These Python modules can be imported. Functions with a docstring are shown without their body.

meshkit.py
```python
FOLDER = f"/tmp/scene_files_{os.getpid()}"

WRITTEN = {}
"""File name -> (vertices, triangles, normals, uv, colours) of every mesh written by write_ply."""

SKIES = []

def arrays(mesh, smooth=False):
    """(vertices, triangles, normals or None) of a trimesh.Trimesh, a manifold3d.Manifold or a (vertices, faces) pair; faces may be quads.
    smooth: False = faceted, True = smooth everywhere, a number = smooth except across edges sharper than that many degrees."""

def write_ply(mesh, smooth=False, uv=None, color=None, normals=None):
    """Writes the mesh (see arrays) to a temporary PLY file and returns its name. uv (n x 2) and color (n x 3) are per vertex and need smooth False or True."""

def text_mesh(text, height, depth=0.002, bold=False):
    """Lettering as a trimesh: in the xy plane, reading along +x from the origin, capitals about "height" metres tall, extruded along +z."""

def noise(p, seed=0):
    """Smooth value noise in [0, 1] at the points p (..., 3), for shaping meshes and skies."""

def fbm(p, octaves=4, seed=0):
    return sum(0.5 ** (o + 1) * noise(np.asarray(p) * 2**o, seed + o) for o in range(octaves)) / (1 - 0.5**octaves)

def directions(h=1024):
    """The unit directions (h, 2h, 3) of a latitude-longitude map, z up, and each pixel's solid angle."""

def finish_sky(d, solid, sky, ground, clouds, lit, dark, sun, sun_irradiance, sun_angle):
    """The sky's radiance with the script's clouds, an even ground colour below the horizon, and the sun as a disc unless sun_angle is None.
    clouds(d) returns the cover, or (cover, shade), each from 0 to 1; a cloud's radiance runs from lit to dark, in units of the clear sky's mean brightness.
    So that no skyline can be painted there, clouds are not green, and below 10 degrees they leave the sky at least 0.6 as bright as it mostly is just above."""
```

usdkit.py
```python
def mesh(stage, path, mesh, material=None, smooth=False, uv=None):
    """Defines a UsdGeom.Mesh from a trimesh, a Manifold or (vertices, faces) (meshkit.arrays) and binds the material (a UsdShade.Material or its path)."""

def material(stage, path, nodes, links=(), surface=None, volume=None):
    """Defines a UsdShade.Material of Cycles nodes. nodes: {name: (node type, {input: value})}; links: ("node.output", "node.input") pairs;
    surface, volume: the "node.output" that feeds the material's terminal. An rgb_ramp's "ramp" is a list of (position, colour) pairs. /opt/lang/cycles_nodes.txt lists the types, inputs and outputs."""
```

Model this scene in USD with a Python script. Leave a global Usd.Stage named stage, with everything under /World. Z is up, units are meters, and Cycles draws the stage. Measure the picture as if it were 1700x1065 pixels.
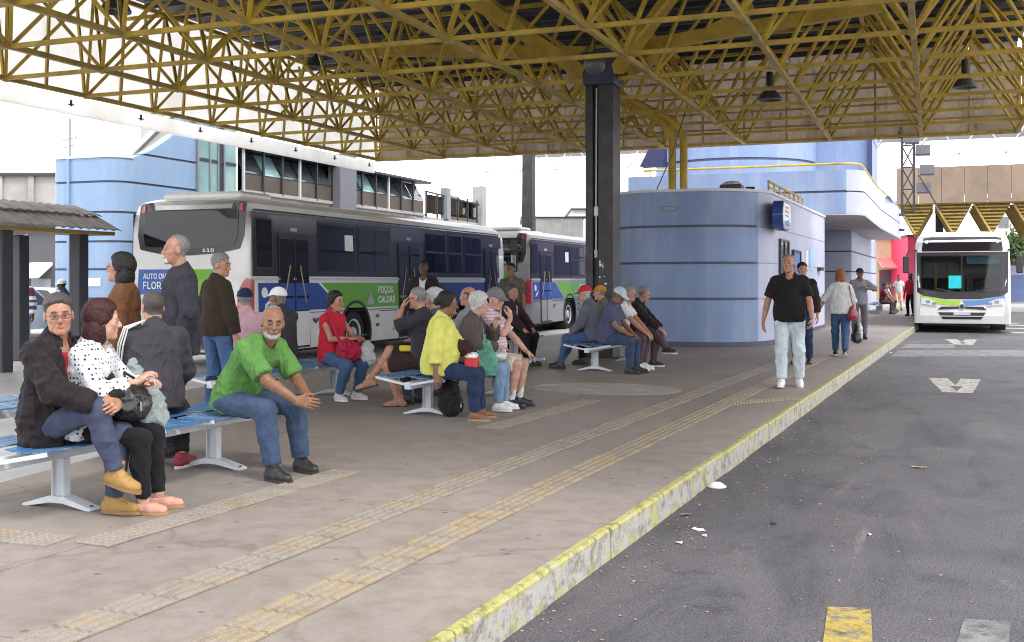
import math, random
import numpy as np
import trimesh, manifold3d, meshkit, usdkit
from shapely.geometry import Polygon, LineString, box as sbox
from shapely.ops import unary_union
from pxr import Usd, UsdGeom, UsdLux, UsdShade, Gf, Sdf, Vt

stage = Usd.Stage.CreateInMemory()
UsdGeom.SetStageUpAxis(stage, UsdGeom.Tokens.z)
UsdGeom.Xform.Define(stage, '/World')
UsdGeom.Scope.Define(stage, '/World/Looks')
RNG = random.Random(7)
PI = math.pi

# ---------------------------------------------------------------- camera, sky, sun, exposure
FOCAL, HOR, EYE, YAW = 1800.0, 466.0, 1.42, 0.370
cam = UsdGeom.Camera.Define(stage, '/World/camera')
cam.AddTranslateOp().Set(Gf.Vec3d(0, 0, EYE))
cam.AddRotateXYZOp().Set(Gf.Vec3f(90, 0, math.degrees(YAW)))
cam.CreateHorizontalApertureAttr(36.0)
cam.CreateVerticalApertureAttr(36.0 * 642 / 1024)
cam.CreateFocalLengthAttr(36.0 * FOCAL / 1700)
cam.CreateVerticalApertureOffsetAttr(-(532.5 - HOR) * 36.0 / 1700)
cam.CreateClippingRangeAttr(Gf.Vec2f(0.1, 3000))
cam.CreateExposureAttr(1.35)

SUN_EL, SUN_AZ = math.radians(52), math.radians(120)      # azimuth: atan2(x, y) of the direction to the sun
sky_mat = usdkit.material(stage, '/World/Looks/overcast_sky', {
    'tc': ('texture_coordinate', {}),
    'sky': ('sky_texture', {'sky_type': 'single_scattering', 'sun_disc': False, 'sun_elevation': SUN_EL, 'sun_rotation': SUN_AZ}),
    'n': ('noise_texture', {'scale': 2.2, 'detail': 6.0, 'roughness': 0.55}),
    'r': ('rgb_ramp', {'ramp': [(0.0, (0.72, 0.72, 0.72)), (0.55, (0.93, 0.93, 0.93)), (1.0, (1, 1, 1))]}),
    'c': ('mix_color', {'blend_type': 'mix', 'b': (11.5, 11.6, 12.0)}),
    'bg': ('background_shader', {'strength': 0.1})},
    [('tc.generated', 'n.vector'), ('n.fac', 'r.fac'), ('r.color', 'c.fac'), ('sky.color', 'c.a'), ('c.result', 'bg.color')], surface='bg.background')
dome = UsdLux.DomeLight.Define(stage, '/World/sky')
dome.CreateIntensityAttr(1.0)
UsdShade.MaterialBindingAPI.Apply(dome.GetPrim()).Bind(sky_mat)
sun = UsdLux.DistantLight.Define(stage, '/World/sun')
sun.CreateIntensityAttr(0.3); sun.CreateAngleAttr(14.0); sun.CreateNormalizeAttr(True)
sun.CreateColorAttr(Gf.Vec3f(1.0, 0.96, 0.9))
sun.AddRotateXYZOp().Set(Gf.Vec3f(90 - math.degrees(SUN_EL), 0, 180 - math.degrees(SUN_AZ)))

# ---------------------------------------------------------------- measuring: where a sight line meets a plane of the place
_c, _s = math.cos(YAW), math.sin(YAW)
def _w(u, d):
    lat = (u - 850) / FOCAL * d
    return lat * _c - d * _s, lat * _s + d * _c
def on_ground(u, v, z=0.0):
    d = FOCAL * (EYE - z) / (v - HOR)
    return _w(u, d)
def y_on_x(u, X):                                   # Y where the sight line through column u meets the plane X
    k = (u - 850) / FOCAL
    d = X / (k * _c - _s)
    return k * d * _s + d * _c
def xz_at(u, v, d):
    X, Y = _w(u, d)
    return X, Y, EYE - (v - HOR) * d / FOCAL

# ---------------------------------------------------------------- naming and prims
_used = {}
def numbered(parent, name):
    k = (parent, name)
    n = _used.get(k, 0); _used[k] = n + 1
    return name if n == 0 else '%s_%03d' % (name, n)
def thing(name, label, cat, loc=(0, 0, 0), rz=0.0, group=None, kind=None, scale=None):
    path = '/World/' + numbered('/World', name)
    x = UsdGeom.Xform.Define(stage, path)
    x.AddTranslateOp().Set(Gf.Vec3d(*map(float, loc)))
    if rz: x.AddRotateZOp().Set(float(rz))
    if scale: x.AddScaleOp().Set(Gf.Vec3f(*scale))
    tag(path, label, cat, group, kind)
    return path
def tag(path, label=None, cat=None, group=None, kind=None):
    p = stage.GetPrimAtPath(path)
    for k, v in (('label', label), ('category', cat), ('group', group), ('kind', kind)):
        if v: p.SetCustomDataByKey(k, v)
def part(parent, name, mesh, mat, smooth=False, label=None):
    path = parent + '/' + numbered(parent, name)
    usdkit.mesh(stage, path, mesh, mat, smooth)
    if label: tag(path, label)
    return path
def struct(name, mesh, mat, smooth=False, label=None, cat=None):
    path = part('/World', name, mesh, mat, smooth)
    tag(path, label, cat, None, 'structure')
    return path
def dup(src, name, label, cat, loc, rz=0.0, group=None):
    path = thing(name, label, cat, loc, rz, group)
    p = stage.GetPrimAtPath(path)
    p.GetReferences().AddInternalReference(Sdf.Path(src))
    p.SetInstanceable(True)
    return path

# ---------------------------------------------------------------- geometry helpers: (vertices, triangles)
def cat_m(ms):
    vs, fs, n = [], [], 0
    for m in ms:
        if hasattr(m, 'vertices'): v, f = np.asarray(m.vertices), np.asarray(m.faces)
        else: v, f = m
        vs.append(v); fs.append(np.asarray(f) + n); n += len(v)
    return np.vstack(vs), np.vstack(fs)
_BF = np.array([[0, 2, 1], [0, 3, 2], [4, 5, 6], [4, 6, 7], [0, 1, 5], [0, 5, 4], [1, 2, 6], [1, 6, 5], [2, 3, 7], [2, 7, 6], [3, 0, 4], [3, 4, 7]])
def bx(x0, x1, y0, y1, z0, z1):
    v = np.array([[x0, y0, z0], [x1, y0, z0], [x1, y1, z0], [x0, y1, z0], [x0, y0, z1], [x1, y0, z1], [x1, y1, z1], [x0, y1, z1]], float)
    return v, _BF
def rbx(x0, x1, y0, y1, z0, z1, b=0.01):
    """a box with chamfered edges"""
    pts = []
    for X, sx in ((x0, 1), (x1, -1)):
        for Y, sy in ((y0, 1), (y1, -1)):
            for Z, sz in ((z0, 1), (z1, -1)):
                pts += [[X + sx * b, Y + sy * b, Z], [X + sx * b, Y, Z + sz * b], [X, Y + sy * b, Z + sz * b]]
    m = manifold3d.Manifold.hull_points(np.array(pts)).to_mesh()
    return np.array(m.vert_properties[:, :3]), np.array(m.tri_verts)
def frame_of(d):
    d = d / np.linalg.norm(d)
    up = np.array([0, 0, 1.0]) if abs(d[2]) < 0.95 else np.array([1.0, 0, 0])
    a = np.cross(d, up); a /= np.linalg.norm(a)
    return d, a, np.cross(a, d)
def beam(p0, p1, w, h):
    p0, p1 = np.array(p0, float), np.array(p1, float)
    d, a, b = frame_of(p1 - p0)
    q = [-a * w / 2 - b * h / 2, a * w / 2 - b * h / 2, a * w / 2 + b * h / 2, -a * w / 2 + b * h / 2]
    v = np.array([p0 + k for k in q] + [p1 + k for k in q])
    return v, _BF[:, ::-1]
def tube(pts, r, n=8, closed_ends=True):
    p = np.array(pts, float)
    rr = np.broadcast_to(np.asarray(r, float), (len(p),))
    t = np.gradient(p, axis=0); t /= np.linalg.norm(t, axis=1, keepdims=True) + 1e-12
    up = np.array([0, 0, 1.0]) if abs(t[0][2]) < 0.9 else np.array([1.0, 0, 0])
    a = np.cross(t[0], up); a /= np.linalg.norm(a)
    ang = np.arange(n) * 2 * PI / n
    vs = []
    for i in range(len(p)):
        a = a - t[i] * np.dot(a, t[i]); a /= np.linalg.norm(a)
        b = np.cross(t[i], a)
        vs.append(p[i] + rr[i] * (np.cos(ang)[:, None] * a + np.sin(ang)[:, None] * b))
    v = np.vstack(vs)
    f = []
    for i in range(len(p) - 1):
        for j in range(n):
            A, B, C_, D = i * n + j, i * n + (j + 1) % n, (i + 1) * n + (j + 1) % n, (i + 1) * n + j
            f += [[A, B, C_], [A, C_, D]]
    if closed_ends:
        k = len(v); v = np.vstack([v, p[:1], p[-1:]])
        for j in range(n):
            f += [[k, (j + 1) % n, j], [k + 1, (len(p) - 1) * n + j, (len(p) - 1) * n + (j + 1) % n]]
    return v, np.array(f)
def lathe(profile, n=20, center=(0, 0, 0)):
    pr = np.array(profile, float)
    ang = np.arange(n) * 2 * PI / n
    v = np.vstack([np.c_[r * np.cos(ang), r * np.sin(ang), np.full(n, z)] for r, z in pr]) + np.array(center)
    f = []
    for i in range(len(pr) - 1):
        for j in range(n):
            A, B, C_, D = i * n + j, i * n + (j + 1) % n, (i + 1) * n + (j + 1) % n, (i + 1) * n + j
            f += [[A, B, C_], [A, C_, D]]
    return v, np.array(f)
def prism(poly, z0, z1):
    """vertical extrusion of a plan polygon"""
    if not hasattr(poly, 'exterior'): poly = Polygon(poly)
    m = trimesh.creation.extrude_polygon(poly, z1 - z0, engine='earcut')
    v = np.array(m.vertices); v[:, 2] += z0
    return v, np.array(m.faces)
def prism_x(poly, x0, x1):
    """polygon given as (y, z), extruded along x"""
    v, f = prism(poly, x0, x1)
    return v[:, [2, 0, 1]], f
def prism_y(poly, y0, y1):
    """polygon given as (x, z), extruded along y"""
    v, f = prism(poly, y0, y1)
    return np.c_[v[:, 0], v[:, 2], v[:, 1]], f[:, ::-1]
def moved(m, t, rz=0.0):
    v, f = (np.asarray(m.vertices), np.asarray(m.faces)) if hasattr(m, 'vertices') else m
    c, s = math.cos(rz), math.sin(rz)
    return np.asarray(v) @ np.array([[c, s, 0], [-s, c, 0], [0, 0, 1]]) + np.array(t, float), f
def rrect(x0, x1, y0, y1, r):
    return sbox(x0 + r, y0 + r, x1 - r, y1 - r).buffer(r, quad_segs=4)
def text_on(text, height, origin, right, up, depth=0.004, bold=False, width=None):
    """lettering starting at origin, reading along right"""
    m = meshkit.text_mesh(text, height, depth, bold)
    v = np.array(m.vertices)
    if width: v[:, 0] *= width / np.ptp(v[:, 0])
    right, up = np.array(right, float), np.array(up, float)
    return np.array(origin, float) + v[:, :1] * right + v[:, 1:2] * up + v[:, 2:] * np.cross(right, up), np.array(m.faces)

# ---------------------------------------------------------------- materials
_mats = {}
def paint(name, col, rough=0.55, var=0.12, scale=2.5, fine=45.0, bump=0.0, bscale=90.0, bdist=0.004, metal=0.0, spec=0.5, dirt=None, dirt_amt=0.35, dirt_scale=1.2, coat=0.0, extra=None, streak=False):
    if name in _mats: return _mats[name]
    col = np.array(col, float)
    nodes = {'g': ('geometry', {}),
             'n1': ('noise_texture', {'scale': scale, 'detail': 4.0, 'roughness': 0.6}),
             'n2': ('noise_texture', {'scale': fine, 'detail': 3.0, 'roughness': 0.6}),
             'r1': ('rgb_ramp', {'ramp': [(0.25, tuple(col * (1 - var))), (0.75, tuple(np.minimum(col * (1 + var), 1)))]}),
             'r2': ('rgb_ramp', {'ramp': [(0.2, (1 - var * .8,) * 3), (0.8, (1, 1, 1))]}),
             'mul': ('mix_color', {'blend_type': 'multiply', 'fac': 1.0}),
             'p': ('principled_bsdf', {'roughness': rough, 'metallic': metal, 'specular_ior_level': spec, 'coat_weight': coat, **(extra or {})})}
    links = [('g.position', 'n1.vector'), ('g.position', 'n2.vector'), ('n1.fac', 'r1.fac'), ('n2.fac', 'r2.fac'), ('r1.color', 'mul.a'), ('r2.color', 'mul.b')]
    out = 'mul.result'
    if dirt is not None:
        nodes['n3'] = ('noise_texture', {'scale': dirt_scale, 'detail': 7.0, 'roughness': 0.68})
        nodes['r3'] = ('rgb_ramp', {'ramp': [(0.45, (0, 0, 0)), (0.7, (dirt_amt,) * 3)]})
        nodes['dm'] = ('mix_color', {'blend_type': 'mix', 'b': tuple(dirt)})
        if streak: nodes['sm'] = ('mapping', {'scale': (2.2, 2.2, .28)}); links.append(('g.position', 'sm.vector'))
        links += [('sm.vector' if streak else 'g.position', 'n3.vector'), ('n3.fac', 'r3.fac'), ('r3.color', 'dm.fac'), (out, 'dm.a')]
        out = 'dm.result'
    links.append((out, 'p.base_color'))
    if bump:
        nodes['n4'] = ('noise_texture', {'scale': bscale, 'detail': 4.0})
        nodes['bp'] = ('bump', {'strength': bump, 'distance': bdist})
        links += [('g.position', 'n4.vector'), ('n4.fac', 'bp.height'), ('bp.normal', 'p.normal')]
    _mats[name] = usdkit.material(stage, '/World/Looks/' + name, nodes, links, surface='p.BSDF')
    return _mats[name]
def glass_dark(name, col=(0.012, 0.012, 0.016), rough=0.03, spec=0.7):
    if name not in _mats:
        _mats[name] = usdkit.material(stage, '/World/Looks/' + name, {'p': ('principled_bsdf', {'base_color': col, 'roughness': rough, 'specular_ior_level': spec})}, [], surface='p.BSDF')
    return _mats[name]
def pane_glass(name, tint=(0.85, 0.92, 0.9)):
    if name not in _mats:
        _mats[name] = usdkit.material(stage, '/World/Looks/' + name, {'t': ('transparent_bsdf', {'color': tint}), 'gl': ('glossy_bsdf', {'color': (1, 1, 1), 'roughness': 0.02}),
            'f': ('fresnel', {'IOR': 1.5}), 'm': ('mix_closure', {})}, [('f.fac', 'm.fac'), ('t.BSDF', 'm.closure1'), ('gl.BSDF', 'm.closure2')], surface='m.closure')
    return _mats[name]
def cloth(name, col, var=0.16, rough=0.9, folds=0.45, fscale=11.0, sheen=0.03, weave=520.0):
    if name in _mats: return _mats[name]
    col = np.array(col, float)
    nodes = {'g': ('geometry', {}),
             'n1': ('noise_texture', {'scale': 9.0, 'detail': 4.0, 'roughness': 0.6}),
             'r1': ('rgb_ramp', {'ramp': [(0.25, tuple(col * (1 - var))), (0.75, tuple(np.minimum(col * (1 + var), 1)))]}),
             'w': ('noise_texture', {'scale': weave, 'detail': 1.0}),
             'r2': ('rgb_ramp', {'ramp': [(0.3, (0.86,) * 3), (0.7, (1, 1, 1))]}),
             'mul': ('mix_color', {'blend_type': 'multiply', 'fac': 1.0}),
             'mp': ('mapping', {'scale': (1.0, 1.0, 0.55)}),
             'n4': ('noise_texture', {'type': 'ridged_multifractal', 'scale': fscale * .8, 'detail': 2.5, 'roughness': 0.45, 'distortion': 0.6, 'offset': 0.9, 'gain': 1.6}),
             'bp': ('bump', {'strength': folds, 'distance': 0.02}),
             'p': ('principled_bsdf', {'roughness': rough, 'specular_ior_level': 0.14, 'sheen_weight': sheen})}
    links = [('g.position', 'n1.vector'), ('n1.fac', 'r1.fac'), ('g.position', 'w.vector'), ('w.fac', 'r2.fac'), ('r1.color', 'mul.a'), ('r2.color', 'mul.b'),
             ('mul.result', 'p.base_color'), ('g.position', 'mp.vector'), ('mp.vector', 'n4.vector'), ('n4.fac', 'bp.height'), ('bp.normal', 'p.normal')]
    _mats[name] = usdkit.material(stage, '/World/Looks/' + name, nodes, links, surface='p.BSDF')
    return _mats[name]
# concrete platform: mottled grey-pink cement, stains and trodden gum
concrete = usdkit.material(stage, '/World/Looks/platform_concrete', {
    'g': ('geometry', {}),
    'big': ('noise_texture', {'scale': 0.55, 'detail': 6.0, 'roughness': 0.62, 'distortion': 0.4}),
    'mid': ('noise_texture', {'scale': 5.0, 'detail': 6.0, 'roughness': 0.7}),
    'fine': ('noise_texture', {'scale': 120.0, 'detail': 3.0}),
    'rb': ('rgb_ramp', {'ramp': [(0.25, (0.195, 0.165, 0.146)), (0.5, (0.232, 0.2, 0.178)), (0.75, (0.272, 0.238, 0.212))]}),
    'rm': ('rgb_ramp', {'ramp': [(0.3, (0.8, 0.79, 0.78)), (0.55, (1, 1, 1))]}),
    'rf': ('rgb_ramp', {'ramp': [(0.3, (0.82, 0.82, 0.82)), (0.65, (1, 1, 1))]}),
    'm1': ('mix_color', {'blend_type': 'multiply', 'fac': 1.0}), 'm2': ('mix_color', {'blend_type': 'multiply', 'fac': 1.0}),
    'v': ('voronoi_texture', {'scale': 4.2, 'feature': 'f1'}),
    'vn': ('noise_texture', {'scale': 14.0, 'detail': 2.0}), 'va': ('math', {'math_type': 'multiply_add', 'value2': 0.14}),
    'rv': ('rgb_ramp', {'ramp': [(0.135, (0.7, 0.7, 0.7)), (0.165, (0, 0, 0))]}),
    'gum': ('mix_color', {'blend_type': 'mix', 'b': (0.07, 0.062, 0.06)}),
    'wn': ('noise_texture', {'scale': 1.6, 'detail': 6.0}), 'wa': ('vector_math', {'math_type': 'multiply_add', 'vector2': (0.9, 0.9, 0.9)}), 'cr': ('voronoi_texture', {'scale': 0.16, 'feature': 'distance_to_edge'}), 'rc': ('rgb_ramp', {'ramp': [(0.0, (0.3, 0.3, 0.3)), (0.0022, (0.2, 0.2, 0.2)), (0.0045, (0, 0, 0))]}), 'crk': ('mix_color', {'blend_type': 'mix', 'b': (0.06, 0.05, 0.045)}),
    'rr': ('rgb_ramp', {'ramp': [(0.3, (0.5, 0.5, 0.5)), (0.7, (0.75, 0.75, 0.75))]}),
    'bp': ('bump', {'strength': 0.35, 'distance': 0.003}),
    'p': ('principled_bsdf', {'specular_ior_level': 0.4})},
    [('g.position', 'big.vector'), ('g.position', 'mid.vector'), ('g.position', 'fine.vector'), ('g.position', 'v.vector'), ('g.position', 'vn.vector'),
     ('big.fac', 'rb.fac'), ('mid.fac', 'rm.fac'), ('fine.fac', 'rf.fac'), ('rb.color', 'm1.a'), ('rm.color', 'm1.b'), ('m1.result', 'm2.a'), ('rf.color', 'm2.b'),
     ('vn.fac', 'va.value1'), ('v.distance', 'va.value3'), ('va.value', 'rv.fac'), ('rv.color', 'gum.fac'), ('m2.result', 'gum.a'), ('g.position', 'wn.vector'), ('wn.color', 'wa.vector1'), ('g.position', 'wa.vector3'), ('wa.vector', 'cr.vector'), ('cr.distance', 'rc.fac'), ('rc.color', 'crk.fac'), ('gum.result', 'crk.a'), ('crk.result', 'p.base_color'),
     ('mid.fac', 'rr.fac'), ('rr.color', 'p.roughness'), ('fine.fac', 'bp.height'), ('bp.normal', 'p.normal')], surface='p.BSDF')
asphalt = usdkit.material(stage, '/World/Looks/asphalt', {
    'g': ('geometry', {}),
    'big': ('noise_texture', {'scale': 0.35, 'detail': 7.0, 'roughness': 0.65, 'distortion': 0.8}),
    'st': ('mapping', {'scale': (1.6, 0.45, 1.0)}), 'streak': ('noise_texture', {'scale': 1.0, 'detail': 8.0, 'roughness': 0.72, 'distortion': 1.0}),
    'agg': ('voronoi_texture', {'scale': 70.0, 'feature': 'f1'}),
    'spk': ('noise_texture', {'scale': 75.0, 'detail': 6.0, 'roughness': 0.75}),
    'rb': ('rgb_ramp', {'ramp': [(0.3, (0.07, 0.066, 0.075)), (0.55, (0.1, 0.095, 0.105)), (0.75, (0.135, 0.13, 0.138))]}),
    'rs': ('rgb_ramp', {'ramp': [(0.3, (0.55, 0.55, 0.57)), (0.5, (0.95, 0.94, 0.94)), (0.72, (1.1, 1.08, 1.08))]}),
    'rd': ('rgb_ramp', {'ramp': [(0.6, (0, 0, 0)), (0.74, (0.45, 0.45, 0.45))]}),
    'dust': ('mix_color', {'blend_type': 'mix', 'b': (0.26, 0.25, 0.245)}),
    'ra': ('rgb_ramp', {'ramp': [(0.0, (1.25, 1.25, 1.25)), (0.6, (0.8, 0.8, 0.8))]}),
    'rk': ('rgb_ramp', {'ramp': [(0.34, (0.72, 0.72, 0.73)), (0.5, (0.97, 0.97, 0.97)), (0.64, (1.08, 1.08, 1.07)), (0.73, (1.4, 1.38, 1.33))]}),
    'm1': ('mix_color', {'blend_type': 'multiply', 'fac': 1.0}), 'm2': ('mix_color', {'blend_type': 'multiply', 'fac': 1.0}), 'm3': ('mix_color', {'blend_type': 'multiply', 'fac': 1.0, 'use_clamp': False}),
    'on': ('noise_texture', {'scale': 1.5, 'detail': 5.0, 'roughness': 0.6}), 'ro': ('rgb_ramp', {'ramp': [(0.60, (1, 1, 1)), (0.70, (0.62, 0.62, 0.63))]}), 'om': ('mix_color', {'blend_type': 'multiply', 'fac': 1.0}),
    'bp': ('bump', {'strength': 0.7, 'distance': 0.006}),
    'p': ('principled_bsdf', {'roughness': 0.72, 'specular_ior_level': 0.4})},
    [('g.position', 'big.vector'), ('g.position', 'st.vector'), ('st.vector', 'streak.vector'), ('g.position', 'agg.vector'), ('g.position', 'spk.vector'),
     ('big.fac', 'rb.fac'), ('streak.fac', 'rs.fac'), ('streak.fac', 'rd.fac'), ('rb.color', 'm1.a'), ('rs.color', 'm1.b'), ('m1.result', 'dust.a'), ('rd.color', 'dust.fac'),
     ('agg.distance', 'ra.fac'), ('dust.result', 'm2.a'), ('ra.color', 'm2.b'), ('spk.fac', 'rk.fac'), ('m2.result', 'm3.a'), ('rk.color', 'm3.b'), ('g.position', 'on.vector'), ('on.fac', 'ro.fac'), ('m3.result', 'om.a'), ('ro.color', 'om.b'), ('om.result', 'p.base_color'),
     ('agg.distance', 'bp.height'), ('bp.normal', 'p.normal')], surface='p.BSDF')
def worn_paint(name, col, under, wear=0.5, scale=6.0, rough=0.65, bands=None, grime=0.42):
    """paint flaked off in patches over what lies under it"""
    nodes = {'g': ('geometry', {}), 'n': ('noise_texture', {'scale': scale, 'detail': 9.0, 'roughness': 0.72}), 'f': ('noise_texture', {'scale': 90.0, 'detail': 3.0}),
        'r': ('rgb_ramp', {'ramp': [(wear - 0.06, (1, 1, 1)), (wear + 0.05, (0, 0, 0))]}),
        'm': ('mix_color', {'blend_type': 'mix', 'a': under, 'b': col}),
        'rf': ('rgb_ramp', {'ramp': [(0.3, (0.75, 0.75, 0.75)), (0.65, (1, 1, 1))]}), 'mu': ('mix_color', {'blend_type': 'multiply', 'fac': 1.0}),
        'gn': ('noise_texture', {'scale': scale * 1.7, 'detail': 8.0, 'roughness': 0.75}), 'gr': ('rgb_ramp', {'ramp': [(0.36, (grime, grime * .96, grime * .9)), (0.52, (1, 1, 1))]}), 'gm': ('mix_color', {'blend_type': 'multiply', 'fac': 1.0}),
        'bp': ('bump', {'strength': 0.3, 'distance': 0.003}), 'p': ('principled_bsdf', {'roughness': rough, 'specular_ior_level': 0.35})}
    links = [('g.position', 'n.vector'), ('g.position', 'f.vector'), ('r.color', 'm.fac'), ('m.result', 'mu.a'), ('f.fac', 'rf.fac'), ('rf.color', 'mu.b'), ('mu.result', 'gm.a'), ('g.position', 'gn.vector'), ('gn.fac', 'gr.fac'), ('gr.color', 'gm.b'), ('gm.result', 'p.base_color'), ('f.fac', 'bp.height'), ('bp.normal', 'p.normal')]
    if bands is None: links.append(('n.fac', 'r.fac'))
    else:                                          # more paint left near the heights given: [(z, bias)]
        zs = [b[0] for b in bands]; z0, z1 = min(zs), max(zs)
        nodes['sx'] = ('separate_xyz', {}); nodes['mr'] = ('map_range', {'from_min': z0, 'from_max': z1, 'clamp': True})
        nodes['rz'] = ('rgb_ramp', {'ramp': [((z - z0) / (z1 - z0), (b, b, b)) for z, b in bands]}); nodes['ad'] = ('math', {'math_type': 'add'})
        links += [('g.position', 'sx.vector'), ('sx.z', 'mr.value'), ('mr.result', 'rz.fac'), ('n.fac', 'ad.value1'), ('rz.color', 'ad.value2'), ('ad.value', 'r.fac')]
    return usdkit.material(stage, '/World/Looks/' + name, nodes, links, surface='p.BSDF')
kerb_paint = worn_paint('kerb_paint', (0.36, 0.345, 0.125), (0.37, 0.355, 0.325), wear=0.5, scale=6.0, bands=[(-0.19, 0.0), (-0.12, 0.06), (-0.04, 0.10), (-0.02, -0.06), (0.01, -0.14)])
tactile_m = worn_paint('tactile_beige', (0.295, 0.235, 0.155), (0.25, 0.218, 0.185), wear=0.52, scale=3.0, grime=.8)
tactile_m2 = worn_paint('tactile_beige_worn', (0.285, 0.225, 0.145), (0.25, 0.22, 0.19), wear=0.44, scale=3.0, grime=.8)
road_yellow = worn_paint('road_yellow', (0.38, 0.28, 0.07), (0.15, 0.145, 0.14), wear=0.55, scale=9.0)
road_white = worn_paint('road_white', (0.44, 0.43, 0.38), (0.17, 0.17, 0.17), wear=0.53, scale=12.0)
road_faded = worn_paint('road_faded', (0.21, 0.21, 0.21), (0.14, 0.138, 0.14), wear=0.5, scale=5.0)
lane_concrete = paint('lane_concrete', (0.5, 0.49, 0.47), rough=0.42, var=0.14, scale=0.8, fine=70, bump=0.2, dirt=(0.2, 0.19, 0.18), dirt_amt=0.5, dirt_scale=0.5)
yellow_steel = paint('yellow_steel', (0.54, 0.37, 0.038), rough=0.5, var=0.22, scale=1.6, fine=30, dirt=(0.10, 0.06, 0.025), dirt_amt=0.55, dirt_scale=1.8)
yellow_dirty = paint('yellow_steel_dusty', (0.5, 0.36, 0.09), rough=0.6, var=0.25, scale=2.0, dirt=(0.13, 0.09, 0.06), dirt_amt=0.6, dirt_scale=2.2)
deck_dark = paint('roof_deck', (0.055, 0.055, 0.07), rough=0.6, var=0.3, scale=0.6)
column_m = paint('column_brown', (0.021, 0.017, 0.019), rough=0.5, var=0.3, scale=1.5, dirt=(0.09, 0.075, 0.07), dirt_amt=0.4, dirt_scale=3)
blue_wall = paint('blue_render', (0.195, 0.27, 0.44), rough=0.6, var=0.10, scale=0.9, fine=25, bump=0.15, dirt=(0.33, 0.37, 0.47), dirt_amt=0.6, dirt_scale=0.9, streak=True)
blue_wall_left = paint('blue_render_pale', (0.20, 0.30, 0.455), rough=0.6, var=0.06, scale=0.7, fine=25, bump=0.15, dirt=(0.3, 0.38, 0.5), dirt_amt=0.45, dirt_scale=0.9, streak=True)
groove_m = paint('groove_dark', (0.085, 0.095, 0.14), rough=0.8)
white_render = paint('white_render', (0.62, 0.6, 0.62), rough=0.7, var=0.06, scale=0.8, dirt=(0.4, 0.38, 0.38), dirt_amt=0.3)
grey_render = paint('grey_concrete', (0.36, 0.34, 0.33), rough=0.8, var=0.15, scale=0.8, dirt=(0.14, 0.13, 0.13), dirt_amt=0.5, dirt_scale=0.6)
beige_render = paint('beige_render', (0.42, 0.37, 0.30), rough=0.8, var=0.1, scale=0.9)
dark_metal = paint('dark_metal', (0.03, 0.03, 0.035), rough=0.45, var=0.2)
grey_metal = paint('grey_metal', (0.22, 0.24, 0.26), rough=0.4, var=0.1, metal=0.3)
pale_metal = paint('pale_metal', (0.52, 0.55, 0.58), rough=0.4, var=0.1, scale=4, dirt=(0.25, 0.24, 0.23), dirt_amt=0.4, dirt_scale=9)
white_plastic = paint('white_plastic', (0.75, 0.75, 0.74), rough=0.4, var=0.05)
black_rubber = paint('black_rubber', (0.016, 0.016, 0.017), rough=0.75, var=0.2)
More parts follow.
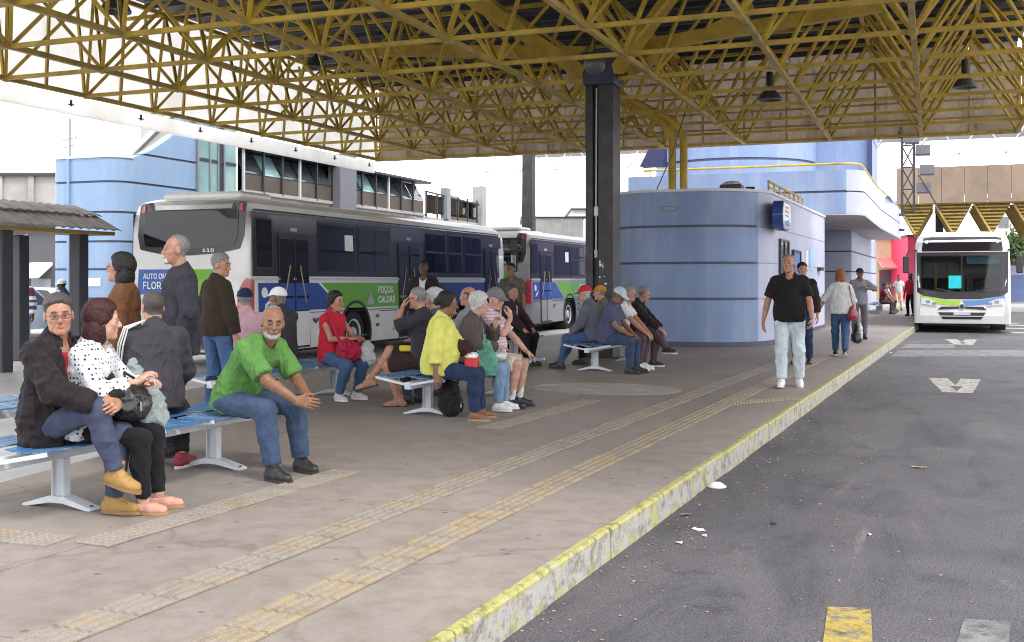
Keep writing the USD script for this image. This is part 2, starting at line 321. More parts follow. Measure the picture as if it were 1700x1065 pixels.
tan_panel = usdkit.material(stage, '/World/Looks/tan_panel', {
    'g': ('geometry', {}), 'n': ('noise_texture', {'scale': 0.9, 'detail': 8.0, 'roughness': 0.7}), 'mp': ('mapping', {'scale': (3.0, 3.0, 0.7)}), 'n2': ('noise_texture', {'scale': 2.6, 'detail': 7.0, 'roughness': 0.75}),
    'r': ('rgb_ramp', {'ramp': [(0.3, (0.46, 0.39, 0.32)), (0.6, (0.64, 0.57, 0.49))]}), 'r2': ('rgb_ramp', {'ramp': [(0.33, (0.35, 0.33, 0.33)), (0.45, (0.9, 0.9, 0.9)), (0.6, (1, 1, 1))]}),
    'm': ('mix_color', {'blend_type': 'multiply', 'fac': 1.0}), 'p': ('diffuse_bsdf', {}), 't': ('translucent_bsdf', {}), 'mx': ('mix_closure', {'fac': 0.48})},
    [('g.position', 'n.vector'), ('g.position', 'mp.vector'), ('mp.vector', 'n2.vector'), ('n.fac', 'r.fac'), ('n2.fac', 'r2.fac'), ('r.color', 'm.a'), ('r2.color', 'm.b'), ('m.result', 'p.color'), ('m.result', 't.color'), ('p.BSDF', 'mx.closure1'), ('t.BSDF', 'mx.closure2')], surface='mx.closure')
clear_panel = usdkit.material(stage, '/World/Looks/translucent_panel', {
    'g': ('geometry', {}), 'n': ('noise_texture', {'scale': 1.2, 'detail': 5.0}), 'r': ('rgb_ramp', {'ramp': [(0.3, (0.82, 0.80, 0.77)), (0.7, (0.93, 0.92, 0.9))]}),
    't': ('translucent_bsdf', {}), 'd': ('diffuse_bsdf', {}), 'm': ('mix_closure', {'fac': 0.22})},
    [('g.position', 'n.vector'), ('n.fac', 'r.fac'), ('r.color', 't.color'), ('r.color', 'd.color'), ('t.BSDF', 'm.closure1'), ('d.BSDF', 'm.closure2')], surface='m.closure')
# ================================================================ ground, road, lanes
RZ = -0.22                                              # left lane and everything beyond; the right-hand road lies a little higher
RR = -0.175
def sheet(poly, z):
    if not hasattr(poly, 'exterior'): poly = Polygon(poly)
    v, f = trimesh.creation.triangulate_polygon(poly, engine='earcut')
    v = np.c_[v, np.full(len(v), z)]
    n = np.cross(v[f[:, 1]] - v[f[:, 0]], v[f[:, 2]] - v[f[:, 0]])[:, 2]
    f = np.where(n[:, None] < 0, f[:, ::-1], f)
    return v, f
far_ground = paint('far_ground', (0.32, 0.31, 0.30), rough=0.8, var=0.15, scale=0.1)
struct('ground', sheet([(-1500, -400), (1500, -400), (1500, 2500), (-1500, 2500)], RZ - 0.012), far_ground, label='pale paved ground stretching away beyond the terminal', cat='ground')
KS = 0.0399                                             # the kerb drifts this much in X per metre
kx = lambda y: -1.81 + KS * (y - 3.85)
struct('road', sheet([(kx(-20), -20), (kx(62), 62), (9.5, 62), (9.5, -20)], RR), asphalt, label='dark worn asphalt bus lane to the right of the platform', cat='road')
struct('bus_lane', sheet([(-30, -12), (-5, -12), (-5, 62), (-30, 62)], RZ), lane_concrete, label='pale concrete bus lane to the left of the platform', cat='road')

# platform in slabs with open joints
left_edge = [(-6.1, -12), (-6.1, 5.7), (-6.3, 7.0), (-7.7, 8.7), (-8.9, 10.5), (-9.4, 14), (-9.4, 62)]
kw = 0.048
plat = Polygon(left_edge + [(kx(62) - kw, 62), (kx(-12) - kw, -12)])
P = thing('platform', 'stained concrete boarding platform crossed by tactile strips', 'platform', kind='structure')
part(P, 'platform_core', prism(plat, -0.6, -0.012), concrete)
xs = [-9.6, -7.2, -5.9, -4.3, -1.0]
ys = [-12, 0.4, 3.3, 6.1, 8.7, 11.6, 14.4, 17.5, 20.6, 24, 28, 33, 40, 50, 62]
for i in range(len(xs) - 1):
    for j in range(len(ys) - 1):
        a, b = xs[i], xs[i + 1]
        cell = Polygon([(a + KS * ys[j] * .3, ys[j]), (b + KS * ys[j] * .3, ys[j]), (b + KS * ys[j + 1] * .3, ys[j + 1]), (a + KS * ys[j + 1] * .3, ys[j + 1])]).buffer(-0.0035)
        c = cell.intersection(plat)
        if c.is_empty or c.area < 0.05 or c.geom_type != 'Polygon': continue
        part(P, 'slab', prism(c, -0.0115, RNG.uniform(-0.001, 0.001)), concrete)
# kerb stones
K = thing('kerb', 'kerb of concrete stones with flaking yellow paint along the platform', 'kerb', kind='structure')
krot = -math.atan(KS)
y = -6.0
while y < 62:
    ln = 1.0
    if y > 36: ln = 4.0
    prof = [(-kw, -0.5), (0.004, -0.5), (0.006, RR), (0.004, -0.012), (-0.008, 0.004), (-kw, 0.004)]
    m = prism_y(prof, 0.004, ln - 0.004)
    part(K, 'kerb_stone', moved(m, (kx(y) + RNG.uniform(-.006, .006), y, RNG.uniform(-.004, .003)), krot), kerb_paint)
    y += ln

# tactile strips
def bar_tile(w=0.25, n=4, h=0.006):
    ms = [bx(-w / 2 + .002, w / 2 - .002, -w / 2 + .002, w / 2 - .002, -0.003, 0.003)]
    for k in range(n):
        cx = -w / 2 + w * (k + .5) / n
        q = [(cx - .019, 0.003), (cx + .019, 0.003), (cx + .012, 0.003 + h), (cx - .012, 0.003 + h)]
        ms.append(prism_y(q, -w / 2 + .012, w / 2 - .012))
    return cat_m(ms)
def dot_tile(w=0.25, n=5, h=0.006):
    ms = [bx(-w / 2 + .002, w / 2 - .002, -w / 2 + .002, w / 2 - .002, -0.003, 0.003)]
    for a in range(n):
        for b in range(n):
            cx, cy = -w / 2 + w * (a + .5) / n, -w / 2 + w * (b + .5) / n
            r, r2 = 0.016, 0.010
            v = [(cx + r * q[0], cy + r * q[1], 0.003) for q in ((-1, -1), (1, -1), (1, 1), (-1, 1))] + [(cx + r2 * q[0], cy + r2 * q[1], 0.003 + h) for q in ((-1, -1), (1, -1), (1, 1), (-1, 1))]
            ms.append((np.array(v), _BF[2:]))
    return cat_m(ms)
BT, DT = bar_tile(), dot_tile()
def strip(p0, p1, tile, mat, label, name='tactile_strip', w=0.25, cross=0):
    T = thing(name, label, 'tactile paving', kind='structure')
    p0, p1 = np.array(p0), np.array(p1)
    d = (p1 - p0) / np.linalg.norm(p1 - p0); L = np.linalg.norm(p1 - p0)
    rz = math.atan2(d[1], d[0]) - PI / 2
    for k in range(int(L / w)):
        c = p0 + d * (k + .5) * w
        t = tile if not callable(tile) else tile(k)
        part(T, 'tile', moved(t, (c[0], c[1], 0.0045 + RNG.uniform(-.0012, .001)), rz + RNG.uniform(-.01, .01)), mat)
    return T
og = on_ground
def along(p, q, y):
    t = (y - p[1]) / (q[1] - p[1])
    return p[0] + t * (q[0] - p[0]), y
A0, A1 = og(612, 860), og(1118, 668)
B0, B1 = og(622, 945), og(1222, 661)
strip(along(A0, A1, 2.2), along(A0, A1, 22), BT, tactile_m2, 'worn beige ribbed tactile strip, the one farther from the kerb')
strip(along(B0, B1, 2.2), along(B0, B1, 22), BT, tactile_m, 'beige ribbed tactile strip running nearest the yellow kerb')
strip(og(150, 905), og(600, 775), DT, tactile_m2, 'beige studded tactile strip in front of the nearest bench')
strip(og(-20, 888), og(165, 905), DT, tactile_m2, 'short studded tactile strip at the lower left of the platform')
strip(og(810, 712), og(990, 662), DT, tactile_m2, 'studded tactile strip in front of the bench with the woman in yellow')
strip(og(1190, 672), og(1330, 660), DT, tactile_m, 'short studded tactile strip crossing to the kerb by the walking man')
# road paint
def road_sheet(name, poly, mat, label, z=RR + 0.004):
    struct(name, sheet(poly, z), mat, label=label, cat='road marking')
def letterA(cx, y0, y1, w0, w1):
    h = y1 - y0; t = 0.24
    outer = Polygon([(cx - w1 / 2, y1), (cx - w1 / 2 + t * 1.25, y1), (cx - w1 / 2 + t * 1.25 + .1, y0 + h * .5), (cx + w1 / 2 - t * 1.25 - .1, y0 + h * .5), (cx + w1 / 2 - t * 1.25, y1), (cx + w1 / 2, y1), (cx + w0 / 2, y0), (cx - w0 / 2, y0)])
    hole = Polygon([(cx - w0 * .24, y0 + h * .42), (cx + w0 * .24, y0 + h * .42), (cx, y0 + h * .1)])
    return outer.difference(hole)
road_sheet('road_letter', letterA(0.33, 16.7, 19.1, 0.40, 0.80), road_white, 'large pale letter A painted on the asphalt, the nearer one')
road_sheet('road_letter', letterA(0.72, 29.3, 32.0, 0.42, 0.82), road_white, 'small far letter A painted on the road before the bus')
ya, yb, yc, yd = og(1374, 1008, RR), og(1446, 1010, RR), og(1450, 1100, RR), og(1362, 1100, RR)
road_sheet('road_mark', [ya, yb, yc, yd], road_yellow, 'worn yellow painted block on the asphalt in the foreground')
wa, wb, wc, wd = og(1600, 1028, RR), og(1678, 1033, RR), og(1672, 1110, RR), og(1575, 1110, RR)
road_sheet('road_mark', [wa, wb, wc, wd], road_faded, 'faded white painted block at the lower right of the road')
road_sheet('road_mark', [og(1478, 592, RR), og(1760, 592, RR), og(1760, 581, RR), og(1492, 581, RR)], road_faded, 'wide faded white stripe across the road before the bus')
road_sheet('road_mark', [og(1494, 578, RR), og(1585, 578, RR), og(1585, 571, RR), og(1506, 571, RR)], road_faded, 'short faded white stripe by the kerb before the bus')
for k, (u, v) in enumerate(((1675, 537), (1686, 545), (1697, 552), (1690, 540))):
    a = og(u, v, RR)
    road_sheet('road_mark', [(a[0] - .3, a[1] - .5), (a[0] + .3, a[1] - .5), (a[0] + .3, a[1] + .5), (a[0] - .3, a[1] + .5)], road_white, None)
for k, t in enumerate(('first', 'second', 'third', 'fourth')):
    tag('/World/road_mark_%03d' % (4 + k), 'small white dash on the road right of the oncoming bus, %s of four' % t)
# floor picture, faded
fs = usdkit.material(stage, '/World/Looks/faded_floor_print', {'g': ('geometry', {}), 'n': ('noise_texture', {'scale': 2.2, 'detail': 2.0}), 'r': ('rgb_ramp', {'ramp': [(0.3, (0.24, 0.26, 0.36)), (0.42, (0.33, 0.31, 0.25)), (0.5, (0.34, 0.22, 0.2)), (0.58, (0.25, 0.33, 0.29)), (0.7, (0.45, 0.44, 0.41))]}),
    'n2': ('noise_texture', {'scale': 14.0, 'detail': 7.0, 'roughness': 0.7}), 'r2': ('rgb_ramp', {'ramp': [(0.42, (0, 0, 0)), (0.58, (1, 1, 1))]}), 'm': ('mix_color', {'a': (0.25, 0.225, 0.21)}), 'p': ('principled_bsdf', {'roughness': 0.7})},
    [('g.position', 'n.vector'), ('n.fac', 'r.fac'), ('g.position', 'n2.vector'), ('n2.fac', 'r2.fac'), ('r2.color', 'm.fac'), ('r.color', 'm.b'), ('m.result', 'p.base_color')], surface='p.BSDF')
c0 = og(1005, 645)
el = np.array([(c0[0] + 1.0 * math.cos(t), c0[1] + 0.75 * math.sin(t)) for t in np.linspace(0, 2 * PI, 40)[:-1]])
struct('floor_print', prism(el, -0.004, 0.004), fs, label='faded coloured oval painted on the platform near the far bench', cat='floor marking')

# ================================================================ canopy: double-layer steel grid
NX, NY, MX, MY = 8, 12, 2.247, 2.06
CX0, CY1, ZB, ZT = -16.0, 29.75, 5.17, 6.95
bn = lambda i, j: (CX0 + i * MX, CY1 - j * MY, ZB)
tn = lambda i, j: (CX0 + (i + .5) * MX, CY1 - (j + .5) * MY, ZT)
R = thing('station_canopy', 'yellow steel space-frame canopy roofing the whole platform', 'canopy')
for i in range(NX + 1):
    part(R, 'bottom_chord', beam(bn(i, 0), bn(i, NY), 0.085, 0.085), yellow_dirty)
for j in range(NY + 1):
    part(R, 'bottom_chord', beam((bn(0, j)[0], bn(0, j)[1], ZB + .003), (bn(NX, j)[0], bn(NX, j)[1], ZB + .003), 0.07, 0.07), yellow_steel)
for i in range(NX):
    part(R, 'top_chord', beam((tn(i, 0)[0], CY1 - .1, ZT), tn(i, NY - 1), 0.08, 0.08), yellow_steel)
for j in range(NY):
    part(R, 'top_chord', beam((CX0 + .1, tn(0, j)[1], ZT + .003), (CX0 + NX * MX - .1, tn(0, j)[1], ZT + .003), 0.07, 0.07), yellow_steel)
diag, rest = [], []
for i in range(NX):
    for j in range(NY):
        for a in (0, 1):
            for b in (0, 1):
                m = beam(bn(i + a, j + b), tn(i, j), 0.058, 0.058)
                (diag if j < 9 else rest).append(m)
for m in diag[:288]: part(R, 'diagonal', m, yellow_steel)
p_ = part(R, 'diagonals_beyond', cat_m(diag[288:] + rest), yellow_steel)
tag(p_, kind='stuff')
for i in range(NX + 1):
    for j in range(8):
        x, y, z = bn(i, j)
        v, f = lathe([(0.0, -.075), (.075, -.05), (.09, 0), (.075, .05), (0, .075)], 8, (x, y, z))
        part(R, 'node', (v, f), yellow_dirty)
# edge posts and rails carrying the side cladding
xl, xr, yf = CX0 - .05, CX0 + NX * MX + .05, CY1 + .05
for j in range(0, 2 * NY):
    yy = CY1 - j * MY / 2
    part(R, 'edge_post', beam((xl, yy, ZB), (xl + (0.35 if j % 2 else 0.0), yy - .25, 7.25), 0.05, 0.05), yellow_steel)
    if j < 14: part(R, 'edge_post', beam((xr, yy, ZB), (xr, yy, 7.25), 0.05, 0.05), yellow_steel)
for i in range(0, 2 * NX + 1):
    xx = CX0 + i * MX / 2
    part(R, 'edge_post', beam((xx, yf - .1, ZB), (xx, yf - .1, 7.25), 0.05, 0.05), yellow_dirty)
for z in (5.55, 6.0, 6.45, 6.9):
    part(R, 'cladding_rail', beam((CX0, yf - .12, z), (CX0 + NX * MX, yf - .12, z), 0.05, 0.045), yellow_dirty)
    part(R, 'cladding_rail', beam((xr - .02, CY1, z), (xr - .02, 6, z), 0.05, 0.045), yellow_dirty)
# cladding panels
for i in range(2 * NX):
    a = CX0 + i * MX / 2
    part(R, 'end_panel', bx(a + .006, a + MX / 2 - .006, yf, yf + .03, ZB - .06, 7.5), tan_panel)
for j in range(2 * NY):
    b = CY1 - j * MY / 2
    part(R, 'side_panel', bx(xl - .06, xl - .05, b - MY / 2 + .004, b - .004, ZB - .02, 7.5), clear_panel)
    part(R, 'side_panel', bx(xr + .05, xr + .06, b - MY / 2 + .004, b - .004, ZB - .02, 7.5), clear_panel)
part(R, 'gutter', bx(xl - .16, xl - .10, CY1 - NY * MY, CY1 + .1, ZB - .40, ZB - .06), clear_panel)
for j in range(NY):
    yy = CY1 - j * MY - .35
    part(R, 'gutter_bracket', cat_m([bx(xl - .1, xl - .05, yy, yy + .12, ZB - .22, ZB - .2), bx(xl - .09, xl - .06, yy + .04, yy + .07, ZB - .24, ZB - .12)]), dark_metal)
part(R, 'roof_deck', bx(xl - .06, xr + .06, CY1 - NY * MY - .1, yf + .03, 7.5, 7.58), deck_dark)
for k in range(24):
    yy = CY1 - .3 - k * 1.03
    part(R, 'purlin', beam((CX0, yy, 7.4), (CX0 + NX * MX, yy, 7.4), 0.07, 0.12), deck_dark)
# column with branching head
COLX, COLY = -5.74, 19.5
C = thing('canopy_column', 'tall dark brown steel column with a white conduit under the yellow canopy', 'column', (COLX, COLY, 0), 0)
part(C, 'shaft', rbx(-.265, -.13, -.25, .25, 0.0, 5.05, .012), column_m)
part(C, 'shaft', rbx(-.02, .265, -.25, .25, 0.0, 5.05, .012), column_m)
part(C, 'web', bx(-.13, -.02, -.12, .2, 0.0, 5.05), dark_metal)
part(C, 'conduit', tube([(-.085, -.16, 1.95), (-.085, -.16, 3.4), (-.075, -.16, 5.0)], .016, 8), white_plastic)
part(C, 'switch_box', rbx(-.12, -.03, -.2, -.12, 2.62, 2.8, .01), white_plastic)
part(C, 'switch_box', rbx(-.12, -.05, -.19, -.12, 1.85, 2.0, .01), pale_metal)
for k in range(9):
    a, b = RNG.uniform(-.12, .12), RNG.uniform(1.25, 1.75); w_, h_ = RNG.uniform(.015, .05), RNG.uniform(.02, .08)
    part(C, 'paper_scrap', bx(a, a + w_, -.2545, -.251, b, b + h_), white_plastic) if not -.14 < a < -.02 else part(C, 'paper_scrap', bx(a, a + w_ * .5, -.1245, -.121, b, b + h_), white_plastic)
part(C, 'base_plate', rbx(-.4, .4, -.36, .36, 0.001, .02, .004), dark_metal)
part(C, 'head', prism_y([(-.28, 5.05), (.28, 5.05), (.3, 5.12), (.34, 5.66), (-.34, 5.66), (-.3, 5.12)], -.29, .29), paint('head_blue', (.03, .04, .07)))
for sx in (-1, 1):
    for sy in (-1, 1):
        part(C, 'strut', beam((sx * .35, sy * .25, 5.3), (sx * 2.4, sy * 2.2, 6.8), .2, .2), yellow_steel)
for sx in (-1, 1):
    part(C, 'arm', beam((sx * .3, -.1, 5.68), (sx * 5.0, -.1, 6.1), .18, .22), yellow_steel)
# a far column under the next canopy
fx, fy, _z = xz_at(878, 300, 45)
C2 = thing('canopy_column', 'slimmer dark column rising behind the two parked buses', 'column', (fx, fy, RZ))
part(C2, 'shaft', prism_y([(-.25, 0), (.25, 0), (.21, 9), (-.21, 9)], -.2, .2), column_m)
part(C2, 'base_plate', rbx(-.5, .5, -.5, .5, 0.001, .05, .01), dark_metal)
# twin yellow down pipes standing on the kiosk roof
DP = thing('drain_pipes', 'pair of thick yellow pipes rising from the kiosk roof to the canopy', 'pipe')
for u in (1116, 1135):
    px, py, _z = xz_at(u, 300, 26.0)
    part(DP, 'pipe', tube([(px, py, 3.36), (px, py, 4.75), (px - .04, py, 4.95), (px - .25, py - .1, 5.25), (px - .9, py - .4, 5.6), (px - 2.2, py - 1.2, 6.3)], .095, 12), yellow_steel, True)
# lamps hanging in the canopy
lamp_m = paint('lamp_grey', (0.13, 0.13, 0.135), rough=0.35, metal=0.4)
lamp_in = paint('lamp_inside', (0.5, 0.5, 0.48), rough=0.4)
def bay_lamp(u, v, d, label, stem, glob=False):
    x, y, z = xz_at(u, v, d)
    L = thing('hanging_lamp', label, 'lamp', (x, y, z), group='bell lamps hanging in the canopy')
    part(L, 'reflector', lathe([(.05, .3), (.09, .26), (.13, .2), (.22, .1), (.27, 0.0), (.265, -.02), (.255, -.02), (.25, 0.0), (.2, .1), (.1, .2), (0, .22)], 20), lamp_m, 40)
    part(L, 'bulb', lathe([(0, .02), (.05, .05), (.06, .1), (.03, .2), (0, .2)], 12), lamp_in, True)
    part(L, 'ballast', lathe([(0, .62), (.07, .62), (.08, .58), (.08, .34), (.05, .3), (0, .3)], 14), dark_metal, 40)
    part(L, 'stem', tube([(0, 0, .6), (0, 0, stem)], .012, 6), lamp_m)
bay_lamp(1602, 144, 24.5, 'grey bell lamp hanging at the far right of the canopy', 1.7)
bay_lamp(1278, 165, 24.5, 'grey bell lamp hanging right of the central column', 1.5)
bay_lamp(524, 112, 27.5, 'dark bell lamp hanging over the rear of the near bus', 1.0)
bay_lamp(192, 18, 19.0, 'dark bell lamp hanging at the upper left of the canopy', 0.8)
x, y, z = xz_at(987, 105, 18.6)
GL = thing('globe_lamp', 'grey globe lamp beside the head of the central column', 'lamp', (x, y, z))
part(GL, 'globe', trimesh.creation.icosphere(3, .19), paint('globe_grey', (.09, .085, .08), rough=.35), True)
part(GL, 'stem', tube([(0, 0, .17), (0, 0, 1.0)], .015, 6), dark_metal)

# ================================================================ blue kiosk under the canopy
def arc(cx, cy, r, a0, a1, n=14):
    return [(cx + r * math.cos(math.radians(a)), cy + r * math.sin(math.radians(a))) for a in np.linspace(a0, a1, n)]
def banded(T, poly, z0, z1, grooves, mat, gw=.055, inset=.03):
    zs = [z0] + [z for g in grooves for z in (g - gw / 2, g + gw / 2)] + [z1]
    for k in range(0, len(zs) - 1, 2): part(T, 'wall_band', prism(poly, zs[k], zs[k + 1]), mat, 35)
    inner = Polygon(poly).buffer(-inset, join_style=1)
    for g in grooves: part(T, 'groove', prism(inner, g - gw / 2, g + gw / 2), groove_m, 35)
kio = [(-6.75, 24.3)] + arc(-5.75, 24.3, 1.0, 180, 270) + arc(-4.85, 24.8, 1.5, 270, 360, 20) + [(-3.08, 34.4), (-6.75, 34.4)]
kpoly = Polygon(kio).buffer(0)
KI = thing('kiosk', 'single-storey blue kiosk with rounded corner and dark grooves behind the column', 'kiosk')
kside = sbox(-4.1, 24.05, 0, 40)
banded(KI, list(kpoly.difference(kside).exterior.coords)[:-1], -0.02, 3.36, (1.03, 1.81, 2.61), blue_wall)
lilac_skylit = paint('lilac_skylit', (.43, .445, .56), rough=.6, var=.06, dirt=(.27, .31, .45), dirt_amt=.5, dirt_scale=.7)  # paler than the blue fronts: sky brightness on right-hand faces put into colour
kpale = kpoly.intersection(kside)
for z0, z1 in ((-.02, 1.015), (1.035, 1.80), (1.82, 2.60), (2.62, 3.36)): part(KI, 'side_wall', prism(kpale, z0, z1), lilac_skylit, 35)
for z0, z1 in ((1.015, 1.035), (1.80, 1.82), (2.60, 2.62)): part(KI, 'groove', prism(kpale.buffer(-.012), z0, z1), grey_render, 35)
part(KI, 'roof_slab', prism(kpoly.buffer(.03), 3.36, 3.42), white_render)
sx_ = lambda Y: -3.35 + .027 * (Y - 24.8)
def side_box(y0, y1, z0, z1, out0, out1):       # a box set on the kiosk's right-hand wall
    a, b = sx_(y0), sx_(y1)
    return prism([(a + out0, y0), (a + out1, y0), (b + out1, y1), (b + out0, y1)], z0, z1)
yk = lambda u: y_on_x(u, -3.3)
win_in = paint('shutter_blue', (0.08, 0.18, 0.42), rough=0.5)
pale_blue = paint('paper_blue', (0.3, 0.55, 0.75), rough=0.5)
Y0, Y1 = yk(1261) + 3.2, yk(1276) + 3.1
W1 = part(KI, 'window', side_box(Y0, Y1, 1.35, 2.35, .004, .03), glass_dark('kiosk_glass', (.05, .05, .055), .12))
W1f = cat_m([side_box(Y0 - .06, Y0, 1.3, 2.4, .004, .06), side_box(Y1, Y1 + .06, 1.3, 2.4, .004, .06), side_box(Y0, Y1, 1.3, 1.35, .004, .06), side_box(Y0, Y1, 2.35, 2.4, .004, .06), side_box((Y0 + Y1) / 2 - .03, (Y0 + Y1) / 2 + .03, 1.35, 2.35, .032, .055), side_box(Y0, Y1, 1.9, 1.94, .032, .055)])
part(W1, 'frame', W1f, dark_metal)
D0, D1 = yk(1279) + 3.6, yk(1288) + 3.9
Dr = part(KI, 'door', side_box(D0, D1, .02, 2.15, .004, .04), win_in)
part(Dr, 'frame', cat_m([side_box(D0 - .06, D0, .0, 2.2, .004, .07), side_box(D1, D1 + .06, .0, 2.2, .004, .07), side_box(D0, D1, 2.15, 2.2, .004, .07)]), dark_metal)
part(Dr, 'handle', side_box(D0 + .08, D0 + .12, 1.0, 1.14, .042, .08), pale_metal)
part(KI, 'notice', side_box(31.0, 31.7, 1.72, 2.3, .004, .02), pale_blue)
part(KI, 'notice', side_box(30.2, 30.6, 1.75, 2.25, .004, .02), white_plastic)
part(KI, 'notice_board', side_box(32.6, 33.3, 1.72, 1.82, .004, .12), dark_metal)
part(KI, 'vent', rbx(-5.5, -5.2, 23.26, 23.3, 2.95, 3.05, .01), grey_metal)
part(KI, 'plinth', prism(kpoly.buffer(.02).difference(kpoly.buffer(-.05)), 0.003, .10), groove_m, 35)
part(KI, 'cable', tube([(-5.9, 24.2, 3.4), (-5.6, 24.6, 4.3), (-5.3, 25.5, 6.0)], .012, 5), dark_metal)
# sign on the kiosk wall
S = thing('kiosk_sign', 'rounded blue and white sign box with red lettering on the kiosk wall', 'sign')
sgY0, sgY1 = 23.95, 25.35
rs = [(y_, z_) for y_, z_ in rrect(sgY0, sgY1, 2.55, 3.18, .3).exterior.coords[:-1]]
xs0 = -3.36
part(S, 'case', prism_x(rs, xs0 + .12, xs0 + .34), paint('sign_blue', (.03, .07, .25), rough=.3))
rs2 = [(y_, z_) for y_, z_ in rrect(sgY0 + .05, sgY1 - .05, 2.6, 3.13, .25).exterior.coords[:-1]]
for z in (2.72, 3.0): part(S, 'bracket', beam((xs0 - .3, sgY0 + .7, z), (xs0 + .14, sgY0 + .7, z), .05, .05), dark_metal)
part(S, 'face', prism_x(rs2, xs0 + .34, xs0 + .352), white_plastic)
smear = paint('sign_faded_red', (.5, .3, .3), var=.3, scale=20)
for r_ in range(3):
    yq = sgY0 + .35
    while yq < sgY1 - .45:
        wq = RNG.uniform(.05, .14)
        part(S, 'faded_stroke', bx(xs0 + .353, xs0 + .357, yq, yq + wq, 3.02 - r_ * .09, 3.02 - r_ * .09 + RNG.uniform(.03, .06)), smear)
        yq += wq + RNG.uniform(.02, .05)
part(S, 'wave', prism_x([(sgY0 + .3, 2.62), (sgY1 - .3, 2.62), (sgY1 - .2, 2.70), (sgY1 - .5, 2.79), (sgY0 + .6, 2.74), (sgY0 + .22, 2.73)], xs0 + .353, xs0 + .357), paint('sign_wave', (.08, .2, .5)))
# roof fittings
HR = thing('roof_handrail', 'low yellow handrail along the kiosk roof above the sign', 'handrail')
pts = [(sx_(y_) - .12, y_, 3.68) for y_ in np.linspace(25.0, 30.5, 8)]
part(HR, 'rail', tube(pts, .03, 8), yellow_steel)
part(HR, 'rail', tube([(a, b, 3.55) for a, b, c in pts], .02, 8), yellow_steel)
for a, b, c in pts: part(HR, 'post', tube([(a, b, 3.42), (a, b, 3.67)], .022, 6), yellow_steel)
TK = thing('roof_tank', 'small dark tank with domed lid on the kiosk roof', 'tank', (-4.15, 24.2, 3.42))
part(TK, 'body', rbx(-.24, .24, -.2, .2, 0, .13, .02), dark_metal)
part(TK, 'lid', lathe([(.22, .13), (.21, .16), (.15, .2), (0, .22)], 16), pale_metal, True)
part(TK, 'pipe', tube([(.3, 0, .05), (.5, 0, .05)], .03, 6), dark_metal)

# ================================================================ upper blue building behind the kiosk
UB = thing('terminal_building', 'two-storey blue terminal building with curved balcony and round tower', 'building')
bal = [(-9.3, 34.5)] + arc(-2.75, 35.3, .8, 270, 360, 12) + [(-1.85, 44), (-1.42, 55.5), (-3.2, 56), (-9.3, 56)]
bpoly = Polygon(bal); bpale = sbox(-2.45, 34, 0, 60)
banded(UB, list(bpoly.difference(bpale).exterior.coords)[:-1], 3.47, 4.82, (4.16,), blue_wall, .07)
banded(UB, list(bpoly.intersection(bpale).exterior.coords)[:-1], 3.47, 4.82, (4.16,), lilac_skylit, .04)  # right-hand part of the balcony takes the sky-brightened wall colour
part(UB, 'soffit', prism(Polygon(bal).buffer(-.01), 3.44, 3.468), white_render)
part(UB, 'fin', prism_x([(46, 4.82), (55.4, 4.82), (55.4, 5.3), (52, 5.0)], -1.9, -1.6), blue_wall)
for z in (3.8, 4.5): part(UB, 'spout', tube([(-1.45, 53.5, z), (-1.2, 53.5, z)], .06, 8), dark_metal)
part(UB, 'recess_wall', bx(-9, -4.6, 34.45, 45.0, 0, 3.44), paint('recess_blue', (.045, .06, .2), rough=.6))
banded(UB, [(-9, 45.0), (-3.0, 45.0), (-2.75, 60), (-9, 60)], -.02, 3.43, (1.0, 1.8, 2.6), lilac_skylit)
drum = arc(-6.8, 40.3, 2.9, 0, 350, 36)
banded(UB, drum, 4.8, 11, (5.62, 6.5, 7.4), blue_wall, .09)
banded(UB, [(-4.0, 40.6), (-2.15, 40.6), (-2.15, 48), (-4.0, 48)], 4.8, 11, (6.9,), blue_wall, .07)
part(UB, 'corner_post', bx(-2.16, -2.0, 40.45, 40.62, 4.82, 11), paint('navy', (.03, .04, .12)))
rail = [(-8.8, 34.65), (-2.8, 34.65)] + arc(-2.75, 35.35, .7, 275, 355, 8) + [(-1.95, 44), (-1.7, 50)]
part(UB, 'railing', tube([(a, b, 5.02) for a, b in rail], .035, 8), yellow_steel)
for k in range(7):
    part(UB, 'rail_post', tube([(-8.6 + k * .97, 34.65, 4.82), (-8.6 + k * .97, 34.65, 5.02)], .025, 6), yellow_steel)
bx0, by0, _z = xz_at(1085, 262, 38)
part(UB, 'awning', prism_y([(bx0 - .5, 5.45), (bx0 + .35, 5.45), (bx0 + .35, 6.6), (bx0 + .1, 6.6)], by0, by0 + .6), paint('awning_navy', (.02, .025, .08)))
SL = thing('steel_lattice', 'black steel lattice with boxes beside the blue terminal building', 'lattice tower', (-1.15, 58, 3.4))
for a in (-.28, .28):
    for b in (-.28, .28): part(SL, 'leg', beam((a, b, 1.45), (a, b, 6), .1, .1), dark_metal)
for k in range(4):
    z = 1.5 + k * 1.1
    part(SL, 'brace', beam((-.28, -.28, z), (.28, -.28, z + 1.1), .06, .06), dark_metal)
    part(SL, 'brace', beam((.28, .28, z), (-.28, .28, z + 1.1), .06, .06), dark_metal)
    part(SL, 'rung', beam((-.28, -.28, z), (.28, -.28, z), .06, .06), dark_metal)
for k, (a, z) in enumerate(((.75, 2.4), (.9, 3.3), (.7, 4.3), (.2, 4.9))):
    part(SL, 'unit', rbx(a - .35, a + .35, -.4, .2, z, z + .5, .04), lamp_m)
part(SL, 'stay', beam((.5, -.4, 3.3), (1.5, -.4, 1.5), .07, .07), dark_metal)
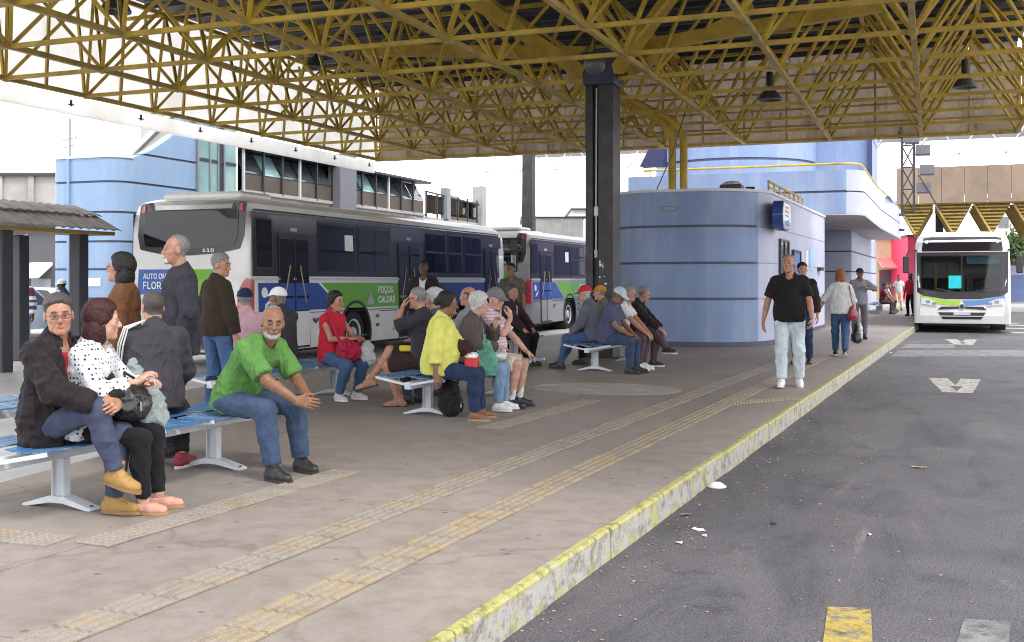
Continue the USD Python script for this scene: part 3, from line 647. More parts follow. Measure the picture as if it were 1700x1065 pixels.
# ================================================================ left: blue building with swept parapet, stair glass, upper gallery
LB = thing('swept_building', 'pale blue building with swept parapet and dark grooves behind the near bus', 'building')
fx0 = -20.0; yc = 22.85
gro = (0.17, .95, 1.73, 2.47, 3.25, 4.06)
prof = [(yc + .6, RZ - .05), (26.1, RZ - .05), (26.1, 5.98), (25.7, 5.86), (25.2, 5.6), (24.7, 5.3), (24.2, 5.02), (23.8, 4.85), (yc + .6, 4.74)]
side = Polygon(prof)
for k in range(len(gro) + 2):
    z0 = RZ - .05 if k == 0 else (gro + (4.86,))[k - 1] + .03
    z1 = (gro + (4.86, 9))[k] - .03
    pc = side.intersection(sbox(20, z0, 30, z1))
    for g in getattr(pc, 'geoms', [pc]):
        if g.area > .01: part(LB, 'side_wall', prism_x(list(g.exterior.coords)[:-1], fx0 - .3, fx0), blue_wall_left)
for z in gro + (4.86,):
    g = side.intersection(sbox(20, z - .03, 30, z + .03))
    if g.area > 0: part(LB, 'groove', prism_x(list(g.exterior.coords)[:-1], fx0 - .3, fx0 - .03), groove_m)
plan = [(-22.3, 27), (-22.3, yc + .35)] + arc(-21.95, yc + .35, .35, 180, 270, 5) + arc(fx0 - .6, yc + .6, .6, 270, 360, 8) + [(fx0 - .3, yc + .6), (fx0 - .6, yc + .9), (-21.9, yc + .9), (-21.9, 27)]
zs = [RZ - .05] + [q for g in gro for q in (g - .03, g + .03)] + [4.70]
pl = Polygon(plan).buffer(0)
for k in range(0, len(zs) - 1, 2): part(LB, 'front_wall', prism(pl, zs[k], zs[k + 1]), blue_wall_left, 35)
for g in gro: part(LB, 'groove', prism(pl.buffer(-.03), g - .03, g + .03), groove_m)
part(LB, 'coping', prism(pl.buffer(.03), 4.70, 4.76), white_render)
part(LB, 'drain_pipe', tube([(-21.6, yc - .06, RZ), (-21.6, yc - .06, 4.7)], .035, 8), blue_wall_left)
part(LB, 'wall_panel', bx(-20.95, -20.55, yc - .02, yc - .004, 1.28, 1.5), white_plastic)
# beige stair roof behind
part(LB, 'stair_roof', prism_y([(-22.6, 4.75), (-20.3, 6.5), (-20.3, 4.7), (-22.6, 4.7)], 26.0, 28.0), beige_render)
part(LB, 'stair_roof_edge', prism_y([(-22.9, 4.78), (-20.2, 6.8), (-20.2, 6.62), (-22.8, 4.66)], 25.9, 28.1), white_render)
part(LB, 'pipe_frame', cat_m([beam((-20.3, 25.8, 5.7), (-20.3, 25.8, 7), .14, .14), beam((-20.3, 25.8, 6.45), (-19.9, 25.8, 6.45), .1, .1)]), blue_wall_left)
# stair glass
SG = thing('glass_stairwell', 'teal glass stairwell beside the swept blue building', 'stairwell')
teal = paint('teal_glass', (0.22, 0.36, 0.36), rough=0.08, var=.25, scale=1.4)
yy = 26.15
for k, w in enumerate((.55, .4, .3, .62)):
    part(SG, 'pane', bx(-20.0, -19.97, yy + .03, yy + w - .03, 3.9, 4.95), teal if k != 2 else dark_metal)
    part(SG, 'pane', bx(-20.0, -19.97, yy + .03, yy + w - .03, 5.03, 6.6), teal if k != 2 else dark_metal)
    part(SG, 'mullion', bx(-20.03, -19.93, yy - .03, yy + .03, 3.85, 6.7), grey_metal)
    yy += w
part(SG, 'mullion', bx(-20.03, -19.93, yy - .03, yy + .03, 3.85, 6.7), white_plastic)
part(SG, 'transom', bx(-20.02, -19.94, 26.15, yy, 4.95, 5.03), dark_metal)
part(SG, 'back_wall', bx(-22, -20.4, 26.12, 28.2, 3.6, 6.5), grey_render)
# gallery
GA = thing('upper_gallery', 'long upper gallery with slanted dark windows above the near bus', 'gallery')
brown = paint('gallery_brown', (0.085, 0.065, 0.05), rough=0.6, var=.3, scale=.8)
g0, g1 = 28.35, 41.2
part(GA, 'lower_wall', bx(-24, -20.0, g0, 52, RZ - .05, 4.15), grey_render)
part(GA, 'back_wall', bx(-23.6, -20.9, g0, g1, 4.15, 5.5), brown)
part(GA, 'roof', bx(-24, -19.75, g0 - .1, g1 + .3, 5.52, 5.6), dark_metal)
part(GA, 'sill', bx(-20.05, -19.9, g0, g1, 4.15, 4.26), grey_render)
n = 12
for k in range(n):
    a, b = g0 + (g1 - g0) * k / n, g0 + (g1 - g0) * (k + 1) / n
    m = [(a + .04, 0), (b - .04, 0)]
    v = np.array([(-19.95, a + .04, 4.8), (-19.95, b - .04, 4.8), (-20.35, b - .04, 5.48), (-20.35, a + .04, 5.48)])
    v2 = v + np.array([-.02, 0, -.012])
    part(GA, 'window', (np.vstack([v, v2]), _BF), glass_dark('gallery_glass', (.03, .04, .04), .05) if k not in (1, 7) else teal)
    part(GA, 'panel', bx(-20.02, -19.97, a + .02, b - .02, 4.27, 4.78), brown)
    part(GA, 'post', beam((-19.93, a, 4.2), (-19.93, a, 5.52), .07, .07), dark_metal if k % 3 else pale_metal)
py0, py1 = y_on_x(565, -19.6), y_on_x(592, -19.6)
part(GA, 'pillar', bx(-20.1, -19.6, py0, py1, 3.9, 5.95), paint('pillar_grey', (.13, .13, .15), rough=.6))
# terrace railing and stair flank
TR = thing('terrace_railing', 'glass and steel railing on the terrace right of the gallery', 'railing')
for k in range(6):
    a = 41.5 + k * 1.1
    part(TR, 'post', beam((-20, a, 4.15), (-20, a, 5.2), .06, .06), dark_metal)
    if k < 5: part(TR, 'pane', bx(-20.01, -19.995, a + .06, a + 1.04, 4.3, 5.1), pane_glass('railing_glass'))
part(TR, 'handrail', beam((-20, 41.4, 5.22), (-20, 48, 5.0), .06, .06), dark_metal)
part(TR, 'end_post', bx(-20.15, -19.85, 43.3, 43.7, 4.15, 5.5), grey_metal)
FL = thing('stair_flank', 'white sloping stair wall at the end of the terrace', 'wall')
part(FL, 'wall', prism_x([(47.8, 4.0), (51.8, 4.0), (51.6, 4.3), (50.6, 4.9), (49.3, 5.7), (48.6, 5.98), (47.8, 5.98)], -20.2, -19.9), white_render)
part(FL, 'end_wall', bx(-20.3, -19.85, 47.2, 47.75, 4.0, 5.9), grey_render)
part(FL, 'lower_wall', prism_x([(44.2, 4.16), (47.2, 4.16), (47.2, 4.6), (45.2, 5.3), (44.2, 5.3)], -20.4, -20.2), beige_render)

# ================================================================ small tiled shelter on the far kerb
SH = thing('tiled_shelter', 'small dark shelter with corrugated tile roof at the left edge', 'shelter')
shx = -15.6
tile_m = paint('old_tile', (0.30, 0.27, 0.255), rough=0.85, var=.3, scale=2.5, fine=12, dirt=(.07, .06, .055), dirt_amt=.6, dirt_scale=3)
ysh0, ysh1 = 8.5, y_on_x(200, shx + .35)
post_m = paint('shelter_post', (0.035, 0.035, 0.045), rough=.5)
n = int((ysh1 - ysh0) / .22)
for k in range(n):
    a = ysh0 + k * .22
    b = a + .235
    # one column of overlapping tiles, arched
    q = [(a + (b - a) * t, .03 * math.sin(PI * t)) for t in np.linspace(0, 1, 6)]
    for (xa, za, xb, zb) in ((shx - .55, 2.92, shx + .05, 2.72), (shx - .02, 2.70, shx + .55, 2.42)):
        v = np.array([(xa, y_, za + h_) for y_, h_ in q] + [(xb, y_, zb + h_) for y_, h_ in q] + [(xa, y_, za + h_ - .02) for y_, h_ in q] + [(xb, y_, zb + h_ - .02) for y_, h_ in q])
        f = []
        for t in range(5):
            f += [[t, 6 + t, 7 + t], [t, 7 + t, t + 1], [12 + t, 19 + t, 18 + t], [12 + t, 13 + t, 19 + t], [6 + t, 18 + t, 19 + t], [6 + t, 19 + t, 7 + t], [t, t + 1, 13 + t], [t, 13 + t, 12 + t]]
        part(SH, 'roof_tile', (v, np.array(f)), tile_m)
part(SH, 'roof_back', prism_y([(shx - .6, 2.9), (shx - 2.2, 2.45), (shx - 2.2, 2.38), (shx - .6, 2.83)], ysh0, ysh1), tile_m)
part(SH, 'roof_beam', bx(shx - .5, shx + .3, ysh0, ysh1 - .1, 2.33, 2.4), paint('yellow_wood', (.3, .22, .07)))
for u in (4, 131):
    yy = y_on_x(u, shx)
    part(SH, 'post', rbx(shx - .13, shx + .13, yy - .13, yy + .13, RZ, 2.36, .015), post_m)
for u in (33,):
    yy = y_on_x(u, shx - 1.9)
    part(SH, 'post', rbx(shx - 2.03, shx - 1.77, yy - .13, yy + .13, RZ, 2.36, .015), post_m)

# ================================================================ beyond, left
def block(name, label, cat, u0, u1, v0, v1, d, depth, mat, extra=None):
    """a building whose front spans the sight lines u0..u1 at distance d"""
    a, b = xz_at(u0, v0, d), xz_at(u1, v0, d)
    zt, zb = a[2], xz_at(u0, v1, d)[2]
    p, q = np.array(a[:2]), np.array(b[:2])
    t = (q - p) / np.linalg.norm(q - p); nrm = np.array([-t[1], t[0]])
    T = thing(name, label, cat, (p[0], p[1], 0), math.degrees(math.atan2(t[1], t[0])))
    L = np.linalg.norm(q - p)
    part(T, 'wall', bx(0, L, 0, depth, min(zb, RZ - .02), zt), mat)
    part(T, 'roof', bx(-.15, L + .15, -.2, depth + .2, zt, zt + .12), dark_metal)
    return T, L, zt
W_, L_, zt_ = block('warehouse', 'long grey stained concrete wall at the far left', 'building', -420, 100, 292, 560, 46, 6, grey_render)
for k in range(10): part(W_, 'pilaster', bx(L_ * k / 10, L_ * k / 10 + .25, -.12, -.003, RZ, zt_), grey_render)
W_, L_, zt_ = block('dark_shop', 'dark grey shop building behind the tiled shelter', 'building', 46, 92, 378, 560, 40, 1.5, paint('dark_shop_grey', (.075, .075, .085), rough=.7))
part(W_, 'awning', prism_x([(-1.2, 1.6), (0, 2.1), (0, 2.0), (-1.2, 1.52)], .1, L_ - .1), white_plastic)
part(W_, 'shutter', bx(.15, L_ - .15, -.05, -.004, RZ, 1.5), grey_metal)
W_, L_, zt_ = block('pink_shop', 'narrow pink and white shop front at the far left', 'building', -30, 20, 380, 560, 42, 1.5, paint('pink_wall', (.6, .33, .36), rough=.7))
part(W_, 'door', bx(.5, 1.2, -.05, -.004, RZ, 1.9), dark_metal)
part(W_, 'sign', bx(.2, 1.2, -.08, -.004, 2.2, 2.6), white_plastic)
# white parked car
def car(name, label, x, y, rz, m):
    T = thing(name, label, 'car', (x, y, RZ), rz)
    prof = [(-2.0, .3), (2.0, .3), (2.08, .6), (1.95, .85), (1.1, .98), (.5, 1.42), (-.9, 1.46), (-1.75, 1.05), (-2.05, .95), (-2.1, .55)]
    body = manifold3d.Manifold.extrude(manifold3d.CrossSection([prof]), 1.66)
    top = manifold3d.CrossSection([[(-.83, -3), (.83, -3), (.83, .9), (.62, 1.5), (-.62, 1.5), (-.83, .9)]])
    t = manifold3d.Manifold.extrude(top, 6).rotate((90, 0, 0)).rotate((0, 0, 90)).translate((-3, 0, 0))
    b = body.rotate((90, 0, 0)).translate((0, .83, 0)) ^ t
    for wx in (-1.25, 1.28): b = b - manifold3d.Manifold.cylinder(2.4, .36, .36, 20).rotate((90, 0, 0)).translate((wx, 1.2, .32))
    part(T, 'body', b, m, 30)
    for sgn in (-1, 1):
        for (a0, a1, a2, a3) in ((-.85, -.05, -.15, -.8), (.02, .95, .45, .02)):
            q = [(a0, .98), (a1, .98), (a2, 1.36), (a3, 1.38)]
            v, f = prism_x([(p[0], p[1]) for p in q], 0, .012)
            v2 = np.c_[v[:, 1], sgn * (.838 - (v[:, 2] - .9) * .35) + (v[:, 0] - .004) * sgn, v[:, 2]]
            part(T, 'window', (v2, f if sgn < 0 else f[:, ::-1]), glass_dark('car_glass'))
        for wx in (-1.25, 1.28):
            w = part(T, 'wheel', moved((lambda m: (m[0][:, [0, 2, 1]], m[1][:, ::-1]))(lathe([(0, -.1), (.24, -.1), (.31, -.08), (.31, .08), (.24, .1), (0, .1)], 18)), (wx, sgn * .74, .31)), black_rubber, 40)
            part(w, 'rim', moved((lambda m: (m[0][:, [0, 2, 1]], m[1][:, ::-1]))(lathe([(0, -.115), (.18, -.112), (.2, -.1), (.2, .1), (.18, .112), (0, .115)], 14)), (wx, sgn * .745, .31)), pale_metal, 40)
        part(T, 'headlight', rbx(1.9, 2.06, sgn * .62 - .14, sgn * .62 + .14, .66, .8, .03), white_plastic)
        part(T, 'tail_light', rbx(-2.1, -1.98, sgn * .66 - .1, sgn * .66 + .1, .72, .9, .02), paint('tail_red', (.4, .02, .02), rough=.2))
    return T
x, y, _z = xz_at(75, 500, 33)
car('white_car', 'white hatchback parked behind the man in the striped sweater', x, y, 15, paint('car_white', (.72, .72, .72), rough=.25, var=.03, coat=.6))
x, y, _z = xz_at(5, 500, 30)
car('white_car', 'silver hatchback half hidden by the shelter post at far left', x, y, 100, paint('car_silver', (.4, .41, .43), rough=.3, var=.03, metal=.4, coat=.6))
RL = thing('yellow_barrier', 'short yellow street railing left of the seated man with glasses', 'railing')
a, b = np.array(on_ground(52, 545, RZ)), np.array(on_ground(120, 545, RZ))
for k in range(9):
    p = a + (b - a) * k / 8
    part(RL, 'bar', tube([(p[0], p[1], RZ), (p[0], p[1], .62)], .03, 6), paint('barrier_yellow', (.6, .4, .03)))
for z in (.1, .62): part(RL, 'rail', tube([(a[0], a[1], z), (b[0], b[1], z)], .03, 6), paint('barrier_yellow', (.6, .4, .03)))
MA = thing('antenna_mast', 'thin antenna mast on the skyline above the blue building', 'antenna', (*xz_at(116, 300, 60)[:2], 0))
part(MA, 'mast', tube([(0, 0, RZ), (0, 0, 10.4)], .09, 6), grey_metal)
part(MA, 'platform', lathe([(0, 8.0), (.45, 8.0), (.45, 8.12), (0, 8.12)], 12), grey_metal)
for z, w in ((9.2, .5), (8.8, .4), (7.4, .6)): part(MA, 'arm', beam((-w, 0, z), (w, 0, z + .15), .05, .05), grey_metal)

# ================================================================ beyond, middle and right
W_, L_, zt_ = block('corrugated_shed', 'grey corrugated shed beyond the second bus', 'building', 868, 968, 362, 560, 70, 8, paint('corrugated_grey', (.5, .48, .46), rough=.7, var=.15))
for k in range(24): part(W_, 'rib', bx(L_ * k / 24, L_ * k / 24 + .08, -.06, -.004, RZ, zt_ - .1), paint('corrugated_grey', (.5, .48, .46)))
W_, L_, zt_ = block('white_house', 'white building between the second bus and the column', 'building', 950, 985, 348, 560, 82, 8, white_render)
part(W_, 'window', bx(.4, 1.0, -.03, -.004, 3, 4), glass_dark('far_glass', (.1, .11, .12), .1))
blown_out_steel = paint('blown_out_steel', (.55, .52, .46), rough=.6, var=.1)  # blown-out sky glare is put into this pale lattice colour
NC = thing('distant_canopy', 'steel lattice edge of the next canopy, sky glare put into its pale colour', 'canopy')
xa, xb = -26.0, 22.0
zt1, zb1, yy = 9.6, 7.9, 60.0
n = 22; st = (xb - xa) / n
for k in range(n):
    a = xa + k * st
    part(NC, 'diagonal', beam((a, yy, zt1), (a + st / 2, yy, zb1), .06, .06), blown_out_steel)
    part(NC, 'diagonal', beam((a + st / 2, yy, zb1), (a + st, yy, zt1), .06, .06), blown_out_steel)
    part(NC, 'diagonal', beam((a + st / 2, yy, zb1), (a + st, yy + 1.6, zt1), .05, .05), blown_out_steel)
part(NC, 'chord', beam((xa, yy, zb1 + .004), (xb, yy, zb1 + .004), .06, .06), blown_out_steel)
part(NC, 'chord', beam((xa, yy, zt1 + .04), (xb, yy, zt1 + .04), .08, .08), blown_out_steel)
part(NC, 'roof', bx(xa, xb, yy - .3, yy + 12, zt1 + .5, zt1 + 1.8), white_render)
for xx in (-13.5, 8.5): part(NC, 'column', bx(xx - .25, xx + .25, yy + 5, yy + 5.5, RZ, zt1 + .5), column_m)
# far canopy with tan fascia
FC = thing('far_canopy', 'canopy with tan fascia panels over yellow lattice behind the oncoming bus', 'canopy')
yy = 85.0; x0, x1 = -2.5, 13.0
for k in range(10):
    a = x0 + (x1 - x0) * k / 10; b = x0 + (x1 - x0) * (k + 1) / 10
    part(FC, 'fascia_panel', bx(a + .015, b - .015, yy, yy + .1, 7.1, 9.75), paint('tan_fascia', (.25, .185, .135), rough=.8, var=.18, scale=.5, dirt=(.12, .09, .07), dirt_amt=.5, dirt_scale=.4))
part(FC, 'roof', bx(x0, x1, yy + .1, yy + 25, 9.5, 9.7), deck_dark)
m_ = 2.6
for k in range(6):
    a = x0 + k * m_
    for j in range(4):
        part(FC, 'lattice_fin', prism_y([(a, 7.1), (a + m_, 7.1), (a + m_ / 2 + .12, 4.9), (a + m_ / 2 - .12, 4.9)], yy + 1 + j * 3.0, yy + 1.08 + j * 3.0), paint('far_truss', (.22, .14, .025), rough=.7, var=.3, scale=2))
    for q in range(9):
        z = 7.1 - q * .25; w = m_ * (1 - q / 9.5) / 2
        part(FC, 'bar', beam((a + m_ / 2 - w, yy + .8, z), (a + m_ / 2 + w, yy + .8, z), .1, .1), yellow_dirty)
    part(FC, 'strut', beam((a, yy + .6, 7.2), (a + m_ / 2, yy + .7, 4.9), .12, .12), yellow_dirty)
for xx in (0.5, 9.5): part(FC, 'column', bx(xx - .3, xx + .3, yy + 8, yy + 8.6, RZ, 9.5), column_m)
W_, L_, zt_ = block('red_shop', 'bright red shop front with white lettering left of the oncoming bus', 'building', 1507, 1560, 392, 520, 92, 8, paint('shop_red', (.65, .03, .10), rough=.5))
part(W_, 'door', bx(1.4, 2.4, -.05, -.004, RZ, 2.4), glass_dark('far_glass', (.1, .11, .12), .1))
W_, L_, zt_ = block('cream_shop', 'cream and yellow shop with a pink awning beyond the platform', 'building', 1452, 1507, 396, 520, 96, 8, paint('shop_cream', (.72, .62, .38), rough=.6))
part(W_, 'awning', prism_x([(-1.5, 2.6), (0, 3.4), (0, 3.25), (-1.5, 2.5)], .2, L_ - .1), paint('awning_pink', (.7, .3, .28)))
part(W_, 'shopfront', bx(.4, L_ - .4, -.05, -.004, RZ, 2.4), glass_dark('far_glass', (.1, .11, .12), .1))
W_, L_, zt_ = block('lilac_shop', 'lilac shop building at the far right edge', 'building', 1668, 1800, 440, 520, 88, 8, paint('shop_lilac', (.42, .4, .62), rough=.6))
for k in range(3): part(W_, 'shutter', bx(.4 + k * 1.7, 1.7 + k * 1.7, -.05, -.004, RZ, 1.9), paint('shutter_navy', (.15, .2, .42)))
W_, L_, zt_ = block('pale_block', 'pale apartment block behind the lilac shop at far right', 'building', 1640, 1860, 330, 520, 125, 12, paint('pale_block', (.66, .64, .62), rough=.7))
for r_ in range(3):
    for k in range(5): part(W_, 'window', bx(1.2 + k * 2.8, 2.4 + k * 2.8, -.05, -.004, 1.5 + r_ * 3, 2.8 + r_ * 3), glass_dark('far_glass', (.1, .11, .12), .1))
# trees and hill far away
leaf = usdkit.material(stage, '/World/Looks/leaf', {'g': ('geometry', {}), 'n': ('noise_texture', {'scale': .5, 'detail': 3.0}), 'r': ('rgb_ramp', {'ramp': [(.3, (.07, .12, .045)), (.7, (.16, .23, .1))]}), 'd': ('diffuse_bsdf', {}), 't': ('translucent_bsdf', {}), 'm': ('mix_closure', {'fac': .35})},
    [('g.position', 'n.vector'), ('n.fac', 'r.fac'), ('r.color', 'd.color'), ('r.color', 't.color'), ('d.BSDF', 'm.closure1'), ('t.BSDF', 'm.closure2')], surface='m.closure')
bark = paint('bark', (.09, .065, .045), rough=.9, var=.3)
def tree(label, x, y, h, r, seed, n=2200, leafs=.32):
    rg = np.random.default_rng(seed)
    T = thing('tree', label, 'tree', (x, y, RZ))
    limbs = [tube([(0, 0, 0), (.1, 0, h * .3), (0, .1, h * .6)], [.28, .2, .1], 8)]
    cl = []
    for k in range(9):
        a = rg.uniform(0, 2 * PI); e = np.array([math.cos(a) * r * .6, math.sin(a) * r * .6, h * rg.uniform(.5, .92)])
        limbs.append(tube([(0, 0, h * .3), e * .5 + np.array([0, 0, h * .18]), e], [.12, .07, .03], 6)); cl.append(e)
    cl.append(np.array([0, 0, h * .85]))
    part(T, 'trunk', cat_m(limbs), bark, True)
    c = np.array(cl)[rg.integers(0, len(cl), n)] + rg.normal(0, 1, (n, 3)) * np.array([r * .3, r * .3, h * .1])
    d1 = rg.normal(0, 1, (n, 3)); d1 /= np.linalg.norm(d1, axis=1, keepdims=True)
    d2 = np.cross(d1, rg.normal(0, 1, (n, 3))); d2 /= np.linalg.norm(d2, axis=1, keepdims=True)
    s = leafs * rg.uniform(.6, 1.3, (n, 1))
    v = np.stack([c - d1 * s, c + d2 * s * .5, c + d1 * s, c - d2 * s * .5], 1).reshape(-1, 3)
    i = np.arange(n)[:, None] * 4
    part(T, 'crown', (v, np.vstack([i + [0, 1, 2], i + [0, 2, 3]])), leaf)
for k, (u, d, h_, r_, t) in enumerate(((1696, 112, 6.4, 2.0, 'leafy tree at the far right edge above the lilac shop'),)):
    x, y, _z = xz_at(u, 466, d)
    tree(t, x, y, h_, r_, 40 + k)
# ================================================================ buses
bus_white = paint('bus_white', (.70, .70, .68), rough=.3, var=.05, scale=1.2, dirt=(.45, .43, .40), dirt_amt=.35, dirt_scale=.9, coat=.3)
bus_black = paint('bus_black', (.017, .014, .018), rough=.28, var=.2, spec=.6)
bus_trim = paint('bus_trim', (.028, .027, .03), rough=.5, var=.2)
bus_glass = glass_dark('bus_glass', (.006, .005, .007), .03, .45)
bus_glass2 = glass_dark('bus_glass_inner', (.012, .010, .013), .06, .4)
bus_blue = paint('bus_blue', (.025, .065, .27), rough=.3, var=.06, coat=.3)
bus_green = paint('bus_green', (.125, .36, .012), rough=.3, var=.06, coat=.3)
bus_rearblue = paint('bus_rear_blue', (.045, .12, .42), rough=.35, var=.06)
letter_w = paint('letter_white', (.78, .78, .78), rough=.5, var=.02)
letter_grey = paint('letter_grey', (.35, .4, .38), rough=.5, var=.02)
lamp_red = paint('lamp_red', (.42, .012, .018), rough=.12, var=.2, scale=12, spec=.7, coat=.7)
lamp_clear = paint('lamp_clear', (.62, .64, .66), rough=.12, var=.1, scale=20, spec=.8, coat=.8)
chrome = paint('chrome', (.6, .6, .62), rough=.15, metal=1.0, var=.05)
letter_grey2 = paint('plate_pale', (.5, .45, .5), var=.35, scale=60)
mauve = paint('bus_mauve', (.045, .036, .044), rough=.22, spec=.8, var=.1)

def ccw(poly):
    from shapely.geometry.polygon import orient
    return [list(orient(poly).exterior.coords)[:-1]]
def bus_shell(L, W, H, tail=.16, nose=.22):
    M, CS = manifold3d.Manifold, manifold3d.CrossSection
    prof = Polygon([(0.05, .30), (L - .12, .30), (L - .02, .55), (L, 1.3), (L - nose, H - .35), (L - nose - .35, H - .05), (L - nose - .9, H), (.55, H), (tail + .06, H - .1), (tail, H - .4), (.03, 1.6), (0, .9)]).buffer(.05, quad_segs=3).buffer(-.05, quad_segs=3)
    a = M.extrude(CS(ccw(prof)), W + 1).rotate((90, 0, 90)).translate((-(W + 1) / 2, 0, 0))
    sec = Polygon([(-W / 2, .2), (W / 2, .2), (W / 2, 1.2), (W / 2 - .05, H - .42), (W / 2 - .13, H - .16), (W / 2 - .35, H - .03), (0, H + .03), (-W / 2 + .35, H - .03), (-W / 2 + .13, H - .16), (-W / 2 + .05, H - .42), (-W / 2, 1.2)]).buffer(-.03).buffer(.03, quad_segs=4)
    b = M.extrude(CS(ccw(sec)), L + 2).rotate((90, 0, 0)).translate((0, L + 1, 0))
    plan = rrect(-W / 2, W / 2, -.0, L, .3)
    c = M.extrude(CS(ccw(plan)), H + 1)
    return a ^ b ^ c
def side_x(z, W, H):                               # half width of the body at height z
    if z <= 1.2: return W / 2
    return W / 2 - .05 * (z - 1.2) / (H - .42 - 1.2)
def on_side(s, y0, y1, z0, z1, W, H, out, thick=.012, r=0.0):
    """a panel lying on the side wall, standing proud by out"""
    q = [(y0, z0), (y1, z0), (y1, z1), (y0, z1)] if not r else list(rrect(y0, y1, z0, z1, r).exterior.coords)[:-1]
    return poly_side(s, q, W, H, out, thick)
def poly_side(s, q, W, H, out, thick=.012):
    v, f = prism(q, 0, thick)
    x = np.array([side_x(z, W, H) for z in v[:, 1]]) + out - thick + v[:, 2]
    v = np.c_[s * x, v[:, 0], v[:, 1]]
    return v, f if s > 0 else f[:, ::-1]
def poly_end(q, yfun, out, thick=.012, s=-1):
    """a panel on the rear (s=-1) or front (s=1) wall; q in (x, z); yfun(z) the wall's y"""
    v, f = prism(q, 0, thick)
    y = np.array([yfun(z) for z in v[:, 1]]) + s * (out - thick + v[:, 2])
    return np.c_[v[:, 0], y, v[:, 1]], (f[:, ::-1] if s > 0 else f)
def wheel(T, x, y, s, R_=.5):
    flip = lambda m: (m[0][:, [2, 1, 0]] * np.array([s, 1, 1]), m[1] if s < 0 else m[1][:, ::-1])
    w = part(T, 'wheel', moved(flip(lathe([(0, -.14), (R_ - .12, -.14), (R_ - .02, -.12), (R_, -.08), (R_, .08), (R_ - .02, .12), (R_ - .14, .14), (R_ - .17, .1), (0, .09)], 28)), (x, y, R_)), black_rubber, 40)
    part(w, 'rim', moved(flip(lathe([(R_ - .18, .13), (R_ - .2, .135), (R_ - .24, .06), (.16, .05), (.13, .13), (0, .14)], 24)), (x, y, R_)), pale_metal, 40)

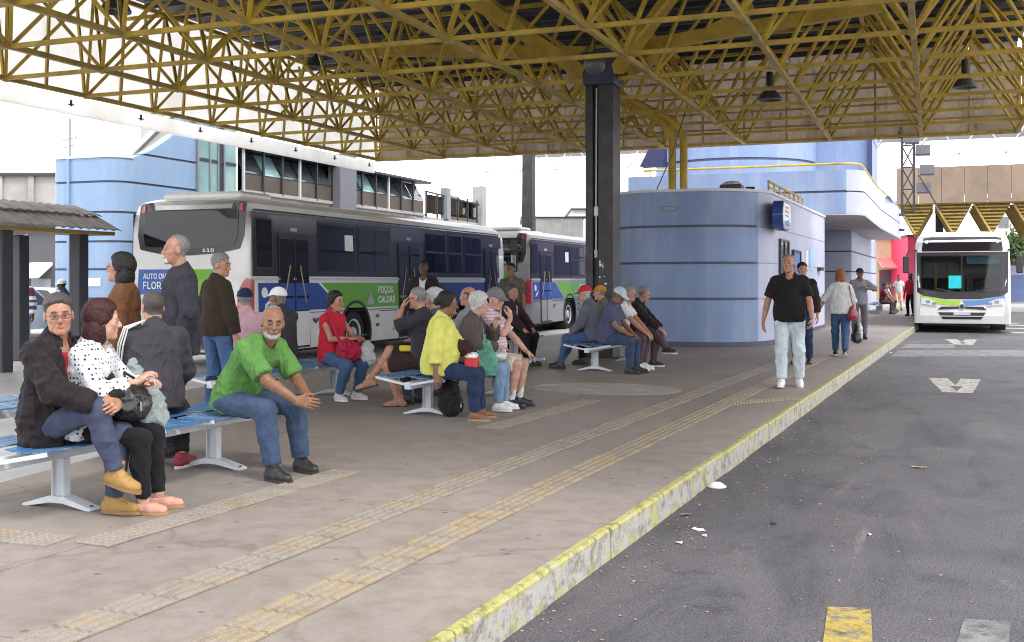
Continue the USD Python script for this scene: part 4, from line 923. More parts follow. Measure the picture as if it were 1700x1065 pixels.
def make_bus(name, label, loc, rz, scale=None, L=12.9, W=2.8, H=3.25, front_sign=False, coat=None):
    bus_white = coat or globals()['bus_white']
    T = thing(name, label, 'bus', loc, rz, scale=scale)
    arches = [3.95, 9.35]
    sh = bus_shell(L, W, H)
    for y in arches:
        for s in (-1, 1):
            sh = sh - manifold3d.Manifold.cylinder(.7, .68, .68, 32).rotate((0, 90, 0)).translate((W / 2 - .45 if s > 0 else -W / 2 - .25, y, .52))
    mm = sh.to_mesh(); tm = trimesh.Trimesh(np.array(mm.vert_properties[:, :3]), np.array(mm.tri_verts), process=False)
    wsq = Polygon([(-1.18, 1.4), (-.6, 1.3), (.6, 1.3), (1.18, 1.4), (1.2, 2.46), (-1.2, 2.46)]).buffer(-.05).buffer(.05)
    if front_sign:
        Mb = manifold3d.Manifold
        hole = Mb.extrude(manifold3d.CrossSection(ccw(wsq.buffer(-.03))), 2.0).rotate((90, 0, 0)).translate((0, L + .5, 0))
        sh = sh - hole - Mb.cube((2.4, 5.6, 1.75)).translate((-1.2, L - 6.2, .85)) - Mb.cube((.08, 3.6, .9)).translate((-1.36, L - 5.6, 1.8)) - Mb.cube((.08, 3.6, .9)).translate((1.28, L - 5.6, 1.8))
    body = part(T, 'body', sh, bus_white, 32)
    def end_panel(q, out, mat, parent, nm, sgn):
        """a panel hugging the rear (sgn -1) or the front (sgn 1) of the body"""
        q = Polygon(q) if not hasattr(q, 'exterior') else q
        q = q.buffer(0)
        x0, z0, x1, z1 = q.bounds
        vs, fs_ = [], []; n = 0
        gx = np.unique(np.r_[np.arange(math.floor(x0 / .15) * .15, x1 + .15, .15), -W / 2 + .3, W / 2 - .3, -W / 2 + .1, W / 2 - .1, -W / 2 + .03, W / 2 - .03]); gz = np.arange(z0 - .001, z1 + .3, .28)
        for a, b in zip(gx[:-1], gx[1:]):
            for c, d in zip(gz[:-1], gz[1:]):
                pc = q.intersection(sbox(a, c, b, d))
                for g in getattr(pc, 'geoms', [pc]):
                    if g.geom_type != 'Polygon' or g.area < 1e-6: continue
                    v, f = trimesh.creation.triangulate_polygon(g, engine='earcut')
                    vs.append(v); fs_.append(np.asarray(f) + n); n += len(v)
        v2, f2 = np.vstack(vs), np.vstack(fs_)
        rim = np.array(q.exterior.segmentize(.12).coords)[:-1]; m = len(rim)
        allv = np.vstack([v2, rim])
        o = np.c_[np.clip(allv[:, 0], -W / 2 + .004, W / 2 - .004), np.full(len(allv), sgn * 60.0), allv[:, 1]]
        loc, ri, _t = tm.ray.intersects_location(o, np.tile([0, -sgn, 0], (len(o), 1)), multiple_hits=False)
        y = np.full(len(allv), np.nan); y[ri] = loc[:, 1]
        bad = np.isnan(y)
        if bad.any(): y[bad] = np.nanmedian(y)
        k = len(v2)
        F3 = np.c_[v2[:, 0], y[:k] + sgn * out, v2[:, 1]]
        R0 = np.c_[rim[:, 0], y[k:] + sgn * out, rim[:, 1]]; R1 = R0 - [0, sgn * (out + .012), 0]
        j = np.arange(m); j1 = (j + 1) % m
        side = np.vstack([np.c_[k + j, k + j1, k + m + j1], np.c_[k + j, k + m + j1, k + m + j]])
        nrm = np.cross(F3[f2[:, 1]] - F3[f2[:, 0]], F3[f2[:, 2]] - F3[f2[:, 0]])[:, 1]
        f2 = np.where((nrm * sgn < 0)[:, None], f2[:, ::-1], f2)
        return part(parent, nm, (np.vstack([F3, R0, R1]), np.vstack([f2, side])), mat)
    part(T, 'chassis', bx(-W / 2 + .25, W / 2 - .25, .5, L - .6, .22, .32), bus_trim)
    part(T, 'roof_hatch', rbx(-.4, .4, 3.2, 4.0, H + .0, H + .09, .03), bus_white)
    part(T, 'roof_hatch', rbx(-.4, .4, 8.2, 9.0, H + .0, H + .09, .03), bus_white)
    part(T, 'roof_pod', rbx(-.9, .9, .45, 1.5, H - .05, H + .1, .05), bus_white)
    for y in arches:
        for s in (-1, 1):
            wheel(T, s * (W / 2 - .18), y, s)
            fl_ = lambda m: (m[0][:, [2, 1, 0]] * np.array([s, 1, 1]), m[1])
            part(T, 'arch_liner', moved(fl_(lathe([(0, -.43), (.672, -.43), (.672, .0)], 24)), (s * W / 2, y, .52)), black_rubber)
            ring = [(y + .70 * math.cos(t), .52 + .70 * math.sin(t)) for t in np.linspace(-.3, PI + .3, 26)] + [(y + .64 * math.cos(t), .52 + .64 * math.sin(t)) for t in np.linspace(PI + .3, -.3, 26)]
            part(T, 'wheel_arch', poly_side(s, [q for q in ring], W, H, .012, .03), bus_trim)
    P_ = lambda s, y0, y1, z0, z1, out, r=0.0, th=.012: on_side(s, y0, y1, z0, z1, W, H, out, th, r)
    ylast = L - .55
    for s in (1, -1):
        part(T, 'window_band', P_(s, .14, ylast, 1.73, 2.94, .006), bus_black)
        part(T, 'rain_gutter', P_(s, .2, ylast, 2.955, 2.985, .02), bus_trim)
        part(T, 'stripe', poly_side(s, [(.3, 1.06), (2.35, 1.06), (3.3, 1.06), (2.42, 1.6), (.3, 1.6)], W, H, .006), bus_blue)
        part(T, 'stripe', poly_side(s, [(3.42, 1.06), (7.55, 1.06), (7.0, 1.6), (2.54, 1.6)], W, H, .006), bus_green)
        part(T, 'stripe', poly_side(s, [(7.6, 1.06), (L - .35, 1.06), (L - .35, 1.6), (7.05, 1.6)], W, H, .006), bus_blue)
        part(T, 'skirt_seam', P_(s, .3, L - .4, 1.0, 1.015, .009), bus_trim)
        part(T, 'moulding', P_(s, .16, ylast, 1.66, 1.70, .02), pale_metal)
    # right-hand side: doors and windows
    def door(s, y0, y1, open_=False):
        D = part(T, 'door', P_(s, y0, y1, .32, 2.55, .018), bus_black)
        h = (y1 - y0) / 2
        for k in range(2):
            a, b = y0 + k * h + .05, y0 + (k + 1) * h - .05
            part(D, 'pane', P_(s, a, b, 1.3, 2.45, .024, .05), bus_glass if k else bus_glass2)
            if not open_:
                part(D, 'panel', P_(s, a - .02, b + .02, 1.06, 1.6, .026), bus_blue)
                part(D, 'panel', P_(s, a - .02, b + .02, .36, 1.04, .026), bus_white)
            else:
                part(D, 'panel', P_(s, a - .0, b - .1, .36, 1.25, .024), bus_glass2)
            part(D, 'leaf_edge', P_(s, a - .045, a - .02, .34, 2.5, .035), bus_trim)
            part(D, 'handrail', tube([(s * (W / 2 + .02), a + .1 + .25 * k, 1.2), (s * (W / 2 + .02), a + .32 - .2 * k, 1.95)], .012, 6), paint('rail_yellow', (.4, .34, .2)))
        part(D, 'header', P_(s, y0 - .35, y1 + .3, 2.58, 2.9, .014), mauve)
        part(D, 'number_plate', P_(s, (y0 + y1) / 2 - .12, (y0 + y1) / 2 + .12, 2.615, 2.68, .018), letter_grey2)
        return D
    def window(s, y0, y1, split=True, z0=1.80, z1=2.86, n=2):
        Wn = part(T, 'window', P_(s, y0, y1, z0, z1, .016, .08), bus_trim)
        zm = z0 + (z1 - z0) * .52
        if split:
            w = (y1 - y0 - .08) / n
            for k in range(n): part(Wn, 'pane', P_(s, y0 + .05 + k * w, y0 + .02 + (k + 1) * w, zm + .03, z1 - .05, .022, .03), bus_glass2 if k % 2 == 0 else bus_glass)
            for k in range(n): part(Wn, 'pane', P_(s, y0 + .05 + k * w, y0 + .02 + (k + 1) * w, z0 + .05, zm - .02, .022, .03), bus_glass if k % 2 == 0 else bus_glass2)
            part(Wn, 'rail', P_(s, y0 + .03, y1 - .03, zm - .018, zm + .028, .028), bus_trim)
        else:
            part(Wn, 'pane', P_(s, y0 + .04, y1 - .04, z0 + .04, z1 - .04, .022, .06), bus_glass)
        return Wn
    window(1, .22, .80, False, 1.86, 2.84)
    door(1, .98, 2.08)
    wq = window(1, 2.42, 3.98, False)
    part(wq, 'sticker', P_(1, 3.5, 3.85, 2.28, 2.62, .026), letter_w)
    window(1, 4.05, 5.60)
    door(1, 5.98, 7.15, True)
    window(1, 7.42, 8.70); window(1, 8.82, 9.72); window(1, 9.84, 11.05)
    door(1, 11.25, 12.2, True)
    for k in range(7): window(-1, .3 + k * 1.72, 1.9 + k * 1.72)
    part(T, 'lettering', text_on('POÇOS', .15, (side_x(1.36, W, H) + .008, 4.95, 1.37), (0, 1, 0), (0, 0, 1), .004, True), letter_w)
    part(T, 'lettering', text_on('CALDAS', .15, (side_x(1.2, W, H) + .008, 4.95, 1.15), (0, 1, 0), (0, 0, 1), .004, True), letter_w)
    part(T, 'lettering', text_on('DE', .06, (side_x(1.2, W, H) + .008, 5.6, 1.37), (0, 1, 0), (0, 0, 1), .004, True), letter_w)
    part(T, 'crest', poly_side(1, [(4.45, 1.12), (4.78, 1.12), (4.72, 1.24), (4.65, 1.3), (4.615, 1.46), (4.58, 1.3), (4.51, 1.24)], W, H, .01), letter_grey)
    part(T, 'emblem', poly_side(1, [(.5 + .1 * math.cos(t), 1.42 + .1 * math.sin(t)) for t in np.linspace(0, 2 * PI, 16)[:-1]], W, H, .01), letter_w)
    part(T, 'emblem', poly_side(1, [(.5, 1.12), (.68, 1.22), (.76, 1.34), (.66, 1.28), (.52, 1.2)], W, H, .01), letter_w)
    for z in (.62, .82): part(T, 'marker', P_(1, 4.85, 4.99, z, z + .07, .012), lamp_red)
    for z in (.62, .82): part(T, 'marker', P_(-1, 4.85, 4.99, z, z + .07, .012), lamp_red)
    part(T, 'hatch', P_(1, 5.05, 5.85, .38, .95, .01), bus_white)
    part(T, 'hatch_seam', P_(1, 5.03, 5.87, .955, .975, .012), bus_trim)
    part(T, 'badge', poly_side(1, [(2.18, .85), (2.28, .78), (2.38, .85), (2.36, .9), (2.28, .84), (2.2, .9)], W, H, .03), bus_blue)
    part(T, 'badge', poly_side(1, [(7.9, 1.35), (8.5, 1.35), (8.5, 1.58), (7.9, 1.58)], W, H, .014), bus_trim)
    # rear
    ry = lambda z: float(tm.ray.intersects_location([[.02, -50, z]], [[0, 1, 0]], multiple_hits=False)[0][0][1])
    gl = Polygon([(-1.14, 2.24), (-.7, 2.16), (0, 2.12), (.7, 2.16), (1.14, 2.24), (1.22, 2.5), (1.21, H - .14), (.8, H - .08), (-.8, H - .08), (-1.21, H - .14), (-1.22, 2.5)]).buffer(-.05).buffer(.05, quad_segs=4)
    def curved(q, out, mat, parent, nm, th=.02): return end_panel(q, out, mat, parent, nm, -1)
    RS = curved(gl, .012, bus_black, T, 'rear_surround')
    g2 = Polygon([(-1.02, 2.3), (0, 2.24), (1.02, 2.3), (1.08, 2.5), (1.05, H - .28), (-1.05, H - .28), (-1.08, 2.5)]).buffer(-.06).buffer(.06, quad_segs=4)
    curved(g2, .02, bus_glass, RS, 'rear_window')
    part(RS, 'lettering', text_on('110', .062, (.30, ry(2.2) - .018, 2.185), (1, 0, 0), (0, 0, 1), .004, True, .26), letter_w)
    curved([(-1.14, 1.38), (-.02, 1.38), (-.02, 1.86), (-1.14, 1.86)], .012, bus_rearblue, T, 'rear_panel')
    curved([(0, 1.38), (.62, 1.38), (.78, 1.55), (.86, 1.86), (.0, 1.86)], .012, bus_green, T, 'rear_panel')
    part(T, 'lettering', text_on('AUTO OMNIBUS', .1, (-1.02, ry(1.7) - .018, 1.68), (1, 0, 0), (0, 0, 1), .004, True, .92), letter_w)
    part(T, 'lettering', text_on('FLORAMAR', .13, (-1.02, ry(1.5) - .018, 1.49), (1, 0, 0), (0, 0, 1), .004, True, .92), letter_w)
    wc = curved([(-.55, .98), (-.22, .98), (-.22, 1.28), (-.55, 1.28)], .012, bus_rearblue, T, 'wheelchair_sign')
    part(wc, 'wheelchair_mark', tube([(-.385 + .07 * math.cos(t), ry(1.1) - .016, 1.09 + .07 * math.sin(t)) for t in np.linspace(2.3, 6.4, 12)], .012, 6), letter_w)
    part(wc, 'wheelchair_mark', tube([(-.40, ry(1.1) - .016, 1.22), (-.40, ry(1.1) - .016, 1.12), (-.32, ry(1.1) - .016, 1.12), (-.29, ry(1.1) - .016, 1.04)], .012, 6), letter_w)
    for s in (-1, 1):
        q = [(s * 1.12, 1.0), (s * 1.38, .92), (s * 1.38, 1.66), (s * 1.30, 1.70), (s * 1.19, 1.5)]
        L_ = curved(Polygon(q).buffer(0), .03, lamp_red, T, 'tail_light', .03)
        for z in (1.12, 1.28, 1.44): curved([(s * 1.14, z), (s * 1.32, z), (s * 1.32, z + .012), (s * 1.14, z + .012)], .034, bus_trim, L_, 'lamp_rib')
        curved([(s * .9, .62), (s * 1.18, .62), (s * 1.18, .74), (s * .9, .74)], .03, lamp_red, T, 'reflector')
        curved([(s * 1.08, H - .3), (s * 1.16, H - .3), (s * 1.15, H - .16), (s * 1.08, H - .16)], .03, lamp_red, T, 'marker_lamp')
    curved([(-1.18, .36), (1.18, .36), (1.18, .56), (-1.18, .56)], .06, bus_trim, T, 'rear_bumper', .06)
    curved([(-.3, .6), (.3, .6), (.3, .74), (-.3, .74)], .02, paint('plate_red', (.35, .06, .05)), T, 'number_plate')
    # front
    fy = lambda z: float(tm.ray.intersects_location([[.02, 50, z]], [[0, -1, 0]], multiple_hits=False)[0][0][1])
    def front(q, out, mat, parent, nm, th=.02): return end_panel(q, out, mat, parent, nm, 1)
    front(Polygon([(-1.17, 2.6), (1.17, 2.6), (1.12, 3.02), (.9, 3.06), (-.9, 3.06), (-1.12, 3.02)]).buffer(-.03).buffer(.03), .012, bus_glass2, T, 'destination_panel')
    fq = Polygon([(-1.3, 1.3), (-1.12, 1.18), (-.5, 1.08), (.5, 1.08), (1.12, 1.18), (1.3, 1.3), (1.31, 2.57), (-1.31, 2.57)]).buffer(-.03).buffer(.03)
    fr = front(fq.difference(wsq.buffer(-.03)) if front_sign else fq, .012, bus_black, T, 'front_surround')
    ws = front(wsq, .02, pane_glass('windscreen_glass', (.62, .7, .72)) if front_sign else bus_glass, fr, 'windscreen')
    part(fr, 'centre_seam', tube([(0, fy(1.3) + .024, 1.3), (0, fy(2.46) + .024, 2.46)], .01, 6), bus_trim)
    for s in (-1, 1):
        part(fr, 'wiper', tube([(s * .1, fy(1.25) + .03, 1.25), (s * .75, fy(1.5) + .03, 1.42)], .012, 6), bus_trim)
        hl = front(Polygon([(s * .72, .86), (s * 1.17, .92), (s * 1.19, 1.1), (s * 1.0, 1.1), (s * .78, 1.0)]).buffer(.0), .03, lamp_clear, T, 'headlight', .03)
        front([(s * .8 - .06, .9), (s * .8 + .06, .9), (s * .8 + .06, .98), (s * .8 - .06, .98)], .034, chrome, hl, 'reflector')
        front([(s * .98 - .06, .95), (s * .98 + .06, .95), (s * .98 + .06, 1.04), (s * .98 - .06, 1.04)], .034, chrome, hl, 'reflector')
        front([(s * .98, 2.86), (s * 1.06, 2.86), (s * 1.05, 2.95), (s * .98, 2.95)], .03, lamp_clear, T, 'marker_lamp')
        mx = s * (W / 2 + .22)
        mp = tube([(s * (W / 2 - .15), fy(2.5) - .1, 2.62), (s * (W / 2 + .12), L + .02, 2.66), (mx, L + .06, 2.45)], .025, 6)
        Mi = part(T, 'mirror', cat_m([mp, rbx(mx - .1, mx + .1, L - .0, L + .1, 1.9, 2.45, .03)]), bus_trim, 30)
        part(Mi, 'mirror_glass', bx(mx - .08, mx + .08, L - .006, L - .001, 1.94, 2.4), chrome)
    front([(-1.2, 1.0), (-.8, .93), (-.1, .86), (-.02, 1.04), (-.5, 1.05), (-1.05, 1.15), (-1.22, 1.24)], .012, bus_rearblue if False else bus_blue2, T, 'front_stripe')
    front([(1.2, 1.0), (.8, .93), (.1, .86), (.02, 1.04), (.5, 1.05), (1.05, 1.15), (1.22, 1.24)], .012, bus_lime, T, 'front_stripe')
    front(Polygon([(-.7, .74), (-.05, .78), (.05, .78), (.7, .74), (.6, .84), (-.6, .84)]), .015, bus_trim, T, 'grille')
    front([(-.62, .56), (.62, .56), (.68, .66), (-.68, .66)], .015, bus_trim, T, 'grille')
    front([(-.55, .44), (.55, .44), (.6, .52), (-.6, .52)], .015, bus_trim, T, 'grille')
    front([(-.24, .58), (.24, .58), (.24, .68), (-.24, .68)], .03, paint('plate_grey', (.5, .5, .56)), T, 'number_plate')
    e = [(.09 * math.cos(t), .84 + .09 * math.sin(t)) for t in np.linspace(0, 2 * PI, 16)[:-1]]
    front(e, .03, chrome, T, 'emblem_ring')
    front([(.06 * math.cos(t), .84 + .06 * math.sin(t)) for t in np.linspace(0, 2 * PI, 16)[:-1]], .036, bus_trim, T, 'emblem')
    if front_sign:
        inside = paint('bus_inside', (.2, .2, .21), rough=.7)
        part(T, 'dashboard', rbx(-1.15, 1.15, L - .9, L - .25, .9, 1.32, .05), bus_trim)
        part(T, 'steering_wheel', moved(tube([(.24 * math.cos(t), .12 * math.sin(t), .2 * math.sin(t)) for t in np.linspace(0, 2 * PI, 20)], .02, 6), (-.62, L - 1.05, 1.42)), bus_trim)
        part(T, 'driver_seat', cat_m([rbx(-.85, -.4, L - 1.75, L - 1.6, .9, 1.75, .04), rbx(-.85, -.4, L - 1.7, L - 1.25, 1.0, 1.15, .04)]), cloth('seat_fabric', (.05, .06, .1)))
        part(T, 'partition', bx(-1.15, -.2, L - 2.0, L - 1.96, .9, 1.9), inside)
        for yy in (3.0, 3.9, 4.8):
            for xx in (-.95, -.45, .5, 1.0): part(T, 'passenger_seat', rbx(xx - .2, xx + .2, L - yy, L - yy + .08, .95, 1.75, .04), cloth('seat_fabric', (.05, .06, .1)))
        rl = paint('rail_bright_yellow', (.5, .42, .08))
        for xx, yy in ((.35, 1.5), (.75, 1.5), (-.1, 2.1), (.35, 3.2)): part(T, 'grab_rail', tube([(xx, L - yy, .9), (xx, L - yy, 2.2)], .022, 6), rl)
        part(T, 'grab_rail', tube([(.35, L - 1.5, 1.75), (.55, L - 1.5, 1.85), (.75, L - 1.5, 1.75)], .022, 6), rl)
        part(T, 'sun_visor', bx(-1.1, -.15, L - .5, L - .47, 2.2, 2.44), paint('visor_blue', (.12, .3, .42)))
        tq = front([(.02, 1.42), (.38, 1.42), (.38, 1.82), (.02, 1.82)], .03, paint('teal_sign', (.0, .45, .5), rough=.4), ws, 'teal_notice')
    return T
bus_blue2 = paint('bus_front_blue', (.10, .24, .5), rough=.3, var=.06, coat=.3)
bus_lime = paint('bus_lime', (.33, .55, .06), rough=.3, var=.06, coat=.3)
make_bus('city_bus', 'white bus with blue and green side stripe parked nearest on the left, seen from behind', (-13.09, 16.8, RZ), 0)
make_bus('city_bus', 'bus with shade put into its grey body colour, parked ahead of the near left bus, its front hidden by the dark column', (-13.02, 31.5, RZ), 0, coat=paint('bus_shade_grey', (.30, .30, .31), rough=.35, var=.06, dirt=(.2, .19, .19), dirt_amt=.4, dirt_scale=.9))  # darker body grey carries the shade this bus stands in
bxr, byr = on_ground(1597, 553, RR)
make_bus('city_bus', 'white bus with lime and blue front band driving towards the platform on the right', (bxr, byr + 12.3, RR), 180, (.985, .95, .965), front_sign=True)
# ================================================================ people: implicit bodies meshed by surface nets
def surface_nets(Fd, org, h):
    ins = Fd < 0
    nx, ny, nz = Fd.shape
    c = np.zeros((nx - 1, ny - 1, nz - 1), np.int8)
    for a in (0, 1):
        for b in (0, 1):
            for d in (0, 1): c += ins[a:nx - 1 + a, b:ny - 1 + b, d:nz - 1 + d]
    I = np.argwhere((c > 0) & (c < 8))
    if len(I) == 0: return np.zeros((0, 3)), np.zeros((0, 3), int)
    idx = -np.ones(c.shape, np.int64); idx[I[:, 0], I[:, 1], I[:, 2]] = np.arange(len(I))
    cor = [(a, b, d) for a in (0, 1) for b in (0, 1) for d in (0, 1)]
    val = {k: Fd[I[:, 0] + k[0], I[:, 1] + k[1], I[:, 2] + k[2]] for k in cor}
    acc, cnt = np.zeros((len(I), 3)), np.zeros(len(I))
    for k in cor:
        for ax in range(3):
            if k[ax]: continue
            k2 = tuple(k[i] + (i == ax) for i in range(3))
            a, b = val[k], val[k2]
            m = (a < 0) != (b < 0)
            t = np.where(m, a / np.where(m, a - b, 1), 0)
            p = np.tile(np.array(k, float), (len(I), 1)); p[:, ax] += t
            acc += p * m[:, None]; cnt += m
    V = (I + acc / cnt[:, None]) * h + org
    faces = []
    for ax in range(3):
        u, w = (ax + 1) % 3, (ax + 2) % 3
        sl0, sl1 = [slice(None)] * 3, [slice(None)] * 3
        sl0[ax], sl1[ax] = slice(0, -1), slice(1, None)
        A, B = ins[tuple(sl0)], ins[tuple(sl1)]
        E_ = np.argwhere(A != B)
        ok = (E_[:, u] > 0) & (E_[:, w] > 0) & (E_[:, u] < Fd.shape[u] - 1) & (E_[:, w] < Fd.shape[w] - 1)
        E_ = E_[ok]
        if not len(E_): continue
        fl = A[E_[:, 0], E_[:, 1], E_[:, 2]]
        q = []
        for du, dw in ((-1, -1), (0, -1), (0, 0), (-1, 0)):
            e = E_.copy(); e[:, u] += du; e[:, w] += dw
            q.append(idx[e[:, 0], e[:, 1], e[:, 2]])
        q = np.stack(q, 1)
        q = np.where(fl[:, None], q, q[:, ::-1])
        faces += [q[:, [0, 1, 2]], q[:, [0, 2, 3]]]
    return V, np.vstack(faces)
class Field:
    def __init__(self, lo, hi, h):
        self.h = h; self.org = np.array(lo, float) - 2 * h
        n = np.ceil((np.array(hi) - np.array(lo)) / h).astype(int) + 5
        self.F = np.full(n, 0.2, np.float32)
        self.ax = [self.org[i] + h * np.arange(n[i]) for i in range(3)]
    def _sl(self, lo, hi, pad):
        s = []
        for i in range(3):
            a = max(0, int((lo[i] - pad - self.org[i]) / self.h)); b = min(self.F.shape[i], int((hi[i] + pad - self.org[i]) / self.h) + 2)
            if b <= a: return None
            s.append(slice(a, b))
        return tuple(s)
    def apply(self, fn, lo, hi, k=0.03, op='add', clips=()):
        s = self._sl(lo, hi, k + 2.5 * self.h)
        if s is None: return
        P = np.stack(np.meshgrid(*[self.ax[i][s[i]] for i in range(3)], indexing='ij'), -1).astype(np.float32)
        d = fn(P)
        for c, n in clips: d = np.maximum(d, (P - np.array(c, np.float32)) @ np.array(n, np.float32))
        g = self.F[s]
        if op == 'add':
            hh = np.clip(0.5 + 0.5 * (g - d) / k, 0, 1); self.F[s] = g * (1 - hh) + d * hh - k * hh * (1 - hh)
        elif op == 'sub':
            hh = np.clip(0.5 - 0.5 * (g + d) / k, 0, 1); self.F[s] = g * (1 - hh) - d * hh + k * hh * (1 - hh)
    def cone(self, a, b, r1, r2, k=0.03, op='add', flat=None, clips=()):
        """tapered limb; flat=(axis, ratio) squeezes it along an axis"""
        a, b = np.array(a, np.float32), np.array(b, np.float32); ba = b - a; L2 = float(ba @ ba) + 1e-12
        def fn(P):
            q = P - a
            t = np.clip((q @ ba) / L2, 0, 1)
            w = q - t[..., None] * ba
            if flat is not None:
                ax = np.array(flat[0], np.float32); e = w @ ax
                w = w + (1 / flat[1] - 1) * e[..., None] * ax
                return (np.sqrt((w * w).sum(-1)) - (r1 + t * (r2 - r1))) * min(1, flat[1] * 1.2)
            return np.sqrt((w * w).sum(-1)) - (r1 + t * (r2 - r1))
        R_ = max(r1, r2); self.apply(fn, np.minimum(a, b) - R_, np.maximum(a, b) + R_, k, op, clips)
    def ell(self, c, r, R_=None, k=0.03, op='add', clips=()):
        c, r = np.array(c, np.float32), np.array(r, np.float32); A = np.eye(3, dtype=np.float32) if R_ is None else np.array(R_, np.float32)
        def fn(P):
            q = (P - c) @ A                        # columns of A are the axes
            k0 = np.sqrt(((q / r) ** 2).sum(-1)); k1 = np.sqrt(((q / (r * r)) ** 2).sum(-1)) + 1e-9
            return k0 * (k0 - 1) / k1
        m = float(r.max()); self.apply(fn, c - m, c + m, k, op, clips)
    def cut(self, c, n):
        """keep only the side of the plane that n points away from"""
        P = [self.ax[i] - c[i] for i in range(3)]
        self.F = np.maximum(self.F, (P[0][:, None, None] * n[0] + P[1][None, :, None] * n[1] + P[2][None, None, :] * n[2]).astype(np.float32))
    def pts(self): return np.stack(np.meshgrid(*self.ax, indexing='ij'), -1)
    def mesh(self, wr=0.0, freq=14.0, seed=0):
        v, f = surface_nets(self.F, self.org, self.h)
        if wr and len(v):
            n = np.zeros_like(v); fn = np.cross(v[f[:, 1]] - v[f[:, 0]], v[f[:, 2]] - v[f[:, 0]])
            for k in range(3): np.add.at(n, f[:, k], fn)
            n /= np.linalg.norm(n, axis=1, keepdims=True) + 1e-9
            q = v * np.array([freq, freq, freq * .7]) + seed * 3.1
            w = meshkit.noise(q + 1.5 * (meshkit.noise(q * .5, seed + 5)[:, None] - .5), seed)
            w2 = meshkit.noise(q * 2.3 + 7, seed + 2)
            r1, r2 = 1 - np.abs(2 * w - 1), 1 - np.abs(2 * w2 - 1)
            v = v + n * (r1 ** 2 - .4 + .45 * (r2 ** 2 - .4))[:, None] * wr
        return v, f
def rot(axis, deg):
    a = np.radians(deg); c, s = np.cos(a), np.sin(a)
    return {'x': np.array([[1, 0, 0], [0, c, -s], [0, s, c]]), 'y': np.array([[c, 0, s], [0, 1, 0], [-s, 0, c]]), 'z': np.array([[c, -s, 0], [s, c, 0], [0, 0, 1]])}[axis]
def unit(v): v = np.array(v, float); return v / (np.linalg.norm(v) + 1e-9)
def ik(a, c, l1, l2, hint):
    a, c = np.array(a, float), np.array(c, float); d = c - a; L = np.linalg.norm(d); mx = (l1 + l2) * .995
    if L > mx: c = a + d / L * mx; d = c - a; L = mx
    x = (l1 * l1 - l2 * l2 + L * L) / (2 * L); h_ = math.sqrt(max(l1 * l1 - x * x, 0)); u = d / L
    hv = np.array(hint, float); hv = hv - u * (hv @ u); hv /= np.linalg.norm(hv) + 1e-9
    return a + u * x + hv * h_, c

def skin_mat(name, col):
    if name in _mats: return _mats[name]
    col = np.array(col)
    _mats[name] = usdkit.material(stage, '/World/Looks/' + name, {'g': ('geometry', {}), 'n': ('noise_texture', {'scale': 16.0, 'detail': 4.0}), 'n2': ('noise_texture', {'scale': 220.0, 'detail': 2.0}),
        'r': ('rgb_ramp', {'ramp': [(.3, tuple(col * np.array([.82, .74, .72]))), (.7, tuple(np.minimum(col * 1.12, 1)))]}), 'bp': ('bump', {'strength': .15, 'distance': .002}),
        'n3': ('noise_texture', {'scale': 45.0, 'detail': 5.0, 'roughness': .7}), 'r3': ('rgb_ramp', {'ramp': [(.3, (.72, .66, .64)), (.6, (1, 1, 1))]}), 'mu': ('mix_color', {'blend_type': 'multiply', 'fac': 1.0}),
        'p': ('principled_bsdf', {'roughness': .52, 'specular_ior_level': .35, 'subsurface_weight': .05, 'subsurface_scale': .006})},
        [('g.position', 'n.vector'), ('g.position', 'n2.vector'), ('n.fac', 'r.fac'), ('g.position', 'n3.vector'), ('n3.fac', 'r3.fac'), ('r.color', 'mu.a'), ('r3.color', 'mu.b'), ('mu.result', 'p.base_color'), ('n2.fac', 'bp.height'), ('bp.normal', 'p.normal')], surface='p.BSDF')
    return _mats[name]
SKIN = {'fair': (.46, .28, .21), 'tan': (.36, .195, .13), 'olive': (.32, .185, .115), 'brown': (.20, .105, .06), 'dark': (.085, .045, .03)}
HAIR = {'white': (.40, .39, .385), 'pale': (.25, .235, .225), 'grey': (.17, .16, .155), 'darkgrey': (.06, .052, .047), 'black': (.012, .010, .010), 'brown': (.045, .024, .014), 'wine': (.035, .008, .009), 'ginger': (.20, .075, .022)}
def hair_mat(k):
    n = 'hair_' + k
    if n in _mats: return _mats[n]
    col = np.array(HAIR[k])
    _mats[n] = usdkit.material(stage, '/World/Looks/' + n, {'g': ('geometry', {}), 'mp': ('mapping', {'scale': (1, 1, .18)}), 'n': ('noise_texture', {'scale': 160.0, 'detail': 3.0}), 'r': ('rgb_ramp', {'ramp': [(.3, tuple(col * .55)), (.7, tuple(np.minimum(col * 1.35, 1)))]}),
        'bp': ('bump', {'strength': .8, 'distance': .006}), 'p': ('principled_bsdf', {'roughness': .6, 'specular_ior_level': .28})},
        [('g.position', 'mp.vector'), ('mp.vector', 'n.vector'), ('n.fac', 'r.fac'), ('r.color', 'p.base_color'), ('n.fac', 'bp.height'), ('bp.normal', 'p.normal')], surface='p.BSDF')
    return _mats[n]
eye_white = paint('eye_white', (.27, .22, .20), rough=.25, var=.03)
eye_dark = paint('eye_dark', (.02, .013, .01), rough=.15, var=.1)
lip_cache = {}

